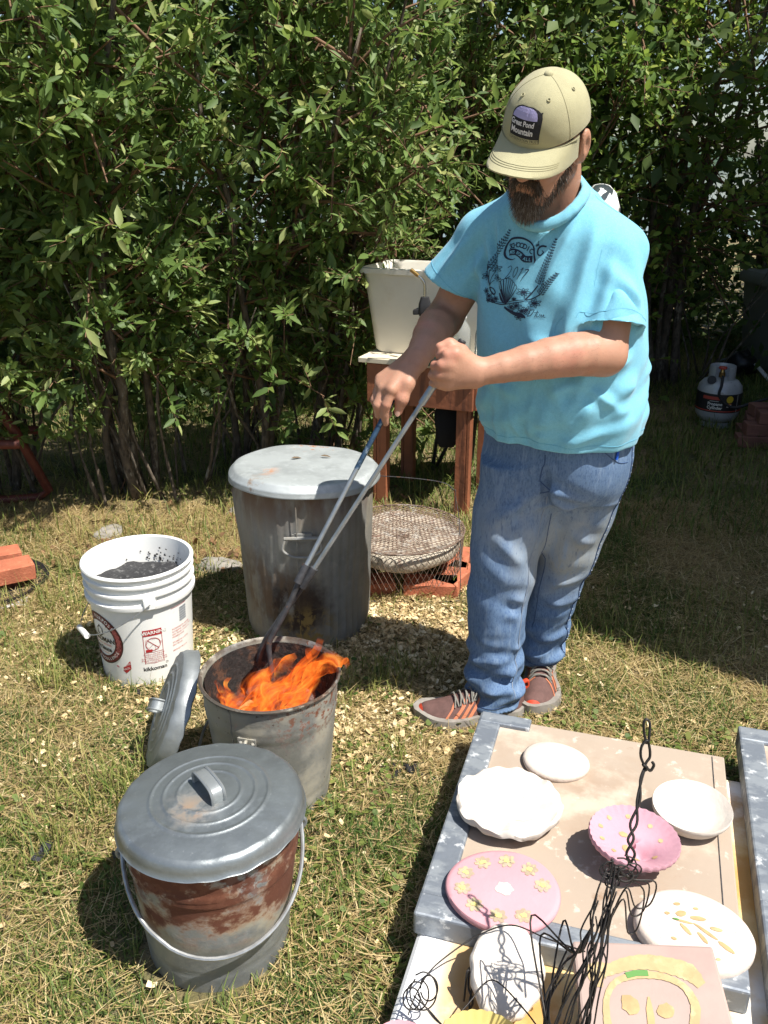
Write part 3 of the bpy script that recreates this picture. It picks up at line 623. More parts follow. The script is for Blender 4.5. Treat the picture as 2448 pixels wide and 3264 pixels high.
ash_v = lathe([(.0005, .208), (.03, .212), (.07, .206), (.11, .205), (.139, .204)], 48, lambda r, z, a: (r, z + .006 * math.sin(a * 5 + r * 70) + .004 * math.sin(a * 11)))
tag(obj('ash_bed', ash_v, 'charcoal', loc=(-.263, 1.72, 0)), 'black ash and embers filling the fire pail', 'ash', kind='stuff')

# flames: licking tongues of glowing gas
fm = bpy.data.materials.new('flame'); fm.use_nodes = True; N = fm.node_tree.nodes; L = fm.node_tree.links; N.remove(N['Principled BSDF'])
def fattr(n_): a_ = N.new('ShaderNodeAttribute'); a_.attribute_name = n_; return a_.outputs['Fac']
cb = N.new('ShaderNodeCombineXYZ'); L.new(fattr('fu'), cb.inputs[0]); L.new(fattr('ft'), cb.inputs[1]); L.new(fattr('fs'), cb.inputs[2])
n1 = N.new('ShaderNodeTexNoise'); n1.inputs['Scale'].default_value = 1.6; n1.inputs['Detail'].default_value = 4; n1.inputs['Distortion'].default_value = 1.3; L.new(cb.outputs[0], n1.inputs['Vector'])
lw = N.new('ShaderNodeValToRGB'); L.new(n1.outputs['Fac'], lw.inputs[0]); e = lw.color_ramp.elements
e[0].position = .34; e[0].color = (.75, .07, .008, 1); e[1].position = .70; e[1].color = (1, .34, .05, 1); x = e.new(.52); x.color = (1, .155, .016, 1)
em = N.new('ShaderNodeEmission'); L.new(lw.outputs[0], em.inputs[0]); em.inputs[1].default_value = .9
mr = N.new('ShaderNodeMapRange'); mr.interpolation_type = 'SMOOTHSTEP'; L.new(n1.outputs['Fac'], mr.inputs[0])
for k, v_ in zip((1, 2, 3, 4), (.32, .70, .08, .72)): mr.inputs[k].default_value = v_
mu = N.new('ShaderNodeMath'); mu.operation = 'MULTIPLY'; L.new(mr.outputs[0], mu.inputs[0]); L.new(fattr('e'), mu.inputs[1])
tr = N.new('ShaderNodeBsdfTransparent'); mx = N.new('ShaderNodeMixShader'); L.new(mu.outputs[0], mx.inputs[0]); L.new(tr.outputs[0], mx.inputs[1]); L.new(em.outputs[0], mx.inputs[2]); L.new(mx.outputs[0], N['Material Output'].inputs[0])
MT['flame'] = fm
def tongue(P, w, seed, nseg=30, nw=14):
    """curved tapering flame sheet folded round its path"""
    g = random.Random(seed); S = spline(P, max(4, nseg // (len(P) - 1))); V, Fc, E = [], [], []; m = len(S); ph = g.uniform(0, 6); tw = g.uniform(-.9, .9)
    for i, p in enumerate(S):
        t = i / (m - 1); T_ = (S[min(i + 1, m - 1)] - S[max(i - 1, 0)]).normalized()
        a = ph * .15 + tw * t * 2; sd = (Vector((math.cos(a), math.sin(a), 0)) - T_ * T_.dot(Vector((math.cos(a), math.sin(a), 0)))).normalized(); nn = T_.cross(sd)
        ww = w * (math.sin(math.pi * min(1, t * .62 + .3)) ** 1.2) * (1 - t) ** .45 * (1 + .28 * math.sin(t * 9 + ph) + .14 * math.sin(t * 19 + ph * 2))
        off = sd * (.010 * math.sin(t * 8 + ph) * t)
        for k in range(nw + 1):
            u = k / nw * 2 - 1
            V.append(p + off + sd * (u * ww) + nn * (ww * .55 * (1 - u * u) + .008 * math.sin(u * 5 + t * 9 + ph)))
            E.append(((1 - u * u) ** 1.5 * (1 if t < .6 else max(0, 1 - (t - .6) / .4) ** .8) * min(1, t * 4 + .2), u * ww / .034, t * m * .06, seed * 1.37))
    for i in range(m - 1):
        for k in range(nw): a = i * (nw + 1) + k; Fc.append((a, a + 1, a + nw + 2, a + nw + 1))
    return V, Fc, E
FL = thing('flames', 'orange flames blowing to the right out of the pail', 'fire', (-.263, 1.72, .205))
spec = [([(-.03, -.02, 0), (.0, -.02, .05), (.04, -.01, .085), (.09, .0, .12), (.14, .01, .175), (.155, .015, .215)], .042), ([(.03, .0, 0), (.06, .0, .05), (.1, .01, .09), (.15, .01, .135), (.20, .0, .16)], .048),
        ([(.05, -.04, 0), (.085, -.03, .05), (.12, -.02, .1), (.165, -.01, .14), (.2, .0, .15)], .036), ([(-.06, -.05, 0), (-.04, -.04, .05), (0, -.03, .09), (.05, -.01, .11), (.1, 0, .14)], .04),
        ([(-.02, -.08, .0), (0, -.075, .05), (.01, -.06, .09), (.04, -.04, .13)], .03), ([(.04, -.09, 0), (.06, -.08, .05), (.09, -.06, .07), (.12, -.05, .1)], .032), ([(-.08, -.02, 0), (-.1, -.01, .04), (-.12, .0, .075), (-.15, .01, .095)], .022),
        ([(-.04, .03, 0), (-.03, .04, .06), (.0, .05, .1), (.03, .05, .13)], .034), ([(.02, .05, 0), (.05, .05, .05), (.08, .05, .1), (.09, .05, .14)], .03), ([(.09, .03, 0), (.11, .03, .06), (.12, .03, .11), (.16, .02, .16)], .034),
        ([(-.06, -.09, .01), (-.075, -.085, .05), (-.07, -.08, .08)], .018), ([(-.1, .01, 0), (-.115, .03, .05), (-.11, .05, .085)], .02), ([(.0, -.03, 0), (.015, -.03, .06), (.0, -.02, .11), (.02, -.01, .15)], .034), ([(.1, -.07, 0), (.115, -.06, .04), (.135, -.05, .07)], .022), ([(.13, .0, .12), (.165, .005, .155), (.215, .005, .165), (.235, .0, .15)], .028),
        ([(-.02, -.11, .03), (-.03, -.105, .08), (-.01, -.1, .11), (.01, -.09, .14)], .03), ([(.05, -.11, .03), (.05, -.1, .07), (.07, -.09, .1), (.09, -.07, .13)], .034), ([(.0, -.06, .02), (.03, -.05, .08), (.08, -.04, .11), (.14, -.03, .15), (.17, -.02, .17)], .044), ([(-.05, .0, .02), (-.03, .01, .08), (.02, .02, .11), (.06, .02, .15), (.08, .02, .17)], .04), ([(-.09, -.06, .02), (-.08, -.05, .06), (-.06, -.04, .1), (-.05, -.03, .12)], .026), ([(.07, .06, .02), (.09, .06, .08), (.11, .06, .12), (.12, .05, .16)], .03)]
for i, (P, w) in enumerate(spec):
    V, Fc, E = tongue([(x * .84 - .012, y * 1.05 - .008, z * .95) for x, y, z in P], w * 1.1, i * 7 + 1)
    o = obj('flame_tongue', (V, Fc), 'flame', FL, sharp=0); [vattr(o.data, n_, [q[k_] for q in E]) for k_, n_ in enumerate(('e', 'fu', 'ft', 'fs'))]
# ---------------------------------------------------------------- white bucket
mat('white_plastic', (.74, .74, .71), .38, var=.04, vs=8, layers=[dict(c=(.55, .53, .47), s=30, lo=.60, hi=.72, amt=.5), dict(c=(.50, .47, .40), s=12, lo=.4, hi=.6, zr=(.05, 0.0), amt=.5)])
mat('print_red', (.38, .02, .025), .5); mat('print_maroon', (.12, .015, .02), .5); mat('print_dark', (.02, .018, .018), .5); mat('print_white', (.75, .74, .70), .5); mat('print_pale_red', (.60, .18, .16), .5); mat('print_grey', (.25, .27, .30), .5)
BK = Vector((-.712, 2.275, 0)); bk = thing('bucket', 'white plastic bucket with red printing and wire bail, holding wet ash', 'bucket', BK)
brad = lambda z: .131 + .020 * z / .36
bprof = [(0, .008), (.124, .008), (.127, 0), (.131, .003)] + [(brad(z), z) for z in (.05, .1, .15, .2, .25, .262)] + [(.1555, .264), (.1565, .270), (.1565, .276), (.149, .280), (.149, .298), (.156, .300), (.157, .304), (.156, .309), (.149, .312), (.149, .328), (.156, .330), (.157, .334), (.1565, .338), (.150, .341), (.1505, .352), (.157, .354), (.159, .359), (.157, .364), (.152, .365), (.148, .362), (.146, .33), (.128, .02), (0, .016)]
obj('body', lathe(bprof, 96), 'white_plastic', bk, sharp=32)
mat('wet_ash', (.025, .025, .027), .55, layers=[dict(c=(.10, .10, .10), s=60, lo=.56, hi=.64)], bump=(50, .9, 1))
obj('ash', lathe([(.0005, .282), (.04, .280), (.08, .283), (.12, .279), (.1405, .282)], 48, lambda r, z, a: (r, z + .004 * math.sin(a * 7 + r * 90) + .003 * math.sin(a * 13))), 'wet_ash', bk, sharp=0)
gg = random.Random(8); sp = []
for i in range(46):
    a = gg.gauss(R(68), .5); z = .285 + abs(gg.gauss(0, .016)); r = brad(z) - .0065; s = gg.uniform(.0015, .0045) * (2 if i < 4 else 1)
    c = Vector((r * math.cos(a), r * math.sin(a), z)); t = Vector((-math.sin(a), math.cos(a), 0))
    sp.append(([c + t * s * math.cos(q) * gg.uniform(.5, 1.2) + Vector((0, 0, s * math.sin(q) * gg.uniform(.5, 1.3))) for q in [k * 6.283 / 6 for k in range(6)]], [(0, 1, 2, 3, 4, 5)]))
obj('ash_splashes', join(*sp), 'wet_ash', bk, smooth=False)['kind'] = 'stuff'
# bail: ears at camera-right front and back-left, wire hangs round the left front
ea = R(-66)
for a in (ea, ea + math.pi):
    M = rz(a); b_ = box((.1545, 0, .283), (.014, .034, .034)); e_ = obj('bail_ear', ([M @ Vector(p) for p in b_[0]], b_[1]), 'white_plastic', bk, bevel=.003)
axv = Vector((math.cos(ea), math.sin(ea), 0)); sd = Vector((axv.y, -axv.x, 0)); pts = []
for i in range(37):
    t = math.pi * i / 36
    pts.append(axv * (math.cos(t) * .166) + sd * (math.sin(t) ** .9 * .178) + Vector((0, 0, .285 - .115 * math.sin(t) ** .9)))
obj('bail', tube(pts, .0016, 7), 'steel_wire', bk)
m_ = pts[16]; dr = (pts[18] - pts[14]).normalized(); obj('grip', tube([m_ - dr * .042, m_ + dr * .042], [.0085, .0085], 12), 'white_plastic', bk, bevel=.001)
def onb(a0, z0):
    def fn(x, y):
        z = z0 + y; r = brad(z) + .0007; a = a0 + x / r; return (r * math.cos(a), r * math.sin(a), z)
    return fn
def dec(name, vf, mt, a0, z0, d=0.0):
    f0 = onb(a0, z0)
    def fn(x, y):
        p = f0(x, y); k = 1 + d / math.hypot(p[0], p[1]); return (p[0] * k, p[1] * k, p[2])
    return obj(name, warp(vf, fn), mt, bk, smooth=False)
# warning panel
wa, wz = R(-66), .140
dec('warning_frame', join3 if False else (lambda a, b: (a[0] + b[0], a[1] + [tuple(i + len(a[0]) for i in q) for q in b[1]]))(rect2d(-.027, .036, .027, .056, 12, 2), stroke2d([(-.0265, .05), (-.0265, -.0555), (0, -.0555), (.0265, -.0555), (.0265, .05)], .0016)), 'print_red', wa, wz)
dec('warning_text', place2d(text2d('WARNING', .0148, bold=.0003), .006, .046), 'print_white', wa, wz, .0005)
dec('warning_triangle', stroke2d([(-.0245, .0405), (-.0145, .0405), (-.0195, .0525)], .0012, True), 'print_white', wa, wz, .0005)
circ = [(.0205 * math.cos(t), .0205 * math.sin(t) + .008) for t in [k * 6.283 / 40 for k in range(40)]]
def j2(*ps):
    V, Fc = [], []
    for v, f in ps: k = len(V); V += list(v); Fc += [tuple(i + k for i in q) for q in f]
    return V, Fc
child = [[(-.012, .020), (-.016, .026), (-.022, .022), (-.019, .014), (-.013, .016), (-.012, .020)], [(-.018, .014), (-.02, .004), (-.012, -.004), (-.004, .004), (.002, .008)], [(-.02, -.012), (-.008, -.014), (.006, -.012), (.004, .006)], [(-.004, .024), (.008, .026), (.018, .02), (.018, .008), (.024, .008), (.025, .012), (.02, .013)], [(.004, -.008), (.014, -.012), (.013, 0)]]
dec('warning_picture', j2(stroke2d(circ, .0017, True), stroke2d([(-.0145, .0225), (0, .008), (.0145, -.0065)], .0017), *[stroke2d(c, .0007) for c in child], stroke2d([(-.0265, -.0185), (0, -.0185), (.0265, -.0185)], .0012), rect2d(-.022, -.0165, -.004, -.008, 4, 2)), 'print_red', wa, wz, .0003)
dec('warning_small_print', j2(*[place2d(text2d(s, .0066), 0, -.0245 - i * .0066) for i, s in enumerate(['Children Can Fall Into', 'Bucket And Drown.', 'Keep Children Away From', 'Buckets With Even A Small', 'Amount Of Water.'])]), 'print_red', wa, wz, .0003)
dec('maker_name', place2d(text2d('kikkoman', .0175, bold=.0004), 0, 0), 'print_dark', wa - .0, .0665)
dec('maker_mark', j2(stroke2d([(.0035 * math.cos(t), .0035 * math.sin(t)) for t in [k * .5236 for k in range(12)]], .0008, True), place2d(text2d('R', .004), 0, 0)), 'print_dark', wa + .036 / .14, .0785)
# round maker's seal, half turned away
sa, sz = R(-134), .155
def ringf(r0, r1, n=64, a0=0, a1=6.2832): return stroke2d([((r0 + r1) / 2 * math.cos(a0 + (a1 - a0) * k / n), (r0 + r1) / 2 * math.sin(a0 + (a1 - a0) * k / n)) for k in range(n + (0 if abs(a1 - a0 - 6.2832) < .001 else 1))], r1 - r0, abs(a1 - a0 - 6.2832) < .001)
dec('seal_ring', ringf(.058, .080, 80), 'print_maroon', sa, sz); dec('seal_edge', j2(ringf(.0795, .0822, 80), ringf(.0565, .0582, 80)), 'print_dark', sa, sz, .0003)
hexes = []
for k in range(9):
    a = R(-42 + k * 11.5); c = (.0685 * math.cos(a), .0685 * math.sin(a))
    for rr, ww in ((.0062, .0013), (.0024, .0012)): hexes.append(stroke2d([(c[0] + rr * math.cos(a + q * 1.0472), c[1] + rr * math.sin(a + q * 1.0472)) for q in range(6)], ww, True))
dec('seal_hexagons', j2(*hexes), 'print_pale_red', sa, sz, .0006)
def arc_text(s, r, a_mid, size, up=True):
    out = []; step = size * .80 / r
    for i, ch in enumerate(s):
        if ch == ' ': continue
        off = (i - (len(s) - 1) / 2) * step; a = a_mid - off if up else a_mid + off
        out.append(place2d(text2d(ch, size, bold=.0003), r * math.cos(a), r * math.sin(a), 1, a - math.pi / 2 if up else a + math.pi / 2))
    return j2(*out)
dec('seal_text', j2(arc_text('ALL PURPOSE', .0685, R(90), .0155), arc_text('OF EXCELLENCE', .0685, R(-82), .0125, False)), 'print_white', sa, sz, .0006)
dec('seal_bars', j2(rect2d(.03, .043, .048, .06, 4, 3), rect2d(.046, -.048, .06, -.036, 4, 3)), 'print_maroon', sa, sz, .0002)
dec('seal_name', j2(place2d(text2d('KIKKOMAN', .021, bold=.0006), 0, -.002), place2d(text2d('Soy Sauce', .019, bold=.0006), .0, -.032)), 'print_dark', sa, sz, .0004)
dec('seal_brewed', j2(place2d(text2d('NATURALLY BREWED', .0085), .0, -.017), place2d(text2d('5 GAL (18.9 L)', .0065), .006, -.045)), 'print_pale_red', sa, sz, .0004)
dec('seal_emblem', stroke2d([(-.012, .03), (.0, .042), (.012, .03), (.012, .015), (0, .008), (-.012, .015)], .004, True), 'print_dark', sa, sz, .0004)
dec('service_flag', fan2d([(-.026, .012), (.022, .034), (.022, .008), (.005, -.008)]), 'print_red', R(-104), .062)
dec('service_text', j2(place2d(text2d('FOODSERVICE', .0088), .001, .0165, 1, .44), place2d(text2d('PACK', .0088), .0085, .0075, 1, .44)), 'print_white', R(-104), .062, .0005)
rows = ['INGREDIENTS: WATER,', 'SOYBEANS, WHEAT, SALT,', 'LESS THAN 1/10 OF 1%', 'PRESERVATIVE', '', 'STORED IN A COOL', 'DRY PLACE', '', 'BREWED IN U.S.A.']
dec('side_print', j2(*[place2d(text2d(s, .0072, 'LEFT'), 0, -.0088 * i) for i, s in enumerate(rows) if s]), 'print_pale_red', R(-42), .175)
dec('barcode', j2(*[rect2d(0, -i * .0026, .03, -i * .0026 + (.0016 if i % 3 else .0009), 5, 1) for i in range(18)]), 'print_grey', R(-30), .235)
dec('red_line', rect2d(-.03, 0, .03, .0012, 10, 1), 'print_red', R(-30), .243)

# ---------------------------------------------------------------- bricks, tray, paper, wheelbarrow at left
mat('brick', (.40, .125, .065), .85, var=.18, vs=12, layers=[dict(c=(.24, .09, .06), s=9, lo=.55, hi=.7, amt=.6), dict(c=(.55, .22, .12), s=50, lo=.56, hi=.7, amt=.6)], bump=[(120, .35, 1)])
BRM = None
def brick(loc, rot, label, group, size=(.19, .092, .058)):
    global BRM
    if BRM is None or size != (.19, .092, .058):
        o = obj('brick', box((0, 0, 0), size), 'brick', bevel=.003)
        if size == (.19, .092, .058): BRM = o
    else: o = BRM.copy(); link(o)
    o.location = loc; o.rotation_euler = rot; return tag(o, label, 'brick', group)
mat('black_plastic', (.015, .015, .017), .4); mat('newsprint', (.62, .61, .58), .8, layers=[dict(c=(.15, .15, .16), s=60, st=(1, 3, 1), lo=.54, hi=.62)])
tag(obj('newspaper', ([(-.2, -.13, .006), (.1, -.14, .004), (.125, .02, .012), (.11, .15, .006), (-.2, .14, .008), (-.05, 0, .012)], [(0, 1, 5), (1, 2, 5), (2, 3, 5), (3, 4, 5), (4, 0, 5)]), 'newsprint', loc=(-1.37, 2.74, .004), rot=(0, 0, R(20))), 'folded newspaper lying under the black tray at left', 'newspaper')
tag(obj('tray', lathe([(.0005, .006), (.15, .006), (.165, .02), (.172, .02), (.168, .0), (.0005, 0)], 40, lambda r, z, a: (r * (1 + .12 * abs(math.cos(a * 2))), z)), 'black_plastic', loc=(-1.40, 2.79, .022), rot=(R(3), R(4), R(30))), 'black plastic tray under the bricks at the left edge', 'tray')
GB = 'bricks on the tray'
brick((-1.335, 2.755, .078), (R(2), R(1), R(33)), 'bright orange brick nearest the bucket, on the black tray', GB)
brick((-1.42, 2.86, .078), (R(-1), R(2), R(30)), 'orange brick behind another on the tray, at the left edge', GB)
mat('red_paint', (.11, .026, .016), .6, var=.25, vs=20, layers=[dict(c=(.10, .03, .02), s=30, lo=.55, hi=.65)]); mat('dark_steel', (.03, .032, .036), .55, .3, var=.3, vs=10)
wb = thing('wheelbarrow', 'red-framed dark wheelbarrow in shade at the left edge', 'wheelbarrow', (-1.95, 3.5, 0))
obj('handle', tube([(.46, -.10, .345), (.2, -.20, .375), (-.5, -.45, .40)], .02, 12), 'red_paint', wb)
obj('handle', tube([(.42, .25, .30), (.1, .15, .34), (-.55, .0, .38)], .02, 12), 'red_paint', wb)
obj('leg', tube([(.30, .02, .53), (.38, .07, .34), (.46, .12, .06), (.40, .14, .02), (.2, .1, .02)], .02, 10), 'red_paint', wb)
obj('leg', tube([(-.1, -.32, .39), (.02, -.3, .15), (.06, -.28, .03), (-.25, -.36, .03)], .016, 10), 'red_paint', wb)
obj('brace', box((.02, -.02, .22), (.42, .04, .075), rz(R(18))), 'red_paint', wb, bevel=.006)
tr_ = lambda z, a, b: [(-a, -b, z), (a, -b, z), (a, b, z), (-a, b, z)]
tv = tr_(.38, .24, .18) + tr_(.66, .34, .3) + tr_(.66, .33, .29) + tr_(.39, .23, .17)
tf = [(0, 1, 2, 3)] + [(i, (i + 1) % 4, 4 + (i + 1) % 4, 4 + i) for i in range(4)] + [(4 + i, 4 + (i + 1) % 4, 8 + (i + 1) % 4, 8 + i) for i in range(4)] + [(8 + i, 8 + (i + 1) % 4, 12 + (i + 1) % 4, 12 + i) for i in range(4)] + [(12, 13, 14, 15)]
obj('tray', ([(x - .05, y + .02, z) for x, y, z in tv], tf), 'dark_steel', wb, smooth=False, bevel=.02, rot=(R(-14), R(-10), R(14)), loc=(-.02, 0, -.04))
wt = lathe([(.10, -.04), (.165, -.035), (.18, 0), (.165, .035), (.10, .04), (.03, .03), (.03, -.03)], 30); obj('wheel', wt, 'black_plastic', wb, loc=(-.62, -.1, .18), rot=(R(90), 0, R(15)))

# ---------------------------------------------------------------- expanded-metal basket on bricks, wire frame
GS = 'bricks under the wire basket'
brick((.165, 2.735, .03), (0, 0, R(-4)), 'dark-faced brick lying lengthwise under the front of the basket', GS)
brick((.252, 2.80, .03), (0, 0, R(58)), 'orange brick sticking out at the right of the basket', GS)
brick((-.06, 2.74, .03), (0, 0, R(10)), 'brick under the basket beside the tall can', GS)
brick((.27, 2.93, .03), (0, 0, R(80)), 'brick at the back right under the basket', GS)
brick((.05, 2.98, .03), (0, 0, R(5)), 'brick at the back under the basket', GS)
mat('rusty_mesh', (.17, .115, .085), .75, .3, var=.3, vs=40, layers=[dict(c=(.36, .33, .30), s=30, lo=.52, hi=.64)])
mat('clay_disc', (.50, .44, .35), .9, var=.12, vs=14, layers=[dict(c=(.22, .12, .09), s=11, lo=.56, hi=.68), dict(c=(.20, .22, .32), s=16, lo=.62, hi=.7, amt=.7), dict(c=(.5, .36, .08), s=22, lo=.66, hi=.72, amt=.8)], bump=(40, .4, 1))
bs = thing('wire_basket', 'low round expanded-metal basket standing on bricks by the table legs', 'basket', (.06, 2.86, .062))
BR, BH = .228, .14
def strip(P, w, nrm):
    V, Fc = [], []
    for p, n_ in zip(P, nrm):
        p = Vector(p); V += [p + Vector((0, 0, w)), p + n_ * .0012, p - Vector((0, 0, w)), p - n_ * .0012]
    for i in range(len(P) - 1):
        for k in range(4): Fc.append((4 * i + k, 4 * i + (k + 1) % 4, 4 * i + 4 + (k + 1) % 4, 4 * i + 4 + k))
    return V, Fc
NS = 66; S_ = []
for k in range(NS):
    for sg in (1, -1):
        P, Q = [], []
        for i in range(7):
            t = i / 6; a = 2 * math.pi * (k + sg * t * 3.5) / NS; rr = BR - .008 * (1 - t) + .003 * math.sin(a * 4); P.append((rr * math.cos(a), rr * math.sin(a), BH * t)); Q.append(Vector((math.cos(a), math.sin(a), 0)))
        S_.append(strip(P, .0013, Q))
obj('side_mesh', join(*S_), 'rusty_mesh', bs, smooth=False)
S_ = []
for sg in (1, -1):
    d = Vector((math.cos(R(28 * sg)), math.sin(R(28 * sg)), 0)); nn = Vector((-d.y, d.x, 0))
    for k in range(-17, 18):
        o = k * .0132
        if abs(o) < BR - .004:
            h_ = math.sqrt(BR ** 2 - o * o); P = [nn * o + d * (h_ * t) + Vector((0, 0, BH + .0015 * sg - .012 * (1 - (abs(t) ** 3)))) for t in (-1, -.8, -.5, 0, .5, .8, 1)]
            S_.append(tube(P, .0014, 4, cap=False))
obj('top_mesh', join(*S_), 'rusty_mesh', bs, smooth=False)
obj('rim', tube([(BR * math.cos(t), BR * math.sin(t), BH) for t in [k * 6.2832 / 60 for k in range(60)]], .003, 6, closed=True), 'rusty_mesh', bs)
kd = lathe([(.028, .055), (.03, .108), (.10, .104), (.205, .118), (.212, .11), (.212, .08), (.2, .06), (.028, .055)], 60, lambda r, z, a: (r, z + .004 * math.sin(a * 5 + r * 30)))
tag(obj('clay_ring', kd, 'clay_disc', loc=(.06, 2.86, .064), sharp=50), 'pale stained clay ring lying inside the wire basket', 'clay ring')
wf = thing('wire_cage', 'thin bent wire frame standing round the basket', 'wire cage', (.1, 2.86, 0))
obj('hoop', tube(spline([(-.28, .16, .02), (-.28, .17, .33), (-.1, .18, .335), (.1, .17, .318), (.155, .15, .295), (.165, .14, .27), (.158, .13, .05)], 6), .0015, 6), 'dark_iron', wf)
obj('hoop', tube(spline([(.165, -.10, .185), (.162, -.18, .10), (.16, -.20, .03), (.15, -.205, .018), (.0, -.205, .014), (-.2, -.205, .018)], 6), .0015, 6), 'dark_iron', wf)
obj('tie', tube([(.165, -.10, .185), (.17, .02, .23), (.165, .14, .27)], .0014, 6), 'dark_iron', wf)

# ---------------------------------------------------------------- wooden stand with tub, torch, bottles
mat('red_wood', (.27, .095, .045), .6, var=.2, vs=6, layers=[dict(c=(.12, .045, .025), s=5, st=(6, 6, .6), lo=.52, hi=.66)], bump=(40, .2, 1))
mat('raw_board', (.62, .55, .42), .75, var=.12, vs=9, layers=[dict(c=(.38, .32, .22), s=7, st=(1, 8, 1), lo=.58, hi=.68)])
SY = -R(21.8); stt = thing('wooden_stand', 'red-brown wooden stand carrying the cream tub', 'stand', (.225, 3.70, -.045), (0, 0, SY))
for (x, y) in ((-.178, -.17), (.178, -.17), (-.178, .17), (.178, .17)):
    obj('leg', join(box((x, y, .367), (.045, .045, .646)), box((x + .0315 * (1 if x > 0 else -1), y, .367), (.014, .045, .644))), 'red_wood', stt, smooth=False, bevel=.002)
for y in (-.212, .212): obj('apron', box((0, y, .605), (.46, .022, .165)), 'red_wood', stt, smooth=False, bevel=.002)
for x in (-.232, .232): obj('apron', box((x, 0, .605), (.018, .40, .165)), 'red_wood', stt, smooth=False, bevel=.002)
for k in range(3): obj('board', box((0, -.157 + k * .157, .70), (.53, .153, .02)), 'raw_board', stt, smooth=False, bevel=.002)
mat('cream_plastic', (.66, .63, .56), .45, var=.05, vs=5, layers=[dict(c=(.50, .42, .30), s=6, lo=.55, hi=.75, amt=.5)], sss=0)
tb = thing('tub', 'tall cream plastic tub standing on the wooden stand', 'tub', (.225, 3.735, .667), (0, 0, SY))
def sq_ring(a, b, z, rr=.04, n=6):
    P = []
    for cx, cy, a0 in ((a - rr, b - rr, 0), (-a + rr, b - rr, 90), (-a + rr, -b + rr, 180), (a - rr, -b + rr, 270)):
        for k in range(n + 1): t = R(a0 + 90 * k / n); P.append((cx + rr * math.cos(t), cy + rr * math.sin(t), z))
    return P
def loft(rings, cap0=True, cap1=True):
    n = len(rings[0]); V = [p for r in rings for p in r]; Fc = []
    for i in range(len(rings) - 1):
        for k in range(n): Fc.append((i * n + k, i * n + (k + 1) % n, (i + 1) * n + (k + 1) % n, (i + 1) * n + k))
    if cap0: Fc.append(tuple(range(n - 1, -1, -1)))
    if cap1: Fc.append(tuple((len(rings) - 1) * n + k for k in range(n)))
    return V, Fc
obj('body', loft([sq_ring(.225, .135, 0), sq_ring(.235, .142, .012), sq_ring(.278, .165, .33)], True, False), 'cream_plastic', tb, sharp=45)
obj('rim', loft([sq_ring(.278, .165, .324), sq_ring(.292, .179, .326), sq_ring(.293, .18, .346), sq_ring(.278, .167, .349), sq_ring(.272, .160, .337), sq_ring(.226, .135, .02), sq_ring(.02, .02, .012, .01)], False, True), 'cream_plastic', tb, sharp=40)
mat('green_can', (.015, .085, .06), .3, .2); mat('brass', (.45, .28, .10), .3, 1.0); mat('chrome', (.55, .56, .57), .22, 1.0); mat('black_rubber', (.02, .02, .022), .6)
mat('clear_plastic', (.9, .93, .92), .08, trans=.85, ior=1.2); mat('water_in', (.85, .9, .88), .05, trans=.8, ior=1.33); mat('label_white', (.7, .7, .68), .6)
tt = thing('gas_torch', 'gas torch with bent burner tube on a squat green fuel cylinder', 'torch', (.175, 3.455, .666))
obj('cylinder', lathe([(.0005, .0), (.046, 0), (.05, .006), (.05, .095), (.044, .11), (.03, .118), (.014, .122), (.014, .14), (.0005, .14)], 40), 'green_can', tt, sharp=50)
obj('neck', lathe([(.012, .135), (.012, .19), (.016, .195), (.016, .205), (.0005, .206)], 20), 'black_rubber', tt)
hd = loft([sq_ring(.022, .016, .19, .01, 4), sq_ring(.026, .02, .205, .01, 4), sq_ring(.024, .018, .235, .01, 4), sq_ring(.016, .014, .262, .008, 4)]); obj('head', hd, 'black_rubber', tt, loc=(-.015, 0, 0))
gp = loft([[(x, y, z) for x, y, z in [(.03, -.014, .226), (.03, .014, .226), (.03, .014, .200), (.03, -.014, .200)]], [(-.03, -.015, .224), (-.03, .015, .224), (-.03, .015, .196), (-.03, -.015, .196)], [(-.062, -.01, .212), (-.062, .01, .212), (-.062, .01, .194), (-.062, -.01, .194)]]); obj('grip', gp, 'black_rubber', tt, bevel=.004)
bt = obj('burner_tube', tube(spline([(-.016, 0, .26), (-.016, 0, .30), (-.022, 0, .322), (-.045, 0, .345)], 6), .0055, 10), 'chrome', tt); obj('nozzle', tube([(-.043, 0, .343), (-.072, 0, .366)], .0075, 12), 'brass', bt)
for (x, y, h_, r, lab, lb) in ((.30, 3.44, .20, .034, 'clear bottle with rounded shoulders, half hidden by the wrist', False), (.375, 3.405, .20, .030, 'ribbed clear water bottle with paper label beside the shirt', True)):
    T = thing('bottle', lab, 'bottle', (x + .01, y, .666), group='clear bottles on the stand')
    ribs = (lambda r_, z_, a: (r_ * (1 - (.05 if lb and .02 < z_ < .1 and int(z_ * 120) % 2 else 0)), z_))
    obj('body', lathe([(.0005, .003), (r * .8, 0), (r, .008)] + [(r, .008 + k * .008) for k in range(1, 14)] + [(r * .95, .13), (r * .75, .152), (r * .42, .168), (.012, .174), (.012, .186)], 32, ribs), 'clear_plastic', T, sharp=0)
    obj('cap', lathe([(.0145, .184), (.0145, .2), (.012, .203), (.0005, .203)], 24), 'label_white', T)
    if lb: obj('label', lathe([(r * 1.01, .105), (r * 1.01, .128)], 20, a0=R(-150), a1=R(-60)), 'label_white', T)
mat('black_cloth', (.008, .008, .010), .9)
tag(obj('black_bag', loft([[(x * .8, y * .5, .14) for x, y, z in sq_ring(.05, .03, 0, .02)], sq_ring(.062, .04, .09, .03), [(x + .004, y, z) for x, y, z in sq_ring(.06, .04, .03, .03)], [(x - .004, y, z) for x, y, z in sq_ring(.045, .03, -.03, .02)], [(x - .006, y, z) for x, y, z in sq_ring(.032, .022, -.055, .018)]][::-1]), 'black_cloth', loc=(.275, 3.58, .335)), 'black cloth bag hanging under the wooden stand', 'bag')
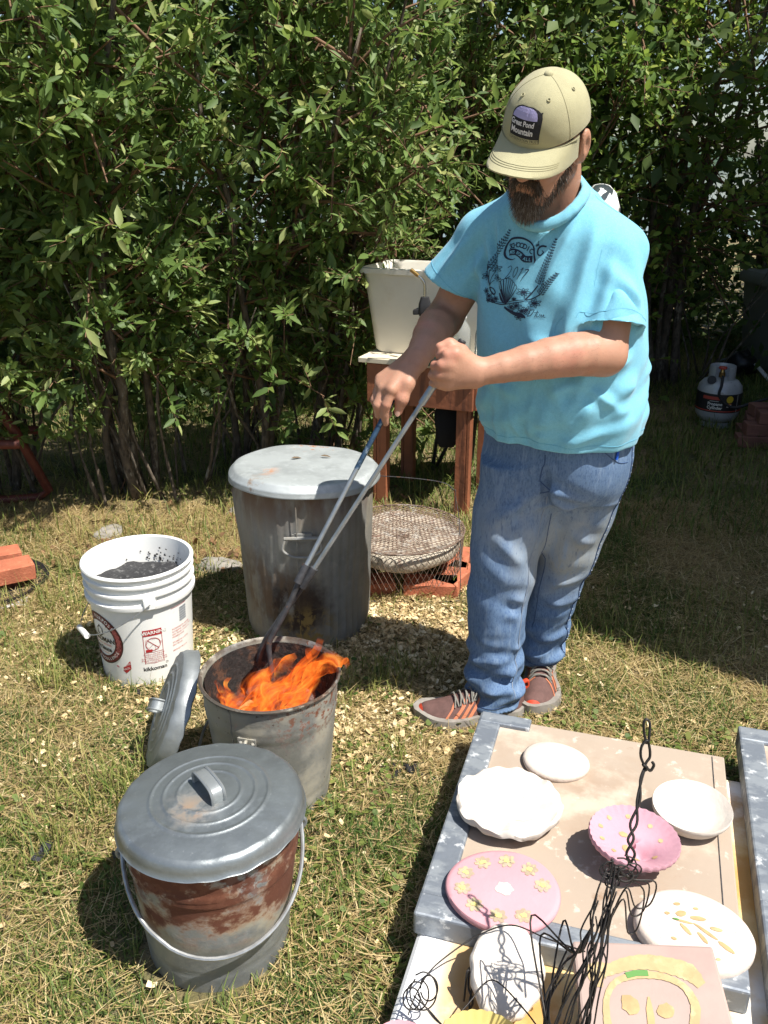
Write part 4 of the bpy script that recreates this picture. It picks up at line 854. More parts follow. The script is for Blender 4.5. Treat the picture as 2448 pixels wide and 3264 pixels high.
cs = thing('folding_chair', 'grey metal folding chair legs standing behind the stand', 'chair', (.42, 3.95, 0))
for (p, q_) in (((-.12, -.06, .70), (-.18, .12, 0)), ((-.06, -.26, .42), (-.16, .16, .0)), ((.0, -.22, .62), (.02, .2, 0)), ((-.06, -.36, .66), (-.02, -.12, .0)), ((.14, .1, .7), (.14, -.3, 0))): obj('leg', tube([p, q_], .009, 8), 'dark_iron', cs)
obj('seat', box((.02, -.05, .42), (.3, .3, .02)), 'dark_iron', cs, bevel=.006)
obj('crossbar', tube([(-.12, -.06, .68), (.14, .1, .68)], .009, 8), 'dark_iron', cs)

# ---------------------------------------------------------------- propane cylinder, brick stack, bin on the shaded lawn
mat('tank_paint', (.42, .44, .46), .35, .2, var=.1, vs=10, layers=[dict(c=(.25, .25, .25), s=30, lo=.6, hi=.7)]); mat('tank_label', (.02, .02, .022), .4); mat('sticker_yellow', (.60, .42, .03), .5); mat('sticker_orange', (.6, .2, .03), .5); mat('print_red2', (.45, .07, .05), .5)
PT = Vector((1.925, 4.88, 0)); tk = thing('propane_cylinder', 'white propane cylinder with black label on the shaded lawn', 'gas cylinder', PT, (0, 0, R(-21)))
obj('foot_ring', lathe([(.085, 0), (.088, 0), (.09, .03), (.086, .03)], 40), 'tank_paint', tk)
obj('tank', lathe([(.0005, .02), (.06, .022), (.10, .04), (.118, .07), (.123, .10), (.123, .20), (.117, .235), (.095, .262), (.06, .276), (.0005, .28)], 56), 'tank_paint', tk, sharp=0)
obj('label_band', lathe([(.1236, .098), (.1238, .10), (.1238, .202), (.1236, .204)], 56), 'tank_label', tk)
obj('red_band', lathe([(.1240, .104), (.1240, .110)], 56), 'print_red2', tk)
def ont(a0, z0, d=.0012):
    def fn(x, y): a = a0 + x / .1238; return ((.1238 + d) * math.cos(a), (.1238 + d) * math.sin(a), z0 + y)
    return fn
obj('label_text', warp(j2(place2d(text2d('Propane', .024, bold=.0006), 0, .011), place2d(text2d('Cylinder', .024, bold=.0006), 0, -.011)), ont(R(-98), .137)), 'print_white', tk, smooth=False)
obj('label_title', warp(rect2d(-.055, -.009, .05, .009, 12, 2), ont(R(-106), .181)), 'print_red2', tk, smooth=False)
obj('label_rule', warp(rect2d(-.03, 0, .02, .002, 4, 1), ont(R(-98), .163)), 'print_white', tk, smooth=False)
obj('label_edge', warp(rect2d(0, 0, .0025, .1, 1, 2), ont(R(-38), .101)), 'print_white', tk, smooth=False)
obj('round_sticker', warp(fan2d([(.02 * math.cos(t), .02 * math.sin(t)) for t in [k * .2618 for k in range(24)]]), ont(R(-61), .177, .0016)), 'sticker_yellow', tk, smooth=False)
obj('square_sticker', warp(rect2d(-.013, -.008, .013, .008, 3, 2), ont(R(-62), .140, .0016)), 'print_white', tk, smooth=False)
obj('square_sticker', warp(rect2d(-.013, .008, .013, .014, 3, 1), ont(R(-62), .140, .0016)), 'sticker_orange', tk, smooth=False)
obj('collar', lathe([(.068, .262), (.066, .34), (.069, .346), (.072, .34), (.073, .262)], 48, a0=R(-60), a1=R(240)), 'tank_paint', tk)
v_ = obj('valve', join(lathe([(.0005, .27), (.018, .27), (.018, .3), (.012, .31), (.012, .325), (.0005, .326)], 16), box((0, -.03, .298), (.016, .06, .016))), 'brass', tk); obj('hand_wheel', lathe([(.0005, .325), (.022, .325), (.024, .333), (.02, .338), (.0005, .338)], 18), 'print_red2', v_)
obj('regulator', lathe([(.0005, -.012), (.024, -.012), (.024, .012), (.0005, .012)], 20), 'black_rubber', tk, loc=(-.05, -.075, .272), rot=(R(70), 0, 0))
tag(obj('gas_hose', tube(spline([(1.90, 4.80, .30), (1.88, 4.75, .26), (1.875, 4.745, .20), (1.95, 4.73, .14), (2.06, 4.72, .17), (2.16, 4.66, .22), (2.3, 4.6, .24)], 8), .008, 8), 'black_rubber'), 'black gas hose running from the cylinder to the brick stack', 'hose')
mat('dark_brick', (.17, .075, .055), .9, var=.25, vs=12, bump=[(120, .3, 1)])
GR = 'bricks of the stack on the shaded lawn'; first = None; L4 = ['bottom', 'second', 'third', 'top']
BS = (.185, .09, .062); n_ = 0
posn = [(0, [(0, 0, 0), (.2, .0, 2), (.4, -.02, -3), (.02, .14, 88), (.3, .2, 4)]), (1, [(.04, .01, 3), (.235, -.01, -2), (.42, 0, 4), (.06, .17, 80)]), (2, [(.1, .0, -3), (.33, .01, 2), (.12, .16, 10)]), (3, [(.22, .02, 6), (.42, .02, -4)])]
rows_l = ['at the left end', 'next to the left end', 'towards the right', 'set crosswise at the back', 'hidden at the back']
for cz, lst in posn:
    for i, (x, y, a) in enumerate(lst):
        if first is None: o = first = obj('brick', box((0, 0, 0), BS), 'dark_brick', bevel=.004)
        else: o = first.copy(); link(o)
        o.location = (1.98 + x, 4.46 + y, .032 + cz * .0635); o.rotation_euler = (0, 0, R(a - 8)); tag(o, f'dark red brick in the {L4[cz]} course of the shaded stack, {rows_l[i]}', 'brick', GR)
tag(obj('gas_burner', join(lathe([(.0005, 0), (.05, 0), (.058, .03), (.05, .06), (.03, .075), (.0005, .08)], 28), tube([(-.05, 0, .03), (-.11, .02, .03)], .012, 8)), 'tank_paint', loc=(2.235, 4.48, .287)), 'pale rounded metal burner on top of the brick stack', 'burner')
mat('grey_plastic', (.15, .155, .15), .6, var=.1, vs=6)
bn = thing('bin', 'tall grey bin with overhanging lid at the right edge', 'bin', (3.02, 6.3, 0), (0, 0, R(8)))
obj('body', loft([sq_ring(.30, .25, 0, .05), sq_ring(.31, .26, .02, .05), sq_ring(.36, .30, .62, .05)]), 'grey_plastic', bn, sharp=45)
obj('lid', loft([sq_ring(.385, .325, .61, .05), sq_ring(.39, .33, .66, .05), sq_ring(.37, .31, .69, .05)]), 'grey_plastic', bn, sharp=45)
tag(obj('black_sack', lump(.12, 77, 14, 9, (1, .8, .75)), 'black_plastic', loc=(2.52, 6.1, .085), sharp=0), 'small black sack lying at the foot of the grey bin', 'sack')
tag(obj('white_slat', box((0, 0, 0), (.03, .2, .015)), 'label_white', loc=(2.62, 5.92, .06), rot=(R(28), R(10), R(24)), bevel=.002), 'white plastic strip propped by the grey bin', 'strip')
mat('mound_white', (.72, .72, .70), .6, var=.06, vs=3)
tag(obj('white_mound', loft([[(x * k, y * k, z) for x, y, z_ in sq_ring(.11, .16, 0, .08, 6)] for k, z in ((1.25, 0), (1.12, .5), (1.02, .95), (.95, 1.10), (.85, 1.19), (.66, 1.26), (.34, 1.30), (.05, 1.31))]), 'mound_white', loc=(1.16, 4.95, 0), sharp=0), 'white mound standing in for an unidentified shape, glimpsed through leaves over the left shoulder', 'stand-in mound')  # made-up mound in place of an unidentified white shape, likely a vehicle roof
# small stones and scraps on the ground
mat('stone', (.25, .23, .20), .9, var=.25, vs=18, bump=(30, .6, 1))
for i, (x, y, r, lab) in enumerate([(-.62, 2.95, .07, 'flat grey stone between the bucket and the tall can'), (-.62, 3.5, .06, 'pale stone in the dappled shade behind the tall can'), (-1.12, 3.25, .07, 'dark stone at the foot of the lichened willow')]):
    tag(obj('stone', lump(r, 40 + i, 14, 9, (1.2, .9, .35)), 'stone', loc=(x, y, .008), rot=(0, 0, i), sharp=0), lab, 'stone', 'stones on the lawn')
mat('tape', (.02, .02, .024), .5, bump=(90, .5, 1))
def scrap(x, y, L_, w, a, lab):
    V = []; n = 8
    for k in range(n + 1): t = k / n - .5; z = .02 + .005 * math.sin(k * 1.3); V += [(t * L_, -w / 2, z), (t * L_, w / 2, z + .003)]
    tag(obj('tape_scrap', (V, [(2 * k, 2 * k + 2, 2 * k + 3, 2 * k + 1) for k in range(n)]), 'tape', loc=(x, y, 0), rot=(0, 0, a)), lab, 'tape scrap', 'black scraps on the grass')
scrap(-.745, 1.485, .062, .022, R(78), 'black strip of tape on the grass at left'); scrap(-.575, 1.475, .03, .02, R(30), 'small black scrap on the grass left of the nearest lid')
scrap(.07, 1.76, .03, .025, R(10), 'charred black scrap on the grass between pail and table')
# ---------------------------------------------------------------- white folding table with framed boards and bisque ware
TA = -R(16.8); e1 = Vector((math.cos(TA), math.sin(TA), 0)); e2 = Vector((-math.sin(TA), math.cos(TA), 0))
mat('table_white', (.72, .73, .74), .45, var=.03, vs=10, layers=[dict(c=(.60, .44, .18), s=6, lo=.36, hi=.58, amt=.9, off=5, xr=(.02, .07)), dict(c=(.46, .25, .06), s=7, lo=.46, hi=.62, amt=.85, off=2, xr=(.02, .07)), dict(c=(.42, .25, .08), s=14, lo=.62, hi=.72, amt=.6, xr=(.03, .1))])
C0 = Vector((.150, 1.120, 0))          # far left corner on the ground plan
tbl = thing('folding_table', 'white folding table lying folded low on the grass under the clay pieces', 'table', C0, (0, 0, TA))
TW, TD = 1.13, .72
obj('tabletop', box((TW / 2, -TD / 2, .5815), (TW, TD, .037)), 'table_white', tbl, smooth=False, bevel=.012, seg=3)
for x in (.16, TW - .16):
    for y in (-.08, -TD + .08): obj('foot', box((x, y, .551), (.06, .05, .022)), 'black_plastic', tbl, smooth=False)
mat('zinc', (.33, .36, .39), .5, .55, layers=[dict(c=(.20, .225, .26), s=18, st=(1, 2.2, 1), lo=.42, hi=.56, rough=.6), dict(c=(.55, .57, .58), s=55, lo=.58, hi=.66, metal=.1, amt=.8), dict(c=(.44, .42, .33), s=12, lo=.6, hi=.7, metal=0, amt=.5)], bump=[(60, .15, 1)])
mat('kiln_board', (.34, .275, .215), .85, var=.06, vs=4, layers=[dict(c=(.30, .215, .15), s=5, lo=.5, hi=.68, amt=.7), dict(c=(.55, .47, .38), s=9, lo=.52, hi=.68, amt=.6), dict(c=(.22, .12, .06), s=16, lo=.64, hi=.74, amt=.8), dict(c=(.60, .55, .47), s=40, lo=.6, hi=.68, amt=.5)], bump=(60, .08, 1))
def board(name, label, u0, v0, W, D, z, edges, mt):
    """W along the far edge, D towards the camera; local frame of the table"""
    o = C0 + e1 * u0 + e2 * v0; T = thing(name, label, 'board', (o.x, o.y, z), (0, 0, TA), 'metal-edged boards on the table')
    obj('panel', box((W / 2, -D / 2, .013), (W, D, .024)), mt, T, smooth=False, bevel=.002)
    fw_ = .034
    if 'L' in edges: obj('edging', join(box((fw_ / 2 - .003, -D / 2, .0145), (fw_, D + .006, .031))), 'zinc', T, smooth=False, bevel=.003)
    if 'N' in edges: obj('edging', box((W / 2, -D + .012, .0150), (W + .006, .034, .032)), 'zinc', T, smooth=False, bevel=.003)
    if 'C' in edges: obj('corner_plate', box((.037, -.010, .0152), (.076, .026, .032)), 'zinc', T, smooth=False, bevel=.002)
    if 'F' in edges: obj('edging', box((W / 2, -.014, .0150), (W + .006, .034, .032)), 'zinc', T, smooth=False, bevel=.003)
    return T
bd = board('metal_edged_board', 'tan board edged with grey metal, holding the plates', 0.0, .010, .352, .40, .6005, 'LNC', 'kiln_board')
obj('seam_line', box((.335, -.2, .0254), (.0012, .39, .0008)), 'dark_iron', bd, smooth=False)
bd2 = board('metal_edged_board', 'second metal-edged board cut off by the right edge', .378, .085, .30, .50, .6005, 'LNF', 'kiln_board')
obj('corner_roll', tube([(.012, -.512, .012), (.012, -.485, .016)], .017, 12), 'zinc', bd2)
ZB = .6265
# clay pieces
mat('bisque', (.60, .545, .48), .85, var=.03, vs=20, layers=[dict(c=(.60, .49, .41), s=14, lo=.56, hi=.7, amt=.6)], bump=[(50, .25, 1)])
mat('bisque_warm', (.58, .50, .435), .85, var=.03, vs=20, bump=[(90, .2, 1)])
mat('pink_slip', (.53, .27, .30), .8, var=.04, vs=16, layers=[dict(c=(.46, .22, .26), s=9, lo=.55, hi=.7, amt=.5)], bump=[(120, .1, 1)])
mat('pink_slip2', (.48, .26, .31), .8, var=.05, vs=16, bump=[(120, .12, 1)])
mat('stamp_grey', (.33, .26, .18), .85, layers=[dict(c=(.42, .35, .22), s=90, lo=.48, hi=.56), dict(c=(.36, .30, .24), s=70, lo=.56, hi=.62)]); mat('stamp_yellow', (.62, .52, .18), .8); mat('tan_glaze', (.42, .29, .14), .7, var=.15, vs=60, layers=[dict(c=(.48, .37, .20), s=30, lo=.5, hi=.62)]); mat('green_glaze', (.10, .24, .06), .6); mat('cream_glaze', (.75, .62, .50), .8)
def disc(name, label, cat, c, rx, ry, rot, prof, mt, fn=None, tilt=(0, 0), n=72, group='bisque pieces on the board'):
    T = thing(name, label, cat, c, (tilt[0], tilt[1], rot), group); v, f = lathe(prof, n, fn)
    o = obj('body', ([(x * rx, y * ry, z) for x, y, z in v], f), mt, T, sharp=50); return T, o
def spots(T, o, shapes, mt, name, d=.0006):
    """lay 2-D shapes on the piece's upper face"""
    bv = BVHTree.FromPolygons([v.co[:] for v in o.data.vertices], [p.vertices[:] for p in o.data.polygons])
    for s in shapes:
        V = []
        for x, y in s[0]:
            h_ = bv.ray_cast(Vector((x, y, .3)), Vector((0, 0, -1)))[0]; V.append((x, y, (h_.z if h_ else 0) + d))
        obj(name, (V, s[1]), mt, T, smooth=False)
def blob(cx, cy, a, b, rot=0, n=14, seed=0, wob=.15):
    g = random.Random(seed + int(cx * 1e4) * 7 + int(cy * 1e4)); P = []
    for k in range(n):
        t = 6.2832 * k / n; r_ = 1 + g.uniform(-wob, wob); x, y = a * math.cos(t) * r_, b * math.sin(t) * r_; P.append((cx + x * math.cos(rot) - y * math.sin(rot), cy + x * math.sin(rot) + y * math.cos(rot)))
    return fan2d(P)
T, o = disc('clay_disc', 'small plain off-white oval clay disc at the far edge of the board', 'clay plate', (.243, 1.010, ZB), .047, .040, TA, [(.0005, .011), (.6, .0108), (.9, .0105), (.98, .008), (1, .004), (.97, 0), (.0005, 0)], 'bisque_warm', lambda r, z, a: (r * (1 + .02 * math.sin(3 * a + 1)), z))
def crinkle(r, z, a):
    k = smoothstep(.6, 1, r); w = math.sin(a * 13 + 2 * math.sin(a * 2)) * .5 + math.sin(a * 7 + 1) * .5
    return r * (1 + k * (.018 * w)), z + k * (.0016 * math.sin(a * 9 + 1.3) + .0013 * math.sin(a * 17) + .0012 * math.sin(a * 5 + r * 30)) + (.0010 * math.sin(a * 4 + r * 9) * smoothstep(.1, .4, r))
T, o = disc('clay_plate', 'off-white clay plate with crinkled wavy rim', 'clay plate', (.163, .908, ZB), .0685, .0655, TA, [(.0005, .0175), (.3, .0175), (.5, .018), (.56, .0185), (.62, .0205), (.7, .0212), (.78, .0232), (.86, .0238), (.94, .0255), (1.0, .024), (1.0, .018), (.92, .012), (.72, .002), (.6, 0), (.0005, 0)], 'bisque', crinkle, n=120)
sh = [stroke2d([(.028 * math.cos(t) + cx, .018 * math.sin(t) * (1 + .1 * math.sin(t * 5)) + cy) for t in [a0 + k * .12 for k in range(14)]], .0007) for cx, cy, a0 in ((0, .004, .3), (-.012, -.008, 2.2), (.012, -.012, 4.4))]
for bx0, by0 in ((.03, .02), (.022, -.03), (-.012, -.034)): sh += [stroke2d([(bx0 + k * .0035, by0 + .003 * math.sin(k)), (bx0 + k * .0038 - .001, by0 - .006)], .0005) for k in range(6)]
mat('bisque_line', (.60, .55, .50), .9); spots(T, o, sh, 'bisque_line', 'impressed_line')
T, o = disc('clay_bowl', 'smooth white shallow oval bowl at the right of the board', 'bowl', (.395, .893, ZB), .049, .044, TA + .1, [(.0005, .0095), (.3, .011), (.6, .0155), (.85, .0245), (.96, .0295), (1.0, .031), (1.015, .029), (1.0, .024), (.85, .012), (.6, .002), (.45, 0), (.0005, 0)], 'bisque', tilt=(R(7), 0))
def funnel(r, z, a):
    k = smoothstep(.82, 1, r); return r * (1 + k * .02 * abs(math.sin(a * 17)) - k * .01), z + k * .0006 * math.sin(a * 34)
T, o = disc('pink_bowl', 'pink scalloped bowl with a deep dent beside its middle', 'bowl', (.300, .826, ZB + .004), .053, .046, TA, [(.0005, .012), (.08, .012), (.16, .018), (.28, .024), (.5, .029), (.8, .034), (.93, .039), (1.0, .041), (1.02, .038), (1.0, .033), (.8, .022), (.5, .010), (.3, .001), (.24, 0), (.0005, 0)], 'pink_slip2', funnel, tilt=(R(6), R(3)), n=136)
bm_ = o.data
for v in bm_.vertices:     # pull the dent off centre
    x, y, z = v.co; d2 = (x - .012) ** 2 + (y + .008) ** 2
    if z > .011: v.co.z = z - .018 * math.exp(-d2 / .00012)
    rr = math.hypot(x, y)
    if z > .009 and rr < .03: v.co.z = max(v.co.z, .029 - .024 * math.exp(-d2 / .0001)) if rr > .004 else v.co.z
spots(T, o, [blob(.036 * math.cos(t) - .004, .030 * math.sin(t) + .004, .0030, .0026, seed=i) for i, t in enumerate([.2, .9, 1.7, 2.4, 3.0, 3.6, 4.2, 5.0, 5.7])] + [blob(-.012, .008, .005, .004), blob(-.008, -.012, .004, .005)], 'tan_glaze', 'glaze_spot')
T, o = disc('pink_plate', 'flat pink plate ringed with stamped yellow and grey flowers', 'clay plate', (.137, .767, ZB + .006), .0665, .0575, TA, [(.0005, .0115), (.9, .0125), (.97, .0115), (1.0, .008), (.98, .003), (.9, 0), (.0005, 0)], 'pink_slip', lambda r, z, a: (r, z + .002 * r * math.sin(a * 2)), tilt=(R(3.5), R(-1)))
fa = [k * 6.2832 / 10 + .35 for k in range(10)][:9]
st = [(.047 * math.cos(a), .0395 * math.sin(a)) for a in fa]
pet = []
for (x, y) in st: 
    for k in range(7): a = k * .8976; pet.append(blob(x + .0062 * math.cos(a), y + .0058 * math.sin(a), .0042, .0031, a, 9))
spots(T, o, pet, 'stamp_grey', 'stamped_petal'); spots(T, o, [blob(x, y, .0036, .003, seed=i, wob=.35) for i, (x, y) in enumerate(st)], 'stamp_yellow', 'stamp_centre', .0011); spots(T, o, [blob(.002, .0, .0105, .0085, wob=.2)], 'cream_glaze', 'centre_patch')
T, o = disc('leaf_disc', 'thick cream clay disc scattered with painted tan leaves', 'clay plate', (.340, .712, ZB), .0635, .0535, TA - .15, [(.0005, .017), (.5, .0172), (.78, .0175), (.83, .0168), (.86, .0178), (.95, .0165), (1.0, .011), (1.0, .004), (.97, 0), (.0005, 0)], 'bisque_warm', lambda r, z, a: (r * (1 + .008 * math.sin(4 * a)), z))
spots(T, o, [blob(x, y, a, b, r_, wob=.08) for x, y, a, b, r_ in ((-.022, .024, .004, .0022, .4), (-.002, .026, .003, .0018, .3), (-.016, .012, .006, .0042, .7), (.002, .013, .0085, .0032, .25), (-.012, .002, .011, .0016, .1), (.022, .006, .007, .0026, .1), (-.008, -.008, .009, .0024, -.7), (.012, -.002, .015, .0022, -.45), (.010, -.012, .0085, .0022, -.8), (.034, -.014, .010, .003, -.5), (-.018, -.026, .003, .002, 0), (.012, -.032, .003, .002, 0), (-.03, .006, .003, .002, .4), (.028, -.034, .0025, .0017, .4))], 'tan_glaze', 'painted_leaf')
spots(T, o, [blob(-.020, .0015, .004, .0012, .1)], 'green_glaze', 'green_stroke', .0011)
gg = random.Random(5); spots(T, o, [stroke2d([(x, y), (x + gg.uniform(-.003, .003), y + gg.uniform(-.002, .002))], .0004) for x, y in [(gg.uniform(-.045, .045), gg.uniform(-.036, .036)) for _ in range(46)]], 'bisque_line', 'scratch')
# bottom: lumpy oval slab, tile with a drawn face, yellow-rimmed bowl, pink rim
def slabf(r, z, a): k = smoothstep(.75, 1, r); return r * (1 + .03 * math.sin(3 * a + .5) + k * .02 * math.sin(11 * a)), z + .0025 * math.sin(a * 3 + r * 4) * smoothstep(.2, .6, r) + k * .0016 * math.sin(19 * a)
T, o = disc('clay_lump', 'lumpy white oval clay slab tipped up at the table front', 'clay slab', (.128, .664, .628), .039, .050, TA + .10, [(.0005, .014), (.4, .0145), (.75, .0165), (.9, .0175), (.98, .014), (1, .008), (.97, .002), (.85, 0), (.0005, 0)], 'bisque', slabf, tilt=(R(16), R(2)), n=96, group='pieces at the table front')
mat('tile_mauve', (.37, .275, .24), .8, var=.05, vs=14, layers=[dict(c=(.33, .22, .20), s=10, lo=.5, hi=.68, amt=.6)], bump=[(70, .08, 1)])
mat('tan_slip', (.42, .31, .16), .75, var=.1, vs=70, layers=[dict(c=(.40, .28, .14), s=130, lo=.62, hi=.68), dict(c=(.52, .41, .22), s=40, lo=.54, hi=.64)])
TT = thing('painted_plaque', 'mauve clay tile painted with a yellowish face', 'clay tile', (.262, .598, .642), (R(9), R(-2), -R(4.5)), 'pieces at the table front')
tile = obj('slab', box((0, 0, .010), (.142, .142, .020)), 'tile_mauve', TT, smooth=False, bevel=.003)
def flat(sh, mt, name, z=.0207): obj(name, ([(x, y, z) for x, y in sh[0]], sh[1]), mt, TT, smooth=False)
hair = [(-.062, .026), (-.060, .042), (-.045, .049), (-.032, .046), (-.022, .054), (0, .0575), (.022, .055), (.04, .050), (.052, .038), (.056, .024), (.047, .022), (.040, .034), (.026, .041), (0, .043), (-.024, .039), (-.038, .030), (-.046, .018)]
vh = []; ins = hair[10:]; 
def sm2(P, W):
    Q = spline([(*p, 0) for p in P], 6); return stroke2d([(p.x, p.y) for p in Q], [float(w * (1 + .07 * math.sin(i * 2.3))) for i, w in enumerate(np.interp(np.linspace(0, 1, len(Q)), np.linspace(0, 1, len(W)), W))])
flat(sm2([(-.052, .022), (-.050, .038), (-.036, .041), (-.02, .047), (0, .050), (.022, .047), (.04, .041), (.050, .028)], [.010, .020, .012, .014, .016, .018, .020, .010]), 'tan_slip', 'painted_hair')
flat(sm2([(-.044, -.07), (-.045, -.035), (-.047, -.01), (-.044, .012), (-.034, .027), (-.018, .034), (0, .0365), (.018, .034), (.033, .025), (.039, .008), (.035, -.008), (.031, -.022), (.034, -.045), (.034, -.07)], [.012, .010, .007, .0055, .006, .007, .008, .007, .007, .009, .009, .008, .009, .009]), 'tan_slip', 'painted_outline', .0211)
for nm, b_ in (('painted_eye', blob(-.023, .006, .0085, .0098)), ('painted_eye', blob(.010, .0015, .0085, .007, .5)), ('painted_nose', blob(-.0055, -.006, .0036, .0185, -.08)), ('painted_mouth', blob(-.006, -.034, .024, .005, -.12))): flat(b_, 'tan_glaze', nm, .0209)
flat(stroke2d([(-.022, .0345), (-.012, .0375), (0, .038)], .0062), 'green_glaze', 'green_stroke', .0215)
def scal(r, z, a): k = smoothstep(.8, 1, r); return r * (1 + k * .03 * abs(math.sin(a * 15))), z
mat('yellow_slip', (.60, .49, .17), .75, var=.06, vs=20); mat('mauve_slip', (.40, .30, .26), .8, var=.05, vs=15)
T, o = disc('yellow_bowl', 'yellow scalloped bowl with mauve inside, at the bottom edge', 'bowl', (.092, .572, .6005), .046, .042, TA, [(.0005, .008), (.5, .012), (.75, .022), (.9, .034), (1.0, .042), (1.02, .040), (.98, .034), (.8, .014), (.55, 0), (.0005, 0)], 'yellow_slip', scal, tilt=(R(8), R(4)), n=120, group='pieces at the table front')
spots(T, o, [blob(.004, .002, .033, .030, wob=.06, n=24)], 'mauve_slip', 'inner_glaze')
T, o = disc('pink_dish', 'pink dish edge cut off by the bottom of the picture', 'bowl', (.018, .590, .6005), .030, .026, TA, [(.0005, .008), (.7, .012), (.95, .022), (1.0, .023), (.98, .016), (.7, 0), (.0005, 0)], 'pink_slip', n=48, group='pieces at the table front')
# tangle of black binding wire
mat('binding_wire', (.035, .032, .030), .5, .6, var=.3, vs=80)
WT = thing('wire_tangle', 'hanging tangle of black binding wire looped over the clay pieces', 'wire', (.19, .58, .60))
def wire(name, P, r=.0008, n=5, k=6): obj(name, tube(spline([Vector(p) - WT.location for p in P], k), r, n), 'binding_wire', WT, sharp=0)
def along(path, t):
    x = t * (len(path) - 1); i = min(int(x), len(path) - 2); return path[i].lerp(path[i + 1], x - i)
spine = spline([(.152, .515, .640), (.163, .535, .700), (.178, .557, .758), (.192, .580, .806), (.206, .600, .842)], 8)
gg = random.Random(21)
for i in range(19):
    a0, t0, t1 = gg.uniform(0, 6.28), gg.uniform(-.0, .3), gg.uniform(.65, 1.02); sp = gg.uniform(.004, .012) ; P = []; tw = gg.uniform(-5, 5); n = 9
    for k in range(n):
        t = t0 + (t1 - t0) * k / (n - 1); c = along(spine, max(0, min(1, t))); a = a0 + tw * k / n; w = sp * (1.5 - .9 * t)
        P.append(c + Vector((math.cos(a) * w * 1.35, math.sin(a) * w * .6, math.sin(a) * w * .6)) + Vector((gg.gauss(0, .0014), gg.gauss(0, .0014), gg.gauss(0, .0014))))
    wire('strand', P)
for i in range(10):      # loops at the top of the hank
    c = Vector((.205, .600, .840)) + Vector((gg.uniform(-.012, .016), gg.uniform(-.006, .006), gg.uniform(-.01, .004))); rr = gg.uniform(.006, .013); a = gg.uniform(0, 3)
    wire('loop', [c + Vector((math.cos(t) * rr, math.sin(t) * rr * .35 * math.sin(a), math.sin(t) * rr * .7 - .006)) for t in [k * .75 + a for k in range(8)]])
for i, (dx, dz, w, h_) in enumerate(((.022, -.03, .014, .030), (.026, -.026, .017, .022), (.020, -.045, .012, .04))):   # big loops hanging right
    c = Vector((.208, .600, .835)); wire('loop', [c, c + Vector((dx * .6, 0, -.012)), c + Vector((dx + w * .6, 0, dz * .6)), c + Vector((dx + w * .4, -.004, dz - h_ * .5)), c + Vector((dx - w * .4, -.006, dz - h_ * .6)), c + Vector((dx - w, -.004, dz * .7)), c + Vector((-.004, -.006, -.06))])
# rising twisted pair with hooked loops
A_ = [(.222, .606, .836), (.217, .607, .846), (.2235, .612, .858), (.2215, .620, .868), (.231, .630, .884), (.2325, .640, .900), (.237, .646, .909)]
B_ = [(.222, .606, .836), (.2245, .607, .846), (.2185, .612, .857), (.2275, .620, .868), (.2285, .630, .884), (.2335, .640, .899), (.2375, .646, .909)]
wire('twisted_pair', A_, .0013); wire('twisted_pair', B_, .0013)
wire('knot', [(.236, .645, .906), (.239, .644, .910), (.235, .645, .913), (.240, .646, .908), (.243, .646, .906), (.2455, .647, .911), (.244, .648, .914)], .0014)
wire('upper_loop', [(.237, .646, .911), (.2335, .649, .919), (.234, .652, .928), (.239, .654, .933), (.2415, .652, .926), (.242, .650, .918), (.239, .648, .914), (.237, .646, .911)], .0013)
wire('upper_loop', [(.2385, .653, .930), (.2365, .657, .939), (.236, .660, .948), (.2385, .661, .951), (.2415, .660, .947), (.241, .656, .938), (.240, .653, .931)], .0013)
# loose loops over the slab and at left
for i in range(7):
    y0 = gg.uniform(.60, .67); wire('strand', [(.155 + gg.uniform(-.01, .01), .53, .66), (.15 + gg.uniform(-.01, .015), .56, .70 + gg.uniform(-.01, .02)), (.16 + gg.uniform(-.02, .02), y0 - .02, .71 + gg.uniform(0, .03)), (.175, .585, .75), (.19, .59, .78)], .0010)
wire('long_strand', [(.188, .600, .735), (.165, .655, .690), (.135, .690, .670), (.10, .690, .655), (.065, .672, .645), (.045, .655, .640), (.030, .632, .632), (.024, .618, .628)])
for i in range(4):
    c = Vector((.028 + .006 * i, .628 + .004 * i, .632)); rr = .011 + .003 * (i % 3); a = i * 1.1
    wire('curl', [c + Vector((math.cos(t + a) * rr * .8, math.sin(t + a) * rr * .5, math.sin(t + a) * rr * .9 + .004 + t * .0008)) for t in [k * .7 for k in range(10)]])
wire('strand', [(.030, .636, .633), (.045, .622, .630), (.060, .605, .628), (.075, .590, .640), (.085, .575, .645)]); wire('strand', [(.034, .632, .640), (.048, .617, .628), (.062, .602, .630), (.078, .586, .638)])
wire('strand', [(.06, .60, .63), (.085, .622, .64), (.11, .64, .65), (.135, .60, .66), (.15, .56, .67)]); wire('strand', [(.083, .648, .61), (.087, .660, .64), (.092, .655, .625), (.088, .64, .612), (.094, .632, .604)], .0012); wire('strand', [(.09, .668, .635), (.088, .655, .622), (.092, .645, .613), (.085, .636, .605)], .0012)

# the table lies low: its pieces are laid out higher, then scaled up about the camera position, top at 0.09 m
TSC = 1.62
for o in list(sc.objects):
    if o.parent is None and o.get('label') and o.name.split('.')[0] in ('folding_table', 'metal_edged_board', 'clay_disc', 'clay_plate', 'clay_bowl', 'pink_bowl', 'pink_plate', 'leaf_disc', 'clay_lump', 'painted_plaque', 'yellow_bowl', 'pink_dish', 'wire_tangle'):
        x, y, z = o.location; o.location = (x * TSC, y * TSC, .09 + (z - .60) * TSC); o.scale = (TSC, TSC, TSC)
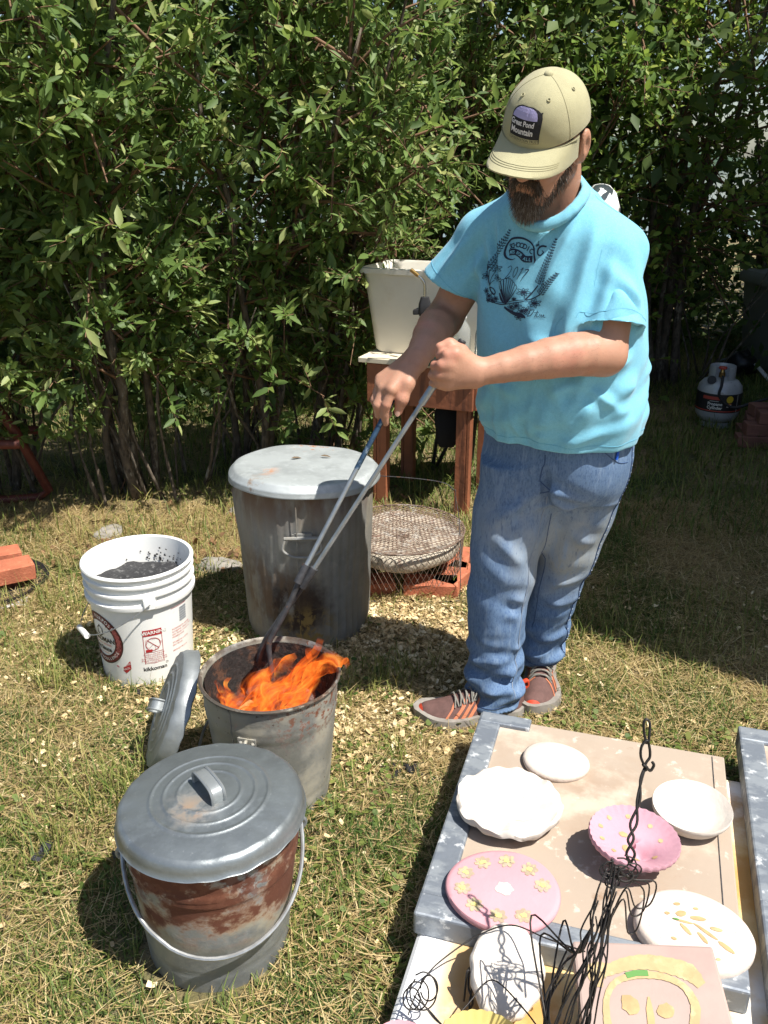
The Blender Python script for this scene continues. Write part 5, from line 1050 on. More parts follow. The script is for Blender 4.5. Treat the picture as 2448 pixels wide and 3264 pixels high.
# ---------------------------------------------------------------- smooth distance-field modelling for the figure
class Field:
    def __init__(s, lo, hi, h):
        s.lo = np.array(lo, float); s.h = h; s.n = np.ceil((np.array(hi) - s.lo) / h).astype(int) + 1
        s.F = np.full(s.n, .2, np.float32)
    def sub(s, lo, hi):
        a = np.clip(np.floor((np.array(lo) - s.lo) / s.h).astype(int), 0, s.n); b = np.clip(np.ceil((np.array(hi) - s.lo) / s.h).astype(int) + 1, 0, s.n)
        sl = tuple(slice(i, j) for i, j in zip(a, b)); g = [s.lo[k] + s.h * np.arange(a[k], b[k], dtype=np.float32) for k in range(3)]
        return sl, g[0][:, None, None], g[1][None, :, None], g[2][None, None, :]
    def put(s, sl, d, k, op='u'):
        A = s.F[sl]
        if op == 'u':
            if k > 0: h = np.clip(.5 + .5 * (A - d) / k, 0, 1); A = A * (1 - h) + d * h - k * h * (1 - h)
            else: A = np.minimum(A, d)
        elif op == 's':
            if k > 0: h = np.clip(.5 - .5 * (A + d) / k, 0, 1); A = A * (1 - h) - d * h + k * h * (1 - h)
            else: A = np.maximum(A, -d)
        s.F[sl] = A
    def cap(s, a, b, ra, rb=None, k=.012, op='u', flat=None):
        """tapered capsule; flat=(axis, factor) squashes it along an axis"""
        a = np.array(a, float); b = np.array(b, float); rb = ra if rb is None else rb; m = max(ra, rb) * 1.1 + k * 2 + s.h * 3
        sl, X, Y, Z = s.sub(np.minimum(a, b) - m, np.maximum(a, b) + m); ab = b - a; L2 = max(1e-9, ab @ ab)
        t = np.clip(((X - a[0]) * ab[0] + (Y - a[1]) * ab[1] + (Z - a[2]) * ab[2]) / L2, 0, 1)
        dx, dy, dz = X - a[0] - t * ab[0], Y - a[1] - t * ab[1], Z - a[2] - t * ab[2]
        q = dx * dx + dy * dy + dz * dz
        if flat is not None:
            ax = np.array(flat[0], float); ax /= np.linalg.norm(ax); pr = dx * ax[0] + dy * ax[1] + dz * ax[2]; q = q + pr * pr * (flat[1] ** 2 - 1)
        s.put(sl, np.sqrt(q) - (ra + t * (rb - ra)), k, op)
    def chain(s, P, r, k=.012, op='u', flat=None):
        for i in range(len(P) - 1): s.cap(P[i], P[i + 1], r[i], r[i + 1], k, op, flat)
    def ell(s, c, rad, M=None, k=.012, op='u'):
        """ellipsoid with frame M (columns = axes)"""
        c = np.array(c, float); M = np.eye(3) if M is None else np.array(M); rad = np.array(rad, float); m = rad.max() + k * 2 + s.h * 3
        sl, X, Y, Z = s.sub(c - m, c + m); X, Y, Z = X - c[0], Y - c[1], Z - c[2]
        p = [(X * M[0, i] + Y * M[1, i] + Z * M[2, i]) / rad[i] for i in range(3)]
        r = np.sqrt(p[0] ** 2 + p[1] ** 2 + p[2] ** 2); g = np.sqrt((p[0] / rad[0]) ** 2 + (p[1] / rad[1]) ** 2 + (p[2] / rad[2]) ** 2) + 1e-6
        s.put(sl, r * (r - 1) / g, k, op)
    def loft(s, tab, yaw, k=.012, n=2.3, fold=None, lo=None):
        """vertical loft: rows (z,cx,cy,a,b); a across the body, b front to back"""
        tab = np.array(tab, float); zz = tab[:, 0]; m = .06; ab = max(tab[:, 3].max(), tab[:, 4].max()) + m
        sl, X, Y, Z = s.sub((tab[:, 1].min() - ab, tab[:, 2].min() - ab, zz.min() - m), (tab[:, 1].max() + ab, tab[:, 2].max() + ab, zz.max() + m))
        zf = Z.ravel(); it = lambda c: csmooth(zz, tab[:, c], zf)[None, None, :].astype(np.float32)
        cx, cy, a, b = it(1), it(2), it(3), it(4); x, y = X - cx, Y - cy; c, sn = math.cos(yaw), math.sin(yaw)
        u = x * c - y * sn; v = -x * sn - y * c            # u: his left, v: his front
        if fold is not None: dr = fold(np.arctan2(v, u), Z, u, v)
        else: dr = 0
        rr = (np.abs(u / a) ** n + np.abs(v / b) ** n) ** (1 / n); d = (rr - 1) * np.minimum(a, b) * .95 + dr
        d = np.maximum(d, np.maximum(zz.min() - Z, Z - zz.max()))
        s.put(sl, d.astype(np.float32), k)
    def cut(s, p, nrm, box_lo, box_hi, k=.004):
        """remove everything on the +nrm side of the plane within the box"""
        sl, X, Y, Z = s.sub(box_lo, box_hi); n_ = np.array(nrm, float); n_ /= np.linalg.norm(n_)
        d = -((X - p[0]) * n_[0] + (Y - p[1]) * n_[1] + (Z - p[2]) * n_[2]); s.put(sl, d.astype(np.float32), k, 's')
    def mesh(s, name, origin):
        F = s.F; F[0], F[-1] = .2, .2; F[:, 0], F[:, -1] = .2, .2; F[:, :, 0], F[:, :, -1] = .2, .2
        n = s.n; cn = n - 1; inside = F < 0; tot = int(cn[0] * cn[1] * cn[2]); st = np.array([cn[1] * cn[2], cn[2], 1], dtype=np.int64)
        acc_i, acc_p, quads = [], [], []
        for ax in range(3):
            o1, o2 = (ax + 1) % 3, (ax + 2) % 3
            A = [slice(None)] * 3; B = [slice(None)] * 3; A[ax] = slice(0, -1); B[ax] = slice(1, None)
            cr = inside[tuple(A)] != inside[tuple(B)]; idx = np.argwhere(cr)
            fa = F[tuple(A)][cr]; fb = F[tuple(B)][cr]; t = fa / (fa - fb); p = idx.astype(np.float32); p[:, ax] += t
            c = idx @ st; q = np.stack([c, c - st[o1], c - st[o1] - st[o2], c - st[o2]], 1)
            for k in range(4): acc_i.append(q[:, k]); acc_p.append(p)
            fl = fa < 0; q[~fl] = q[~fl][:, ::-1]; quads.append(q)
        I_ = np.concatenate(acc_i); P = np.concatenate(acc_p); u, inv = np.unique(I_, return_inverse=True); cnt = np.bincount(inv)
        V = np.stack([np.bincount(inv, P[:, k]) / cnt for k in range(3)], 1) * s.h + s.lo - np.array(origin)
        Q = np.searchsorted(u, np.concatenate(quads))
        # relax once or twice to remove stair-steps
        e = np.concatenate([Q[:, [0, 1]], Q[:, [1, 2]], Q[:, [2, 3]], Q[:, [3, 0]]])
        for lam in (.5, -.45, .5, -.45):
            S_ = np.stack([np.bincount(e[:, 0], V[e[:, 1], k], len(V)) for k in range(3)], 1); dg = np.bincount(e[:, 0], minlength=len(V))[:, None]
            V = V + lam * (S_ / dg - V)
        return npmesh(name, V, Q)
def csmooth(xs, ys, q):
    """monotone-ish cubic through (xs, ys)"""
    o = np.argsort(xs); xs, ys = np.asarray(xs)[o], np.asarray(ys)[o]; m = np.gradient(ys, xs); q = np.clip(q, xs[0], xs[-1]); i = np.clip(np.searchsorted(xs, q) - 1, 0, len(xs) - 2)
    h = xs[i + 1] - xs[i]; t = (q - xs[i]) / h
    return (2 * t ** 3 - 3 * t ** 2 + 1) * ys[i] + (t ** 3 - 2 * t ** 2 + t) * h * m[i] + (-2 * t ** 3 + 3 * t ** 2) * ys[i + 1] + (t ** 3 - t ** 2) * h * m[i + 1]
# ---------------------------------------------------------------- the man
PB = Vector((.39, 2.12, 0)); pv = np.array(PB)
man = thing('person', 'man in a khaki cap, aqua T-shirt and jeans working long tongs in the fire', 'person', PB)
HC = np.array([.326, 1.916, 1.465]); HS = np.array([.9255, -.3618, -.1119]); HF = np.array([-.3736, -.8242, -.4255]); HU = np.array([-.0617, -.4356, .8980]); HK = .9
_c, _s = math.cos(.13), math.sin(.13); HF, HU = HF * _c - HU * _s, HU * _c + HF * _s
_c, _s = math.cos(.17), math.sin(.17); HF, HS = HF * _c - HS * _s, HS * _c + HF * _s
HM = np.stack([HS, HF, HU], 1)
def hp(a, b, c): return HC + HK * (HS * a + HF * b + HU * c)
YAW = R(37); BS_ = np.array([math.cos(YAW), -math.sin(YAW), 0]); BF = np.array([-math.sin(YAW), -math.cos(YAW), 0])
SHL, SHR = np.array([.493, 1.972, 1.232]), np.array([.235, 2.105, 1.245])
ELL, ELR = np.array([.478, 1.872, 1.032]), np.array([.150, 2.185, 1.055])
WRL, WRR = np.array([.200, 1.803, 1.008]), np.array([.076, 1.960, 1.006])
mat('skin', (.42, .225, .150), .5, var=.06, vs=14, layers=[dict(c=(.47, .19, .135), s=9, lo=.5, hi=.7, amt=.6), dict(c=(.33, .17, .11), s=24, lo=.54, hi=.68, amt=.45), dict(c=(.30, .14, .085), s=220, lo=.60, hi=.70, amt=.35)], bump=[(260, .12, .6)], sss=.12, spec=.35)
# body: one continuous skin surface (head, neck, arms, hands; the trunk runs under the shirt)
B = Field((-.06, 1.68, .83), (.64, 2.30, 1.62), .0031)
B.cap((.42, 2.05, .90), (.40, 2.04, 1.2), .13, .12, k=.03); B.cap(SHL, SHR, .055, k=.04); B.cap((.385, 2.05, 1.24), hp(0, -.045, -.05), .062, .058, k=.035)
B.ell(hp(0, -.012, .03), np.array([.075, .094, .094]) * HK, HM, k=.0); B.ell(hp(0, .028, -.045), np.array([.060, .066, .085]) * HK, HM, k=.03)
B.cap(hp(0, .07, -.095), hp(0, .06, -.09), .028, k=.025); B.cap(hp(-.05, .0, -.06), hp(-.02, .07, -.095), .026, k=.02); B.cap(hp(.05, .0, -.06), hp(.02, .07, -.095), .026, k=.02)
B.cap(hp(0, .090, .022), hp(0, .113, -.026), .0085, .0135, k=.012); B.cap(hp(-.013, .100, -.030), hp(.013, .100, -.030), .009, k=.008)      # nose
B.cap(hp(-.035, .083, .030), hp(.035, .083, .030), .011, k=.014)                                                                       # brow
for sg in (-1, 1):
    B.ell(hp(.030 * sg, .086, .010), np.array([.013, .010, .010]), HM, k=.004, op='s'); B.ell(hp(.030 * sg, .078, .010), np.array([.0115, .0115, .0105]), HM, k=.004)   # lidded eyes
    B.ell(hp(.040 * sg, .062, -.020), np.array([.026, .024, .022]), HM, k=.02)                                                           # cheeks
    B.ell(hp(.087 * sg, -.020, -.010), np.array([.010, .0215, .033]), HM, k=.006); B.ell(hp(.101 * sg, -.014, -.008), np.array([.009, .012, .020]), HM, k=.004, op='s'); B.cap(hp(.083 * sg, -.008, -.040), hp(.080 * sg, -.002, -.034), .009, k=.006)
B.cap(hp(-.022, .095, -.0585), hp(.022, .095, -.0585), .0055, k=.006); B.cap(hp(-.018, .094, -.068), hp(.018, .094, -.068), .006, k=.005)   # lips
# left arm (forearm across the body) and fist
B.chain([SHL, (SHL + ELL) / 2 + [.006, 0, 0], ELL], [.054, .052, .045], k=.008)
B.cap(ELL, [.44, 1.86, 1.036], .043, .049, k=.02); B.chain([[.44, 1.86, 1.036], [.40, 1.848, 1.036], [.35, 1.834, 1.031], [.30, 1.822, 1.024], [.25, 1.812, 1.016], WRL], [.047, .0465, .043, .0375, .0315, .0275], k=.004)
kn = [np.array(p) for p in ((.130, 1.778, 1.050), (.119, 1.774, 1.029), (.115, 1.778, 1.008), (.117, 1.787, .988))]
for i, q in enumerate(kn):
    base = WRL + np.array([-.012, 0, .012 - i * .008]); B.cap(base, q + [.016, .004, 0], .0215, .016, k=.014); B.cap(q + [.016, .004, 0], q, .015, .0125, k=.008)
    f1 = q + np.array([-.013, .020, -.005]); f2 = f1 + np.array([.004, .028, -.001]); f3 = f2 + np.array([.024, .004, .002]); r0 = (.0102, .0102, .0097, .009)[i]
    B.chain([q, f1, f2, f3], [r0 * 1.06, r0, r0 * .95, r0 * .85], k=.003)
B.chain([WRL + [-.018, .004, .018], [.160, 1.803, 1.052], [.137, 1.806, 1.066], [.116, 1.800, 1.062]], [.018, .0145, .0125, .010], k=.008)
# right arm and hand
B.chain([SHR, (SHR + ELR) / 2, ELR], [.050, .048, .043], k=.008)
B.cap(ELR, [.137, 2.14, 1.054], .041, .046, k=.02); B.chain([[.137, 2.14, 1.054], [.124, 2.10, 1.049], [.108, 2.05, 1.038], [.092, 2.00, 1.022], WRR], [.046, .045, .0405, .0335, .028], k=.004)
ri = [np.array(p) for p in ((.017, 1.899, .947), (.000, 1.917, .944), (-.006, 1.938, .948), (-.006, 1.957, .957))]
for i, q in enumerate(ri): B.cap(WRR + np.array([-.006, -.006 + i * .008, -.010]), q, .0235, .0155, k=.014)
B.chain([ri[0], [.005, 1.893, .914], [.001, 1.900, .890], [.004, 1.908, .868]], [.0118, .0108, .0098, .0086], k=.003)
B.chain([ri[1], [-.014, 1.905, .910], [-.010, 1.918, .884], [.010, 1.930, .882]], [.0125, .0118, .0108, .0095], k=.003)
B.chain([ri[2], [-.020, 1.926, .916], [-.012, 1.938, .894], [.012, 1.946, .898]], [.012, .0112, .0105, .009], k=.003)
B.chain([ri[3], [-.016, 1.950, .928], [-.006, 1.958, .908], [.014, 1.960, .912]], [.011, .0102, .0095, .0085], k=.003)
B.chain([WRR + [-.006, -.022, -.016], [.052, 1.910, .957], [.041, 1.899, .925], [.032, 1.903, .896]], [.018, .0155, .0128, .0102], k=.010)
body = fin('body', B.mesh('body', pv), 'skin', man, sharp=0)
mat('nail', (.60, .36, .28), .3, spec=.5)
def nail(c, n_, up, w, l):
    n_ = unit(np.array(n_)); up = np.array(up) - n_ * (np.array(up) @ n_); up = unit(up); sd = np.cross(n_, up); V = []
    for k in range(12): t = k * .5236; V.append(np.array(c) + sd * w * math.cos(t) + up * l * math.sin(t) + n_ * (.0008 - .0016 * math.cos(t) ** 2) - pv)
    obj('nail', (V + [np.array(c) + n_ * .0012 - pv], [(k, (k + 1) % 12, 12) for k in range(12)]), 'nail', body, sharp=0)
nail((.0305, 1.893, .8935), (-.02, -1, -.15), (-.1, -.1, -1), .0058, .0072)
# hair and beard: strands over a thin base
mat('hair', (.035, .027, .022), .55, var=.3, vs=60); mat('beard', (.055, .038, .028), .7, var=.2, vs=70); grass_mat('beard_strand', [(.035, .024, .018), (.085, .06, .042), (.20, .18, .16), (.38, .36, .34)])
Bd = Field(hp(0, .05, -.1) - .16, hp(0, .05, -.1) + .14, .0032)
Bd.ell(hp(0, .082, -.108), np.array([.036, .026, .030]) * HK, HM, k=0); Bd.ell(hp(0, .086, -.134), np.array([.027, .019, .028]) * HK, HM, k=.02)
for sg in (-1, 1): Bd.chain([hp(.030 * sg, .066, -.095), hp(.052 * sg, .040, -.070), hp(.066 * sg, .012, -.040)], [.019, .012, .007], k=.015); Bd.chain([hp(.004 * sg, .106, -.046), hp(.024 * sg, .096, -.056), hp(.032 * sg, .084, -.082)], [.0055, .0065, .008], k=.006)
Bd.ell(hp(0, .084, -.088), np.array([.032, .021, .013]), HM, k=.012); Bd.ell(hp(0, .106, -.064), np.array([.014, .012, .0048]), HM, k=.003, op='s')
bmesh_ = Bd.mesh('beard', pv); brd = fin('beard', bmesh_, 'beard', man, sharp=0)
def strands(host, n, dirf, L, w, mt, name, seed, lift=.001):
    g = np.random.default_rng(seed); co = np.empty(len(host.vertices) * 3, np.float32); host.vertices.foreach_get('co', co); co = co.reshape(-1, 3); no = np.empty_like(co); host.vertices.foreach_get('normal', no.ravel()) if False else None
    nn = np.array([v.normal[:] for v in host.vertices]); i = g.integers(0, len(co), n); P = co[i]; N_ = nn[i]
    D = unit(np.array([dirf(p + pv) for p in P]) + N_ * .35 + g.normal(0, .22, (n, 3))); S_ = unit(np.cross(D, N_ + g.normal(0, .3, (n, 3)))); l = L * g.uniform(.5, 1.2, n)[:, None]; ww = w * g.uniform(.6, 1.2, n)[:, None]
    P0 = P + N_ * lift - D * l * .25; M_ = P0 + D * l * .55 + N_ * .0012; T_ = P0 + D * l
    V = np.stack([P0 - S_ * ww, P0 + S_ * ww, M_ + S_ * ww * .8, M_ - S_ * ww * .8, T_], 1); k = np.arange(n)[:, None] * 5
    return npmesh(name, V.reshape(-1, 3), k + np.array([[0, 1, 2, 3]]), k + np.array([[3, 2, 4]]))
dn = HF * .25 - HU * .95
bh_ = strands(bmesh_, 5200, lambda p: dn + HS * ((p - HC) @ HS) * 2.0, .022, .00045, 'beard', 'beard_hairs', 4); _g = np.random.default_rng(3); _z = np.array([v.co[:] for v in bh_.vertices]).reshape(-1, 5, 3)[:, 0]; _l = ((_z + pv - HC) @ HU); vattr(bh_, 'v', np.repeat(np.clip(_g.normal(.36, .26, len(_z)) + (-.080 - _l) * 5.0, 0, 1), 5)); fin('beard_hairs', bh_, 'beard_strand', brd, sharp=0)['kind'] = 'stuff'
Hr = Field(HC - .13, HC + .13, .004); Hr.ell(hp(0, -.016, .030), np.array([.0785, .0955, .096]) * HK, HM, k=0)
Hr.cut(hp(0, 0, .046), HU + HF * .05, HC - .13, HC + .13); Hr.cut(hp(0, .030, 0), HF + HU * .35, HC - .13, HC + .13); Hr.cut(hp(0, 0, -.055), -HU - HF * .3, HC - .13, HC + .13)
for sg in (-1, 1): Hr.ell(hp(.079 * sg, -.006, -.012), np.array([.03, .026, .036]), HM, k=.004, op='s')
hm_ = Hr.mesh('hair', pv); hr_ = fin('hair', hm_, 'hair', man, sharp=0)
fin('hair_strands', strands(hm_, 1500, lambda p: -HU * .9 - HF * .45, .018, .0005, 'hair', 'hair_strands', 5), 'hair', hr_, sharp=0)['kind'] = 'stuff'
mat('eyebrow', (.05, .035, .025), .8)
# fine hairs on the forearms
class _Sub: pass
def forearm_hair(E_, W_, n, seed):
    co = np.empty(len(body.data.vertices) * 3, np.float32); body.data.vertices.foreach_get('co', co); co = co.reshape(-1, 3) + pv; ab = W_ - E_; t = ((co - E_) @ ab) / (ab @ ab); d = np.linalg.norm(co - E_ - t[:, None] * ab, axis=1)
    idx = np.where((t > .1) & (t < .95) & (d < .06))[0]; h = _Sub(); h.vertices = [body.data.vertices[int(i)] for i in np.random.default_rng(seed).choice(idx, n)]
    g = np.random.default_rng(seed); P = np.array([v.co[:] for v in h.vertices]); N_ = np.array([v.normal[:] for v in h.vertices]); D = unit(unit(ab) * .8 + N_ * .35 + g.normal(0, .35, (n, 3))); S_ = unit(np.cross(D, N_)); l = g.uniform(.006, .015, n)[:, None]; w = .0001
    V = np.stack([P - S_ * w, P + S_ * w, P + D * l], 1); k = np.arange(n)[:, None] * 3
    fin('arm_hairs', npmesh('arm_hairs', V.reshape(-1, 3), None, k + np.array([[0, 1, 2]])), 'eyebrow', body, sharp=0)['kind'] = 'stuff'
forearm_hair(ELL, WRL, 1100, 1); forearm_hair(ELR, WRR, 1300, 2)
for sg in (-1, 1): obj('eyebrow', tube([hp(.014 * sg, .094, .030) - pv, hp(.03 * sg, .0925, .036) - pv, hp(.046 * sg, .080, .030) - pv], [.003, .004, .002], 6), 'eyebrow', body)

# cap
mat('khaki', (.355, .33, .195), .85, var=.05, vs=30, layers=[dict(c=(.34, .31, .17), s=7, lo=.5, hi=.7, amt=.5)], bump=[(700, .25, .5), (16, .25, 1.2)], sheen=.1)
mat('khaki_dark', (.30, .275, .16), .9); mat('patch_black', (.014, .013, .016), .8, bump=(600, .3, .5)); mat('patch_lilac', (.36, .33, .56), .7, bump=(500, .3, .5)); mat('patch_thread', (.62, .60, .62), .7)
def cap_pt(th, az, off=0):
    """dome: th from crown, az 0 = front, + to his left"""
    sx, sy, sz = .0925, .111, .106; d = np.array([math.sin(th) * math.sin(az), math.sin(th) * math.cos(az), math.cos(th)])
    k = 1.0 + .05 * math.exp(-((th - .75) / .4) ** 2) * max(0, math.cos(az)) ** 2     # structured front
    k -= .010 * math.exp(-(min(abs(((az + R(30)) % R(60)) - R(30)), 1) / .035) ** 2) * min(1, th * 2) * .55
    k += .006 * math.sin(az * 3 + 1.2) * math.sin(th * 3) + .004 * math.sin(az * 7 + th * 5) * min(1, th)
    return hp(d[0] * (sx * k + off), d[1] * (sy * k + off) - .006, d[2] * (sz * k + off) + .036) - pv
NA, NT = 96, 26; V, Fc = [], []
tmax = lambda az: R(92) - R(9) * math.sin(az) ** 2 + R(7) * (1 - math.cos(az)) * .5
for j in range(NT + 1):
    for i in range(NA): az = 2 * math.pi * i / NA - math.pi; V.append(cap_pt(max(.0005, tmax(az) * j / NT), az))
for j in range(NT):
    for i in range(NA): Fc.append((j * NA + i, (j + 1) * NA + i, (j + 1) * NA + (i + 1) % NA, j * NA + (i + 1) % NA))
b0 = len(V)
for i in range(NA): az = 2 * math.pi * i / NA - math.pi; V.append(cap_pt(tmax(az) * .99, az, -.005))
for i in range(NA): Fc.append((NT * NA + i, b0 + i, b0 + (i + 1) % NA, NT * NA + (i + 1) % NA))
cap_ = obj('cap', (V, Fc), 'khaki', man, sharp=60)
bl_ = lathe([(.0005, .006), (.005, .0055), (.0085, .003), (.0095, 0)], 20); c0 = cap_pt(.0005, 0) + pv
obj('button', ([c0 + HM @ np.array(p) * 1.0 - HU * .001 - pv for p in bl_[0]], bl_[1]), 'khaki', cap_)
# brim
V, Fc = [], []; NS_, NB = 40, 14
for side in (0, 1):
    for j in range(NB + 1):
        t = j / NB
        for i in range(NS_ + 1):
            u = i / NS_ * 2 - 1; az = u * R(78); e = (cap_pt(R(92), az, -.002) + pv - HC) @ HM / HK
            Lb = .092 * (1 - abs(u) ** 3.2) ** .55 + .0005; fx = e[0] * (1 + .06 * t * (1 - u * u)) ; fy = e[1] + Lb * t; fz = e[2] + .003 * (1 - t) - .026 * t * (.1 + .9 * (abs(u) ** 1.6)) - .020 * u * u * t - .002 * t
            V.append(hp(fx, fy, fz - side * .0035) - pv)
n1_ = (NB + 1) * (NS_ + 1)
for j in range(NB):
    for i in range(NS_):
        a = j * (NS_ + 1) + i; Fc.append((a, a + 1, a + NS_ + 2, a + NS_ + 1)); a += n1_; Fc.append((a, a + NS_ + 1, a + NS_ + 2, a + 1))
a = NB * (NS_ + 1)
for i in range(NS_): Fc.append((a + i, a + i + 1, n1_ + a + i + 1, n1_ + a + i))
brim = obj('brim', (V, Fc), 'khaki', cap_, sharp=60)
BV_ = V
for q, jj in enumerate((9, 10, 11)): 
    P = [Vector(BV_[jj * (NS_ + 1) + i]) + Vector(HU) * .0006 for i in range(5, NS_ - 4)]; obj('stitching', tube(P, .0005, 4), 'khaki_dark', brim)
obj('sweatband_seam', tube([cap_pt(R(91), R(a_), .0012) for a_ in range(-75, 76, 5)], .0009, 5), 'khaki_dark', cap_)
for a_ in (-60, 60): 
    obj('panel_seam', tube([cap_pt(R(4 + k * 4.2), R(a_) + .0, .0006) for k in range(21)], .0004, 4), 'khaki_dark', cap_)
for a_ in (30, -30, 90):
    c = cap_pt(R(38), R(a_), .0012) + pv; n_ = unit(c - HC); t1 = unit(np.cross(n_, HU)); t2 = np.cross(n_, t1); obj('eyelet', tube([c + (t1 * math.cos(t) + t2 * math.sin(t)) * .0032 - pv for t in [k * .6283 for k in range(10)]], .0011, 6, closed=True), 'khaki', cap_)
def on_cap(x, y, off):
    x, y = x * 1.28, y * 1.28
    return cap_pt(R(66) - y / .098, -.07 + x / (.103 * max(.3, math.sin(R(66) - y / .098))), off)
def capdec(name, vf, mt, off): return obj(name, ([on_cap(x, y, off) for x, y in vf[0]], vf[1]), mt, cap_, smooth=False)
def shape_rows(rows, nx=14):
    """filled shape between left/right limits on successive rows (y,x0,x1)"""
    V, Fc = [], []
    for (y, a, b) in rows: V += [(a + (b - a) * i / nx, y) for i in range(nx + 1)]
    for j in range(len(rows) - 1):
        for i in range(nx): k = j * (nx + 1) + i; Fc.append((k, k + 1, k + nx + 2, k + nx + 1))
    return V, Fc
PWD = .031
capdec('patch', shape_rows([(-.024, -PWD, PWD), (-.01, -PWD, PWD), (.004, -PWD, PWD), (.012, -PWD, PWD * .98), (.018, -PWD * .9, PWD * .9), (.023, -PWD * .7, PWD * .62), (.0265, -PWD * .4, PWD * .28)]), 'patch_black', .0016)
capdec('patch_sky', shape_rows([(.0085, -PWD * .93, PWD * .72), (.013, -PWD * .9, PWD * .70), (.018, -PWD * .78, PWD * .62), (.022, -PWD * .6, PWD * .48), (.025, -PWD * .34, PWD * .2)]), 'patch_lilac', .0022)
capdec('patch_text', j2(place2d(text2d('Great Pond', .0102, bold=.0003), -.0055, .0025), place2d(text2d('Mountain', .0122, bold=.0003), -.0045, -.0085)), 'patch_thread', .0024)
capdec('patch_strip', shape_rows([(-.0235, -PWD * .97, PWD * .97), (-.0175, -PWD * .97, PWD * .97)]), 'khaki', .0021)
capdec('patch_strip_text', place2d(text2d('CONSERVATION TRUST', .0056), 0, -.0205), 'patch_black', .0026)
capdec('patch_tree', j2(*[stroke2d([(.0225, .004 + k * .0028), (.0285, .0055 + k * .0028)], .0022) for k in range(6)]), 'patch_black', .0025)

# T-shirt
mat('aqua_cotton', (.165, .455, .60), .9, var=.05, vs=120, layers=[dict(c=(.24, .53, .66), s=420, lo=.5, hi=.62, amt=.55), dict(c=(.11, .38, .53), s=320, lo=.54, hi=.66, amt=.45, off=8)], bump=[(900, .18, .5), (22, .18, .9)], sheen=.15)
S = Field((.06, 1.72, .735), (.72, 2.36, 1.44), .0044)
def sfold(a, Z, u, v):
    low = 1 - smoothstep(.80, 1.02, Z)
    d = low * (.0045 * np.sin(a * 7 + 1.5 + 2 * np.sin(Z * 9)) + .003 * np.sin(a * 13 + Z * 14))
    d = d + .0035 * np.sin(Z * 62 + a * 5.0 + 1.2 * np.sin(a * 3)) * np.exp(-((Z - .90) / .07) ** 2)
    d = d + .003 * np.sin(a * 9 - Z * 26) * np.exp(-((Z - 1.10) / .09) ** 2)
    return d.astype(np.float32)
S.loft([(.800, .436, 2.072, .192, .174), (.82, .435, 2.068, .195, .176), (.86, .432, 2.058, .201, .184), (.93, .426, 2.05, .200, .182), (1.00, .420, 2.045, .199, .174), (1.08, .410, 2.04, .196, .160), (1.16, .398, 2.038, .192, .146), (1.22, .390, 2.037, .184, .130), (1.27, .383, 2.035, .166, .112), (1.31, .378, 2.03, .13, .092), (1.345, .372, 2.02, .085, .075)], YAW, k=0, fold=sfold)
S.cap((.43, 2.10, 1.19), (.385, 2.045, 1.345), .082, .066, k=.05)
S.cap((.36, 1.995, 1.325), SHL + [0, 0, .008], .060, .064, k=.045); S.cap((.345, 2.02, 1.32), SHR + [0, 0, .012], .058, .066, k=.045)
HL_, HR_ = np.array([.487, 1.892, 1.085]), np.array([.158, 2.135, 1.148])
def sleeve(a, b, ra, rb, nrm, cav):
    """open-ended sleeve from a to the hem at b"""
    a, b = np.array(a), np.array(b); e = b + (b - a) * .35; sl, X, Y, Z = S.sub(np.minimum(a, e) - .13, np.maximum(a, e) + .13)
    def cd(p, q, r0, r1):
        ab = q - p; t = np.clip(((X - p[0]) * ab[0] + (Y - p[1]) * ab[1] + (Z - p[2]) * ab[2]) / (ab @ ab), 0, 1)
        return np.sqrt((X - p[0] - t * ab[0]) ** 2 + (Y - p[1] - t * ab[1]) ** 2 + (Z - p[2] - t * ab[2]) ** 2) - (r0 + t * (r1 - r0))
    n_ = unit(np.array(nrm, float)); d = np.maximum(cd(a, e, ra, rb + (rb - ra) * .35), (X - b[0]) * n_[0] + (Y - b[1]) * n_[1] + (Z - b[2]) * n_[2])
    d = np.maximum(d, -cd(b + (a - b) * .3, e + (b - a) * .3, cav, cav)); S.put(sl, d.astype(np.float32), .022)
sleeve(SHL + [.002, 0, 0], HL_, .066, .077, HL_ - SHL + [0, .03, 0], .067); sleeve(SHR, HR_, .064, .068, HR_ - SHR + [.02, 0, -.03], .058)
def tp(u, z, out=0.0):
    """point on the shirt front: u across (his left +), z height"""
    rows = {0: 0}; cx = np.interp(z, [.78, .95, 1.1, 1.2, 1.27], [.436, .427, .412, .395, .384]); cy = np.interp(z, [.78, .95, 1.1, 1.2, 1.27], [2.072, 2.048, 2.04, 2.037, 2.035]); a = np.interp(z, [.78, .95, 1.1, 1.2, 1.27], [.192, .204, .203, .199, .176]); b = np.interp(z, [.78, .95, 1.1, 1.2, 1.27], [.174, .184, .16, .138, .112])
    v = b * max(0, 1 - abs(u / a) ** 2.3) ** (1 / 2.3) + out; return np.array([cx, cy, z]) + BS_ * u + BF * v
NC = np.array([.350, 1.972, 1.352]); NG = unit(BF * .84 + np.array([0, 0, -.50])); NS2 = BS_; NN = np.cross(NS2, NG); NN = NN if NN[2] > 0 else -NN
S.cap(NC - NN * .06, NC + NN * .14, .070, .078, .006, 's'); S.cut(NC + NN * .004, NN, NC - .13, NC + .13, .006)
shm = S.mesh('shirt', pv)
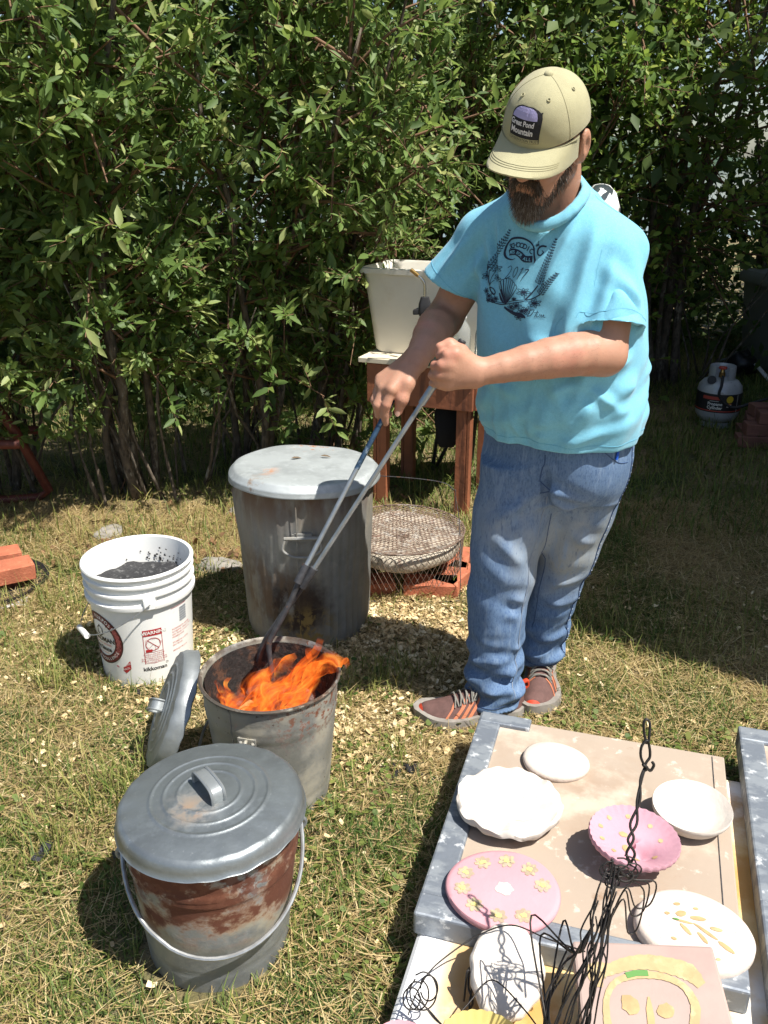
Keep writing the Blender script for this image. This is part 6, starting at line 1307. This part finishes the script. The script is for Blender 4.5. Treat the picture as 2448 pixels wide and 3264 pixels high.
def creases(me, lst):
    n = len(me.vertices); V = np.empty(n * 3, np.float32); me.vertices.foreach_get('co', V); V = V.reshape(-1, 3).astype(float); Nn = np.empty(n * 3, np.float32); me.vertices.foreach_get('normal', Nn); Nn = Nn.reshape(-1, 3); D = np.zeros(n)
    for p, q, w, h in lst:
        p = np.array(p) - pv; q = np.array(q) - pv; ab = q - p; t = np.clip(((V - p) @ ab) / (ab @ ab), -.25, 1.25); d = np.linalg.norm(V - p - t[:, None] * ab, axis=1)
        fade = np.clip(np.minimum(t + .25, 1.25 - t) / .5, 0, 1); D += 1.5 * h * fade * (np.exp(-(d / (.85 * w)) ** 2) - .45 * np.exp(-((d - 2.0 * w) / (w * 1.1)) ** 2))
    V += Nn * D[:, None]; me.vertices.foreach_set('co', V.astype(np.float32).ravel()); me.update()
F_ = [(tp(a, b), tp(c, d), w, h) for a, b, c, d, w, h in ((.13, 1.27, .075, 1.03, .016, .009), (.165, 1.20, .125, .97, .015, .008), (.095, 1.30, .03, 1.16, .014, .006), (-.085, 1.29, -.07, 1.17, .011, .008), (-.115, 1.28, -.105, 1.17, .011, .008), (-.145, 1.26, -.14, 1.16, .011, .007), (.20, .96, .05, .87, .015, .008), (.195, 1.02, .07, .95, .013, .006), (.19, .90, .03, .835, .013, .007), (-.03, .93, -.15, .96, .015, .005), (.02, 1.05, .14, .99, .014, .005), (-.05, .86, -.16, .83, .013, .006), (.10, .83, .19, .87, .012, .006))]
F_ += [((.555, 1.95, 1.28), (.60, 1.90, 1.14), .016, .006), ((.455, 1.90, 1.22), (.56, 1.84, 1.13), .015, .007), ((.44, 1.91, 1.17), (.53, 1.84, 1.10), .013, .006), ((.59, 1.95, 1.22), (.585, 1.93, 1.10), .013, .006), ((.20, 2.06, 1.26), (.13, 2.07, 1.18), .013, .006), ((.235, 2.03, 1.25), (.19, 2.05, 1.15), .012, .007), ((.62, 2.0, .98), (.52, 1.90, .93), .014, .006), ((.62, 2.02, .90), (.55, 1.92, .86), .013, .006)]
_q = random.Random(31)
for _ in range(12):
    u0 = _q.uniform(-.15, .16); z0 = _q.uniform(.86, 1.02); F_.append((tp(u0, z0), tp(u0 + _q.uniform(-.06, .05), z0 - _q.uniform(.04, .12)), _q.uniform(.009, .014), _q.uniform(.002, .0042)))
creases(shm, F_)
shirt = fin('shirt', shm, 'aqua_cotton', man, sharp=0)
bvh = BVHTree.FromPolygons([tuple(v.co) for v in shm.vertices], [tuple(p.vertices) for p in shm.polygons])
# ribbed collar, hems, seams
cp = []
for k in range(72):
    t = k * 2 * math.pi / 72; d = NS2 * math.cos(t) + NG * math.sin(t); p = NC + NS2 * math.cos(t) * .074 + NG * math.sin(t) * .080
    r = bvh.find_nearest(Vector(p - pv)); cp.append(Vector(p - pv).lerp(r[0], .55))
V, Fc = [], []
for k, p in enumerate(cp):
    t = k * 2 * math.pi / 72; rib = .0006 * (k % 2); o_ = Vector(NS2 * math.cos(t) + NG * math.sin(t)); w = Vector(NN)
    V += [p - o_ * .004 + w * .009, p + o_ * (.003 + rib) + w * .008, p + o_ * (.0095 + rib) - w * .001, p + o_ * (.012) - w * .010, p + o_ * .004 - w * .012, p - o_ * .005 - w * .004]
for k in range(72):
    for i in range(6): l = (k + 1) % 72; Fc.append((k * 6 + i, k * 6 + (i + 1) % 6, l * 6 + (i + 1) % 6, l * 6 + i))
obj('collar', (V, Fc), 'aqua_cotton', shirt, sharp=0)
mat('aqua_seam', (.125, .38, .52), .9)
def seam(name, pts, r=.0006, off=.0002, mt='aqua_seam', host=bvh, parent=shirt):
    P = []
    for p in spline([Vector(q) - PB for q in pts], 6):
        h_ = host.find_nearest(p); P.append(h_[0] + h_[1] * off)
    obj(name, tube(P, r, 5), mt, parent)
ax = unit(HL_ - SHL); b1 = unit(np.cross(ax, [0, 1, 0])); b2 = np.cross(ax, b1)
seam('sleeve_seam', [SHL + [-.055, .01, .06], SHL + [-.052, -.035, .03], SHL + [-.048, -.068, -.02], SHL + [-.05, -.075, -.06]])
seam('shoulder_seam', [(.375, 1.99, 1.375), (.44, 1.965, 1.345), (.50, 1.955, 1.32)])
hem = [HL_ - ax * .014 + (b1 * math.cos(t) + b2 * math.sin(t)) * .088 for t in [k * .3 for k in range(22)]]; seam('sleeve_hem', hem)
ax = unit(HR_ - SHR); b1 = unit(np.cross(ax, [0, 1, 0])); b2 = np.cross(ax, b1); seam('sleeve_hem', [HR_ - ax * .014 + (b1 * math.cos(t) + b2 * math.sin(t)) * .08 for t in [k * .3 for k in range(22)]])
seam('bottom_hem', [np.array([.435, 2.07, .818]) + BS_ * .2 * math.cos(t) + BF * .18 * math.sin(t) for t in [k * .25 for k in range(26)]])
# chest print
mat('ink', (.012, .022, .05), .8)
CC = np.array([.402, 2.038, 1.190]) - BS_ * .040
def cpx(x, y): return ((x - 820) * 1.66e-4, -(y - 880) * 1.36e-4)
def prt(name, shapes, mt='ink', off=.0010):
    V, Fc = [], []
    for v, f in shapes:
        k0 = len(V); ok = True; W = []
        for x, y in v:
            o_ = Vector(CC + BS_ * x + BF * .4 + np.array([0, 0, y])) - PB; h_ = bvh.ray_cast(o_, Vector(-BF))
            W.append(h_[0] + h_[1] * off if h_[0] else None)
        if any(w is None for w in W): continue
        V += W; Fc += [tuple(i + k0 for i in q) for q in f]
    if V:
        o = obj(name, (V, Fc), mt, shirt, smooth=False); o['kind'] = 'stuff'
def pxs(pts, w, closed=False, n=4):
    P = [cpx(*p) for p in pts]; P3 = spline([(x, y, 0) for x, y in P], n) if len(P) > 2 and not closed else [Vector((x, y, 0)) for x, y in P]
    ww = w if not isinstance(w, (list, tuple)) else list(np.interp(np.linspace(0, 1, len(P3)), np.linspace(0, 1, len(w)), w)); s_ = 1.48e-4
    return stroke2d([(p.x, p.y) for p in P3], [q * s_ for q in ww] if isinstance(ww, list) else ww * s_, closed)
gg = random.Random(12); SH = []
SH.append(pxs([(800, 632), (740, 658), (660, 645), (622, 590), (615, 520), (630, 430), (680, 355), (760, 325), (850, 322), (940, 350), (1010, 400), (1050, 470), (1065, 560), (1085, 640), (1078, 690)], [4, 14, 26, 30, 26, 26, 28, 30, 28, 24, 22, 20, 24, 30, 8]))
SH.append(pxs([(672, 560), (730, 540), (800, 540), (870, 575), (940, 630), (1050, 625)], [86, 88, 86, 86, 90, 92], n=8))
def ptext(s, pts, size, bold=.0002):
    P = spline([(*cpx(*p), 0) for p in pts], 10); out = []
    for i, ch in enumerate(s):
        t = (i + .5) / len(s); x = t * (len(P) - 1); k = min(int(x), len(P) - 2); c = P[k].lerp(P[k + 1], x - k); d = P[k + 1] - P[k]
        if ch != ' ': out.append(place2d(text2d(ch, size * 1.4e-4, bold=bold), c.x, c.y, 1, math.atan2(d.y, d.x)))
    return out
SH += ptext('SCHOODIC', [(668, 470), (730, 450), (800, 432), (880, 440), (960, 475), (1045, 530)], 104, .0003)
prt('chest_print', SH)
prt('chest_print_reversed', ptext('ARTS FOR ALL', [(690, 560), (740, 545), (800, 545), (870, 580), (940, 630), (1035, 640)], 66, .0002), 'aqua_cotton', .0019)
SH = [pxs([(690, 790), (730, 755), (760, 790), (720, 880), (680, 955), (750, 915)], 9), pxs([(850, 755), (815, 800), (798, 880), (815, 920), (850, 860), (862, 790), (850, 755)], 9), pxs([(905, 800), (940, 765), (905, 850), (872, 945)], 9), pxs([(970, 795), (1018, 790), (965, 880), (925, 970)], [14, 16, 10, 8])]
SH += [pxs([(1210, 430), (1150, 425), (1110, 470), (1110, 540), (1145, 565), (1180, 520), (1160, 490)], [22, 26, 24, 20, 16, 14, 10]), pxs([(1070, 430), (1095, 410), (1115, 395)], 12), pxs([(1100, 350), (1095, 410), (1085, 440)], 9), pxs([(1075, 405), (1120, 425)], 9)]
prt('chest_print', SH)
def lupin(a, b, w0, n):
    out = []; a, b = np.array(a, float), np.array(b, float); ax_ = (b - a); L_ = np.linalg.norm(ax_); ax_ /= L_; nr = np.array([-ax_[1], ax_[0]])
    for i in range(n):
        t = i / n; c = a + ax_ * L_ * t; w = w0 * (1 - t) ** .8 + 6
        for sgn in (-1, -.35, .35, 1):
            q = c + nr * w * sgn * .75; tip = q + (ax_ * .9 + nr * sgn * .6) * (w * .45 + 14)
            m1 = (q + tip) / 2 + nr * w * .16; m2 = (q + tip) / 2 - nr * w * .16; out.append(pxs([tuple(q), tuple(m1), tuple(tip), tuple(m2), tuple(q)], 7, n=2))
        out.append(pxs([tuple(c - nr * w * .4), tuple(c + nr * w * .4)], 9))
    return out
def flower(cx, cy, r, n=7, rot=0.):
    out = []
    for k in range(n):
        a = rot + k * 6.2832 / n; d = np.array([math.cos(a), math.sin(a) * .8]); nr = np.array([-d[1], d[0]]); c = np.array([cx, cy]); L_ = r * gg.uniform(.8, 1.15)
        out.append(pxs([tuple(c), tuple(c + d * L_ * .5 + nr * r * .2), tuple(c + d * L_), tuple(c + d * L_ * .5 - nr * r * .2), tuple(c)], 8, n=3)); out.append(pxs([tuple(c + d * 8), tuple(c + d * L_ * .5)], 7))
    return out
prt('chest_print', lupin((390, 850), (658, 185), 62, 17)); prt('chest_print', lupin((1195, 985), (1325, 285), 58, 17)); prt('chest_print', lupin((1225, 1130), (1425, 790), 38, 11))
SH = [pxs([(375, 850), (385, 950), (410, 1060)], 9), pxs([(400, 850), (405, 950), (420, 1080)], 9), pxs([(480, 850), (440, 960), (425, 1090)], 8), pxs([(480, 1000), (440, 1050), (425, 1100)], 8), pxs([(340, 1020), (370, 1060), (400, 1100)], 8), pxs([(1185, 1010), (1100, 1140), (1020, 1250)], 20), pxs([(1235, 1140), (1140, 1210), (1040, 1250)], 16), pxs([(1010, 1160), (1015, 1230)], 10)]
for f_ in ((545, 805, 82), (305, 960, 92), (545, 955, 82), (990, 1130, 90), (345, 800, 62), (1160, 1285, 92)): SH += flower(*f_, rot=gg.random())
prt('chest_print', SH)
SH = []       # scallop shell
for k in range(9):
    t = k / 8; top = (590 + 300 * t, 1130 - 175 * math.sin(math.pi * (.18 + t * .72))); SH.append(pxs([(715, 1360), (660 + 150 * t, 1230), top], [16, 20, 13] if k < 3 else [12, 13, 10])); 
    if k < 8: t2 = (k + 1) / 8; tp2 = (590 + 300 * t2, 1130 - 175 * math.sin(math.pi * (.18 + t2 * .72))); SH.append(pxs([top, ((top[0] + tp2[0]) / 2, (top[1] + tp2[1]) / 2 - 18), tp2], 9))
SH += [pxs([(605, 1190), (640, 1280), (690, 1340)], [26, 44, 20]), pxs([(640, 1120), (670, 1230), (705, 1330)], [18, 26, 12])]
SH += [pxs([(400, 1340), (520, 1355), (640, 1365), (760, 1340), (900, 1300), (1010, 1270)], [12, 14, 16, 12, 12, 14]), pxs([(400, 1320), (560, 1335), (700, 1330), (860, 1275), (1000, 1250)], 9), pxs([(700, 1400), (780, 1440), (880, 1475), (1000, 1490), (1060, 1520)], [30, 44, 54, 60, 20], n=6)]
SH += [pxs([(470, 1130), (430, 1120), (450, 1180), (500, 1225), (520, 1190), (480, 1135), (440, 1115)], [10, 26, 22, 24, 20, 14, 8])]
for f_ in ((360, 1190, 62), (420, 1260, 66), (480, 1320, 62), (410, 1330, 46), (540, 1290, 56), (905, 1350, 84), (820, 1385, 70), (1000, 1420, 86), (1060, 1400, 78), (950, 1520, 74), (860, 1250, 40)): SH += flower(*f_, n=6, rot=gg.random())
SH += [pxs([(1090, 1490), (1110, 1410), (1165, 1390), (1130, 1470), (1085, 1495)], 10), pxs([(1215, 1395), (1180, 1500)], 9), pxs([(1165, 1430), (1230, 1425)], 8), pxs([(1215, 1440), (1205, 1495), (1240, 1470), (1245, 1440)], 8), pxs([(1250, 1500), (1265, 1450), (1275, 1495), (1295, 1450), (1300, 1495), (1320, 1485)], 8)]
prt('chest_print', SH)

# jeans
def denim():
    mat('denim', (.108, .178, .295), .85, var=.08, vs=200, layers=[dict(c=(.045, .095, .215), s=300, st=(1, 1, .3), lo=.5, hi=.62, amt=.7), dict(c=(.36, .395, .40), s=6, st=(1, 1, .5), lo=.34, hi=.58, sph=((.115, -.14, .50), .09, .27), wa=.05, amt=.75), dict(c=(.34, .375, .385), s=7, st=(1, 1, .5), lo=.40, hi=.62, sph=((-.075, -.16, .58), .05, .18), wa=.05, amt=.55), dict(c=(.27, .255, .20), s=9, st=(1, 1, .5), lo=.46, hi=.62, sph=((.09, -.13, .44), .06, .2), wa=.05, amt=.5), dict(c=(.20, .28, .40), s=60, st=(1, 1, .22), lo=.5, hi=.64, amt=.5), dict(c=(.05, .09, .18), s=140, st=(1, 1, .2), lo=.56, hi=.68, amt=.5)], bump=[(800, .3, .5), (26, .3, 1.0, (1, 1, .6))])
denim()
J = Field((.17, 1.83, .03), (.70, 2.40, .90), .0046)
def jf(ph, zk):
    def f(a, Z, u, v):
        lo_ = 1 - smoothstep(.10, .34, Z)
        d = lo_ * (.0065 * np.sin(Z * 78 + 1.7 * np.sin(a + ph) + ph) + .003 * np.sin(Z * 140 + a * 3)) + .0035 * np.sin(Z * 46 + 2.2 * np.sin(a * 1.0 + ph) + ph) * np.exp(-((Z - zk) / .10) ** 2) + .002 * np.sin(a * 5 + Z * 20)
        return d.astype(np.float32)
    return f
J.loft([(.645, .432, 2.075, .150, .125), (.68, .432, 2.075, .172, .142), (.74, .433, 2.075, .184, .152), (.80, .434, 2.078, .184, .154), (.88, .434, 2.08, .18, .15)], YAW, k=0)
J.loft([(.075, .452, 2.200, .063, .072), (.11, .453, 2.195, .066, .076), (.16, .456, 2.185, .068, .076), (.27, .462, 2.160, .070, .078), (.37, .474, 2.135, .077, .085), (.47, .488, 2.115, .085, .093), (.57, .503, 2.097, .094, .104), (.66, .508, 2.085, .098, .118), (.73, .505, 2.08, .095, .125)], R(14), k=.035, n=2.1, fold=jf(1.0, .40))
J.loft([(.040, .300, 2.032, .078, .070), (.07, .300, 2.034, .080, .074), (.12, .300, 2.036, .077, .073), (.20, .300, 2.036, .073, .073), (.30, .301, 2.036, .074, .077), (.40, .305, 2.038, .079, .084), (.50, .314, 2.042, .086, .093), (.60, .333, 2.052, .094, .108), (.68, .360, 2.062, .096, .120), (.73, .365, 2.066, .090, .125)], R(62), k=.035, n=2.1, fold=jf(2.6, .42))
J.cap((.378, 1.925, .745), (.392, 1.95, .655), .006, .010, .012, 's')
J.cap((.300, 2.032, .02), (.301, 2.034, .075), .062, .058, .006, 's'); J.cap((.452, 2.2, .05), (.452, 2.198, .10), .055, .052, .006, 's')
jm = J.mesh('jeans', pv)
creases(jm, [((.37, 1.91, .73), (.29, 1.95, .66), .012, .006), ((.38, 1.92, .70), (.47, 1.93, .67), .012, .006), ((.385, 1.93, .68), (.50, 1.955, .61), .013, .006), ((.35, 1.94, .67), (.265, 1.98, .59), .014, .006), ((.57, 1.99, .71), (.46, 1.95, .68), .012, .004), ((.26, 1.985, .42), (.36, 1.975, .37), .014, .006), ((.25, 2.0, .36), (.34, 1.97, .33), .013, .005), ((.41, 2.03, .37), (.53, 2.07, .41), .015, .006), ((.42, 2.05, .31), (.52, 2.09, .33), .013, .005), ((.24, 1.995, .19), (.35, 1.97, .155), .012, .008), ((.235, 2.0, .125), (.345, 1.965, .105), .012, .008), ((.50, 2.14, .18), (.40, 2.13, .145), .012, .007), ((.37, 1.985, .23), (.26, 1.98, .255), .012, .005), ((.46, 1.99, .55), (.56, 2.01, .50), .016, .005), ((.28, 1.96, .55), (.35, 1.95, .48), .018, .005)])
jeans = fin('jeans', jm, 'denim', man, sharp=0)
jb = BVHTree.FromPolygons([tuple(v.co) for v in jm.vertices], [tuple(p.vertices) for p in jm.polygons])
mat('denim_dark', (.035, .07, .16), .9); mat('denim_thread', (.26, .30, .36), .9); mat('pen_blue', (.01, .08, .45), .4)
js = dict(host=jb, parent=jeans)
# outer seam of his left leg with puckers, inner seams, fly and pocket
op = [(.585, 1.985, .80), (.592, 1.99, .72), (.588, 2.0, .62), (.568, 2.03, .50), (.545, 2.06, .38), (.525, 2.09, .28), (.515, 2.13, .18), (.51, 2.15, .11)]
seam('side_seam', op, .0016, .0006, 'denim_dark', **js)
SP = spline([Vector(q) - PB for q in op], 9)
for i, p in enumerate(SP):
    if i % 1 == 0:
        h_ = jb.find_nearest(p); d = (SP[min(i + 1, len(SP) - 1)] - SP[max(0, i - 1)]).normalized(); sd = h_[1].cross(d); obj('seam_pucker', tube([h_[0] + h_[1] * .0012 + sd * .001, h_[0] + h_[1] * .0012 + sd * .009 + d * .002], [.0014, .0006], 4), 'denim_thread' if i % 2 else 'denim_dark', jeans)
seam('inner_seam', [(.395, 1.96, .67), (.385, 1.965, .55), (.375, 1.97, .42), (.365, 1.97, .30), (.358, 1.975, .20), (.35, 1.972, .12), (.345, 1.968, .06)], .0011, .0005, 'denim_thread', **js)
seam('inner_seam', [(.403, 2.0, .62), (.41, 2.04, .48), (.415, 2.08, .34), (.415, 2.12, .22)], .0011, .0005, 'denim_dark', **js)
seam('fly_edge', [(.362, 1.905, .785), (.368, 1.915, .74), (.378, 1.93, .68)], .0014, .0004, 'denim_dark', **js)
seam('pocket_edge', [(.50, 1.92, .80), (.535, 1.945, .765), (.575, 1.965, .755)], .0011, .0006, 'denim_dark', **js)
seam('hem_stitch', [np.array([.301, 2.034, .060]) + np.array([math.cos(t) * .08, math.sin(t) * .08, 0]) for t in [k * .3 for k in range(22)]], .0009, .0005, 'denim_dark', **js)
seam('hem_stitch', [np.array([.452, 2.198, .095]) + np.array([math.cos(t) * .07, math.sin(t) * .075, 0]) for t in [k * .3 for k in range(22)]], .0009, .0005, 'denim_dark', **js)
obj('pen', tube([Vector((.545, 1.925, .80)) - PB, Vector((.541, 1.921, .775)) - PB], .0035, 8), 'pen_blue', jeans)

# shoes
mat('shoe_mesh', (.115, .060, .052), .8, var=.15, vs=60, bump=[(900, .3, .5)]); mat('shoe_orange', (.48, .16, .08), .6, var=.08, vs=30); mat('shoe_red', (.55, .06, .025), .5); mat('shoe_sole', (.23, .21, .185), .75, var=.15, vs=40); mat('shoe_toe', (.24, .195, .155), .7, var=.1, vs=40); mat('lace', (.20, .19, .165), .8); mat('sock', (.7, .7, .7), .9)
def shoe(label, heel, toe):
    """one shoe; x runs heel to toe"""
    heel, toe = np.array(heel), np.array(toe); d = toe - heel; L_ = np.linalg.norm(d); ang = math.atan2(d[1], d[0])
    T = link(bpy.data.objects.new('shoe', None)); T.parent = man; T.location = Vector((*heel, 0)) - PB; T.rotation_euler = (0, 0, ang); T['label'] = label
    ts = np.linspace(0, 1, 37); wid = csmooth([0, .06, .2, .4, .62, .8, .93, 1], [.013, .033, .039, .038, .051, .051, .034, .007], ts); top = csmooth([0, .08, .2, .3, .42, .55, .7, .85, .95, 1], [.056, .086, .092, .092, .092, .086, .068, .055, .045, .028], ts)
    mid = csmooth([0, .3, .65, 1], [.0, .004, .006, -.012], ts)
    def ring(i, inf=0.0, bot=.018, tp_=None):
        P = []; w = wid[i] + inf; hgt = (top[i] if tp_ is None else tp_) + inf
        for k in range(20):
            a = math.pi * 2 * k / 20; c, s_ = math.cos(a), math.sin(a); e = .62 if s_ > 0 else .35
            P.append((ts[i] * L_, mid[i] + w * np.sign(c) * abs(c) ** (.75 if s_ > 0 else .5) * (1 if s_ <= 0 else (1 - .30 * s_)), bot + (hgt - bot) * (s_ if s_ > 0 else s_ * .1) if s_ > 0 else bot + .004 * s_))
        return P
    up = obj('upper', loft([ring(i) for i in range(37)]), 'shoe_mesh', T, sharp=0)
    def sring(i, z): 
        w = wid[i] * 1.09 + .004; toeup = .010 * smoothstep(.8, 1, ts[i]); return w, toeup
    V, Fc = [], []
    for i in range(37):
        w, tu = sring(i, 0); x = ts[i] * (L_ + .008) - .003; V += [(x, mid[i] - w, .003 + tu), (x, mid[i] + w, .003 + tu), (x, mid[i] + w * 1.03, .014 + tu), (x, mid[i] + w * .97, .034 + tu * .8), (x, mid[i] - w * .97, .034 + tu * .8), (x, mid[i] - w * 1.03, .014 + tu)]
    for i in range(36):
        for k in range(6): Fc.append((i * 6 + k, i * 6 + (k + 1) % 6, (i + 1) * 6 + (k + 1) % 6, (i + 1) * 6 + k))
    Fc += [(5, 4, 3, 2, 1, 0), tuple(216 + k for k in range(6))]
    so = obj('sole', (V, Fc), 'shoe_sole', T, sharp=50)
    for sg in (-1, 1): obj('sole_groove', tube([(ts[i] * L_, mid[i] + sg * (wid[i] * 1.09 + .004) * 1.02, .016 + .010 * smoothstep(.8, 1, ts[i]) + .002 * math.sin(i)) for i in range(3, 34)], .0010, 4), 'shoe_toe', so)
    # overlays: bands lying on the upper
    def pt(x, a, off): 
        i = min(36, max(0, x * 36)); j = int(min(35, i)); f_ = i - j; A = ring(j, off); Bq = ring(j + 1, off); kk = (a / (2 * math.pi) * 20) % 20; k0 = int(kk) % 20; k1 = (k0 + 1) % 20; g = kk - int(kk)
        P = [np.array(A[k0]) * (1 - g) + np.array(A[k1]) * g, np.array(Bq[k0]) * (1 - g) + np.array(Bq[k1]) * g]; return P[0] * (1 - f_) + P[1] * f_
    def band(name, path, w, mt, off=.0016, par=up):
        V, Fc = [], []; n = 14
        for k in range(n + 1):
            t = k / n; x = np.interp(t, np.linspace(0, 1, len(path)), [p[0] for p in path]); a = np.interp(t, np.linspace(0, 1, len(path)), [p[1] for p in path]); ww = w * (1 if not callable(w) else 1)
            for q in (-1, -.33, .33, 1): V.append(pt(x + q * w, R(a), off))
        for k in range(n):
            for q in range(3): Fc.append((k * 4 + q, k * 4 + q + 1, k * 4 + q + 5, k * 4 + q + 4))
        obj(name, (V, Fc), mt, par, sharp=0)
    for side in (1, -1):
        A = lambda a: 90 - side * (90 - a)
        for x0, x1 in ((.40, .56), (.475, .63), (.55, .71)): band('stripe', [(x1 - .10, A(78)), (x1 - .03, A(45)), (x1 + .05, A(12)), (x1 + .07, A(2))] if False else [(x0, A(72)), (x0 + .05, A(42)), (x1, A(10)), (x1 + .01, A(0))], .021, 'shoe_orange')
        band('stripe', [(.66, A(74)), (.70, A(45)), (.79, A(8))], .011, 'shoe_orange'); band('heel_stripe', [(.10, A(70)), (.18, A(40)), (.33, A(14)), (.40, A(4))], .017, 'shoe_red')
        for x0 in (.03, .065, .1, .135): band('heel_line', [(x0, A(62)), (x0 + .07, A(30)), (x0 + .16, A(8))], .005, 'shoe_orange', .0019)
        band('toe_guard', [(.80, A(16)), (.90, A(18)), (.97, A(26))], .05, 'shoe_toe', .0018)
    band('tongue', [(.40, 90), (.47, 90), (.56, 90)], .06, 'shoe_orange', .0022)
    V = []; Fc = []
    for j, x in enumerate((.945, .965, .985, 1.0)):
        for k in range(9): V.append(pt(x, R(20 + 140 * k / 8), .0028))
    for j in range(3):
        for k in range(8): Fc.append((j * 9 + k, j * 9 + k + 1, (j + 1) * 9 + k + 1, (j + 1) * 9 + k))
    obj('toe_cap', (V, Fc), 'shoe_red', up, sharp=0)
    for q, x in enumerate((.44, .49, .54, .59, .64)): obj('lace', tube(spline([pt(x, R(48), .003), pt(x + .012, R(75), .0065), pt(x + .02, R(105), .0065), pt(x + .035, R(132), .003)], 4), .0021, 6), 'lace', up); obj('lace', tube(spline([pt(x, R(132), .003), pt(x + .014, R(105), .0075), pt(x + .02, R(75), .0075), pt(x + .035, R(48), .003)], 4), .0021, 6), 'lace', up)
    for sg in (-1, 1): obj('lace', tube(spline([pt(.45, R(90), .007), pt(.47, R(90 + sg * 25), .013), pt(.52, R(90 + sg * 45), .010), pt(.50, R(90 + sg * 22), .009), pt(.45, R(90), .008)], 5), .0019, 6), 'lace', up)
    obj('pull_tab', tube(spline([(.004, 0, .075), (-.010, 0, .085), (-.008, 0, .10), (.006, 0, .095)], 5), .004, 6, flat=2.0), 'shoe_red', up)
    obj('sock', lathe([(.030, .075), (.031, .09), (.033, .13)], 24), 'sock', T, loc=(L_ * .2, 0, 0)); return T
shoe('right shoe pointing left, grey mesh with orange stripes', (.385, 2.035), (.088, 1.985)); shoe('left shoe pointing at the camera, half hidden by the jeans', (.475, 2.285), (.415, 2.00))

# tongs
mat('rod_steel', (.30, .325, .34), .4, .7, var=.15, vs=30, layers=[dict(c=(.22, .15, .09), s=26, lo=.52, hi=.64, metal=.2, rough=.7, zr=(-.02, -.20))]); mat('rod_blue', (.035, .07, .12), .4, .5, var=.4, vs=60, layers=[dict(c=(.20, .26, .32), s=50, lo=.56, hi=.66)])
PVT = Vector((-.176, 1.785, .545)); tg = thing('tongs', 'long steel tongs gripped in both hands, reaching into the fire', 'tongs', PVT)
r1t = Vector((.158, 1.811, 1.064)); r1 = Vector((-.168, 1.785, .545)); r2t = Vector((.052, 1.948, .975)); r2 = Vector((-.186, 1.787, .548))
def lerp(a, b, t): return a + (b - a) * t
obj('arm', tube([lerp(r1t, r1, .16) - PVT, lerp(r1t, r1, .30) - PVT, r1 - PVT], .0056, 12), 'rod_steel', tg)
obj('arm', tube([lerp(r1t, r1, .12) - PVT, lerp(r1t, r1, .24) - PVT], .0082, 12), 'rod_steel', tg); obj('end_knob', tube([lerp(r1t, r1, -.02) - PVT, lerp(r1t, r1, .12) - PVT], .0088, 14), 'black_rubber', tg, bevel=.003)
obj('arm', tube([lerp(r2t, r2, .40) - PVT, r2 - PVT], .0056, 12), 'rod_steel', tg); obj('grip', tube([r2t - PVT, lerp(r2t, r2, .48) - PVT], .0062, 12), 'rod_blue', tg)
obj('collar', tube([lerp(r1t, r1, .97) - PVT, lerp(r1t, r1, 1.06) - PVT], .0095, 12), 'dark_iron', tg); obj('collar', tube([lerp(r2t, r2, .96) - PVT, lerp(r2t, r2, 1.05) - PVT], .0095, 12), 'dark_iron', tg)
obj('jaw', tube(spline([r2 - PVT, Vector((-.218, 1.775, .475)) - PVT, Vector((-.255, 1.765, .405)) - PVT, Vector((-.268, 1.762, .375)) - PVT, Vector((-.266, 1.755, .335)) - PVT, Vector((-.262, 1.75, .285)) - PVT], 6), .0064, 10), 'dark_iron', tg)
obj('jaw', tube(spline([r1 - PVT, Vector((-.205, 1.79, .485)) - PVT, Vector((-.25, 1.785, .42)) - PVT, Vector((-.285, 1.79, .36)) - PVT, Vector((-.30, 1.795, .31)) - PVT], 6), .0066, 10), 'dark_iron', tg)
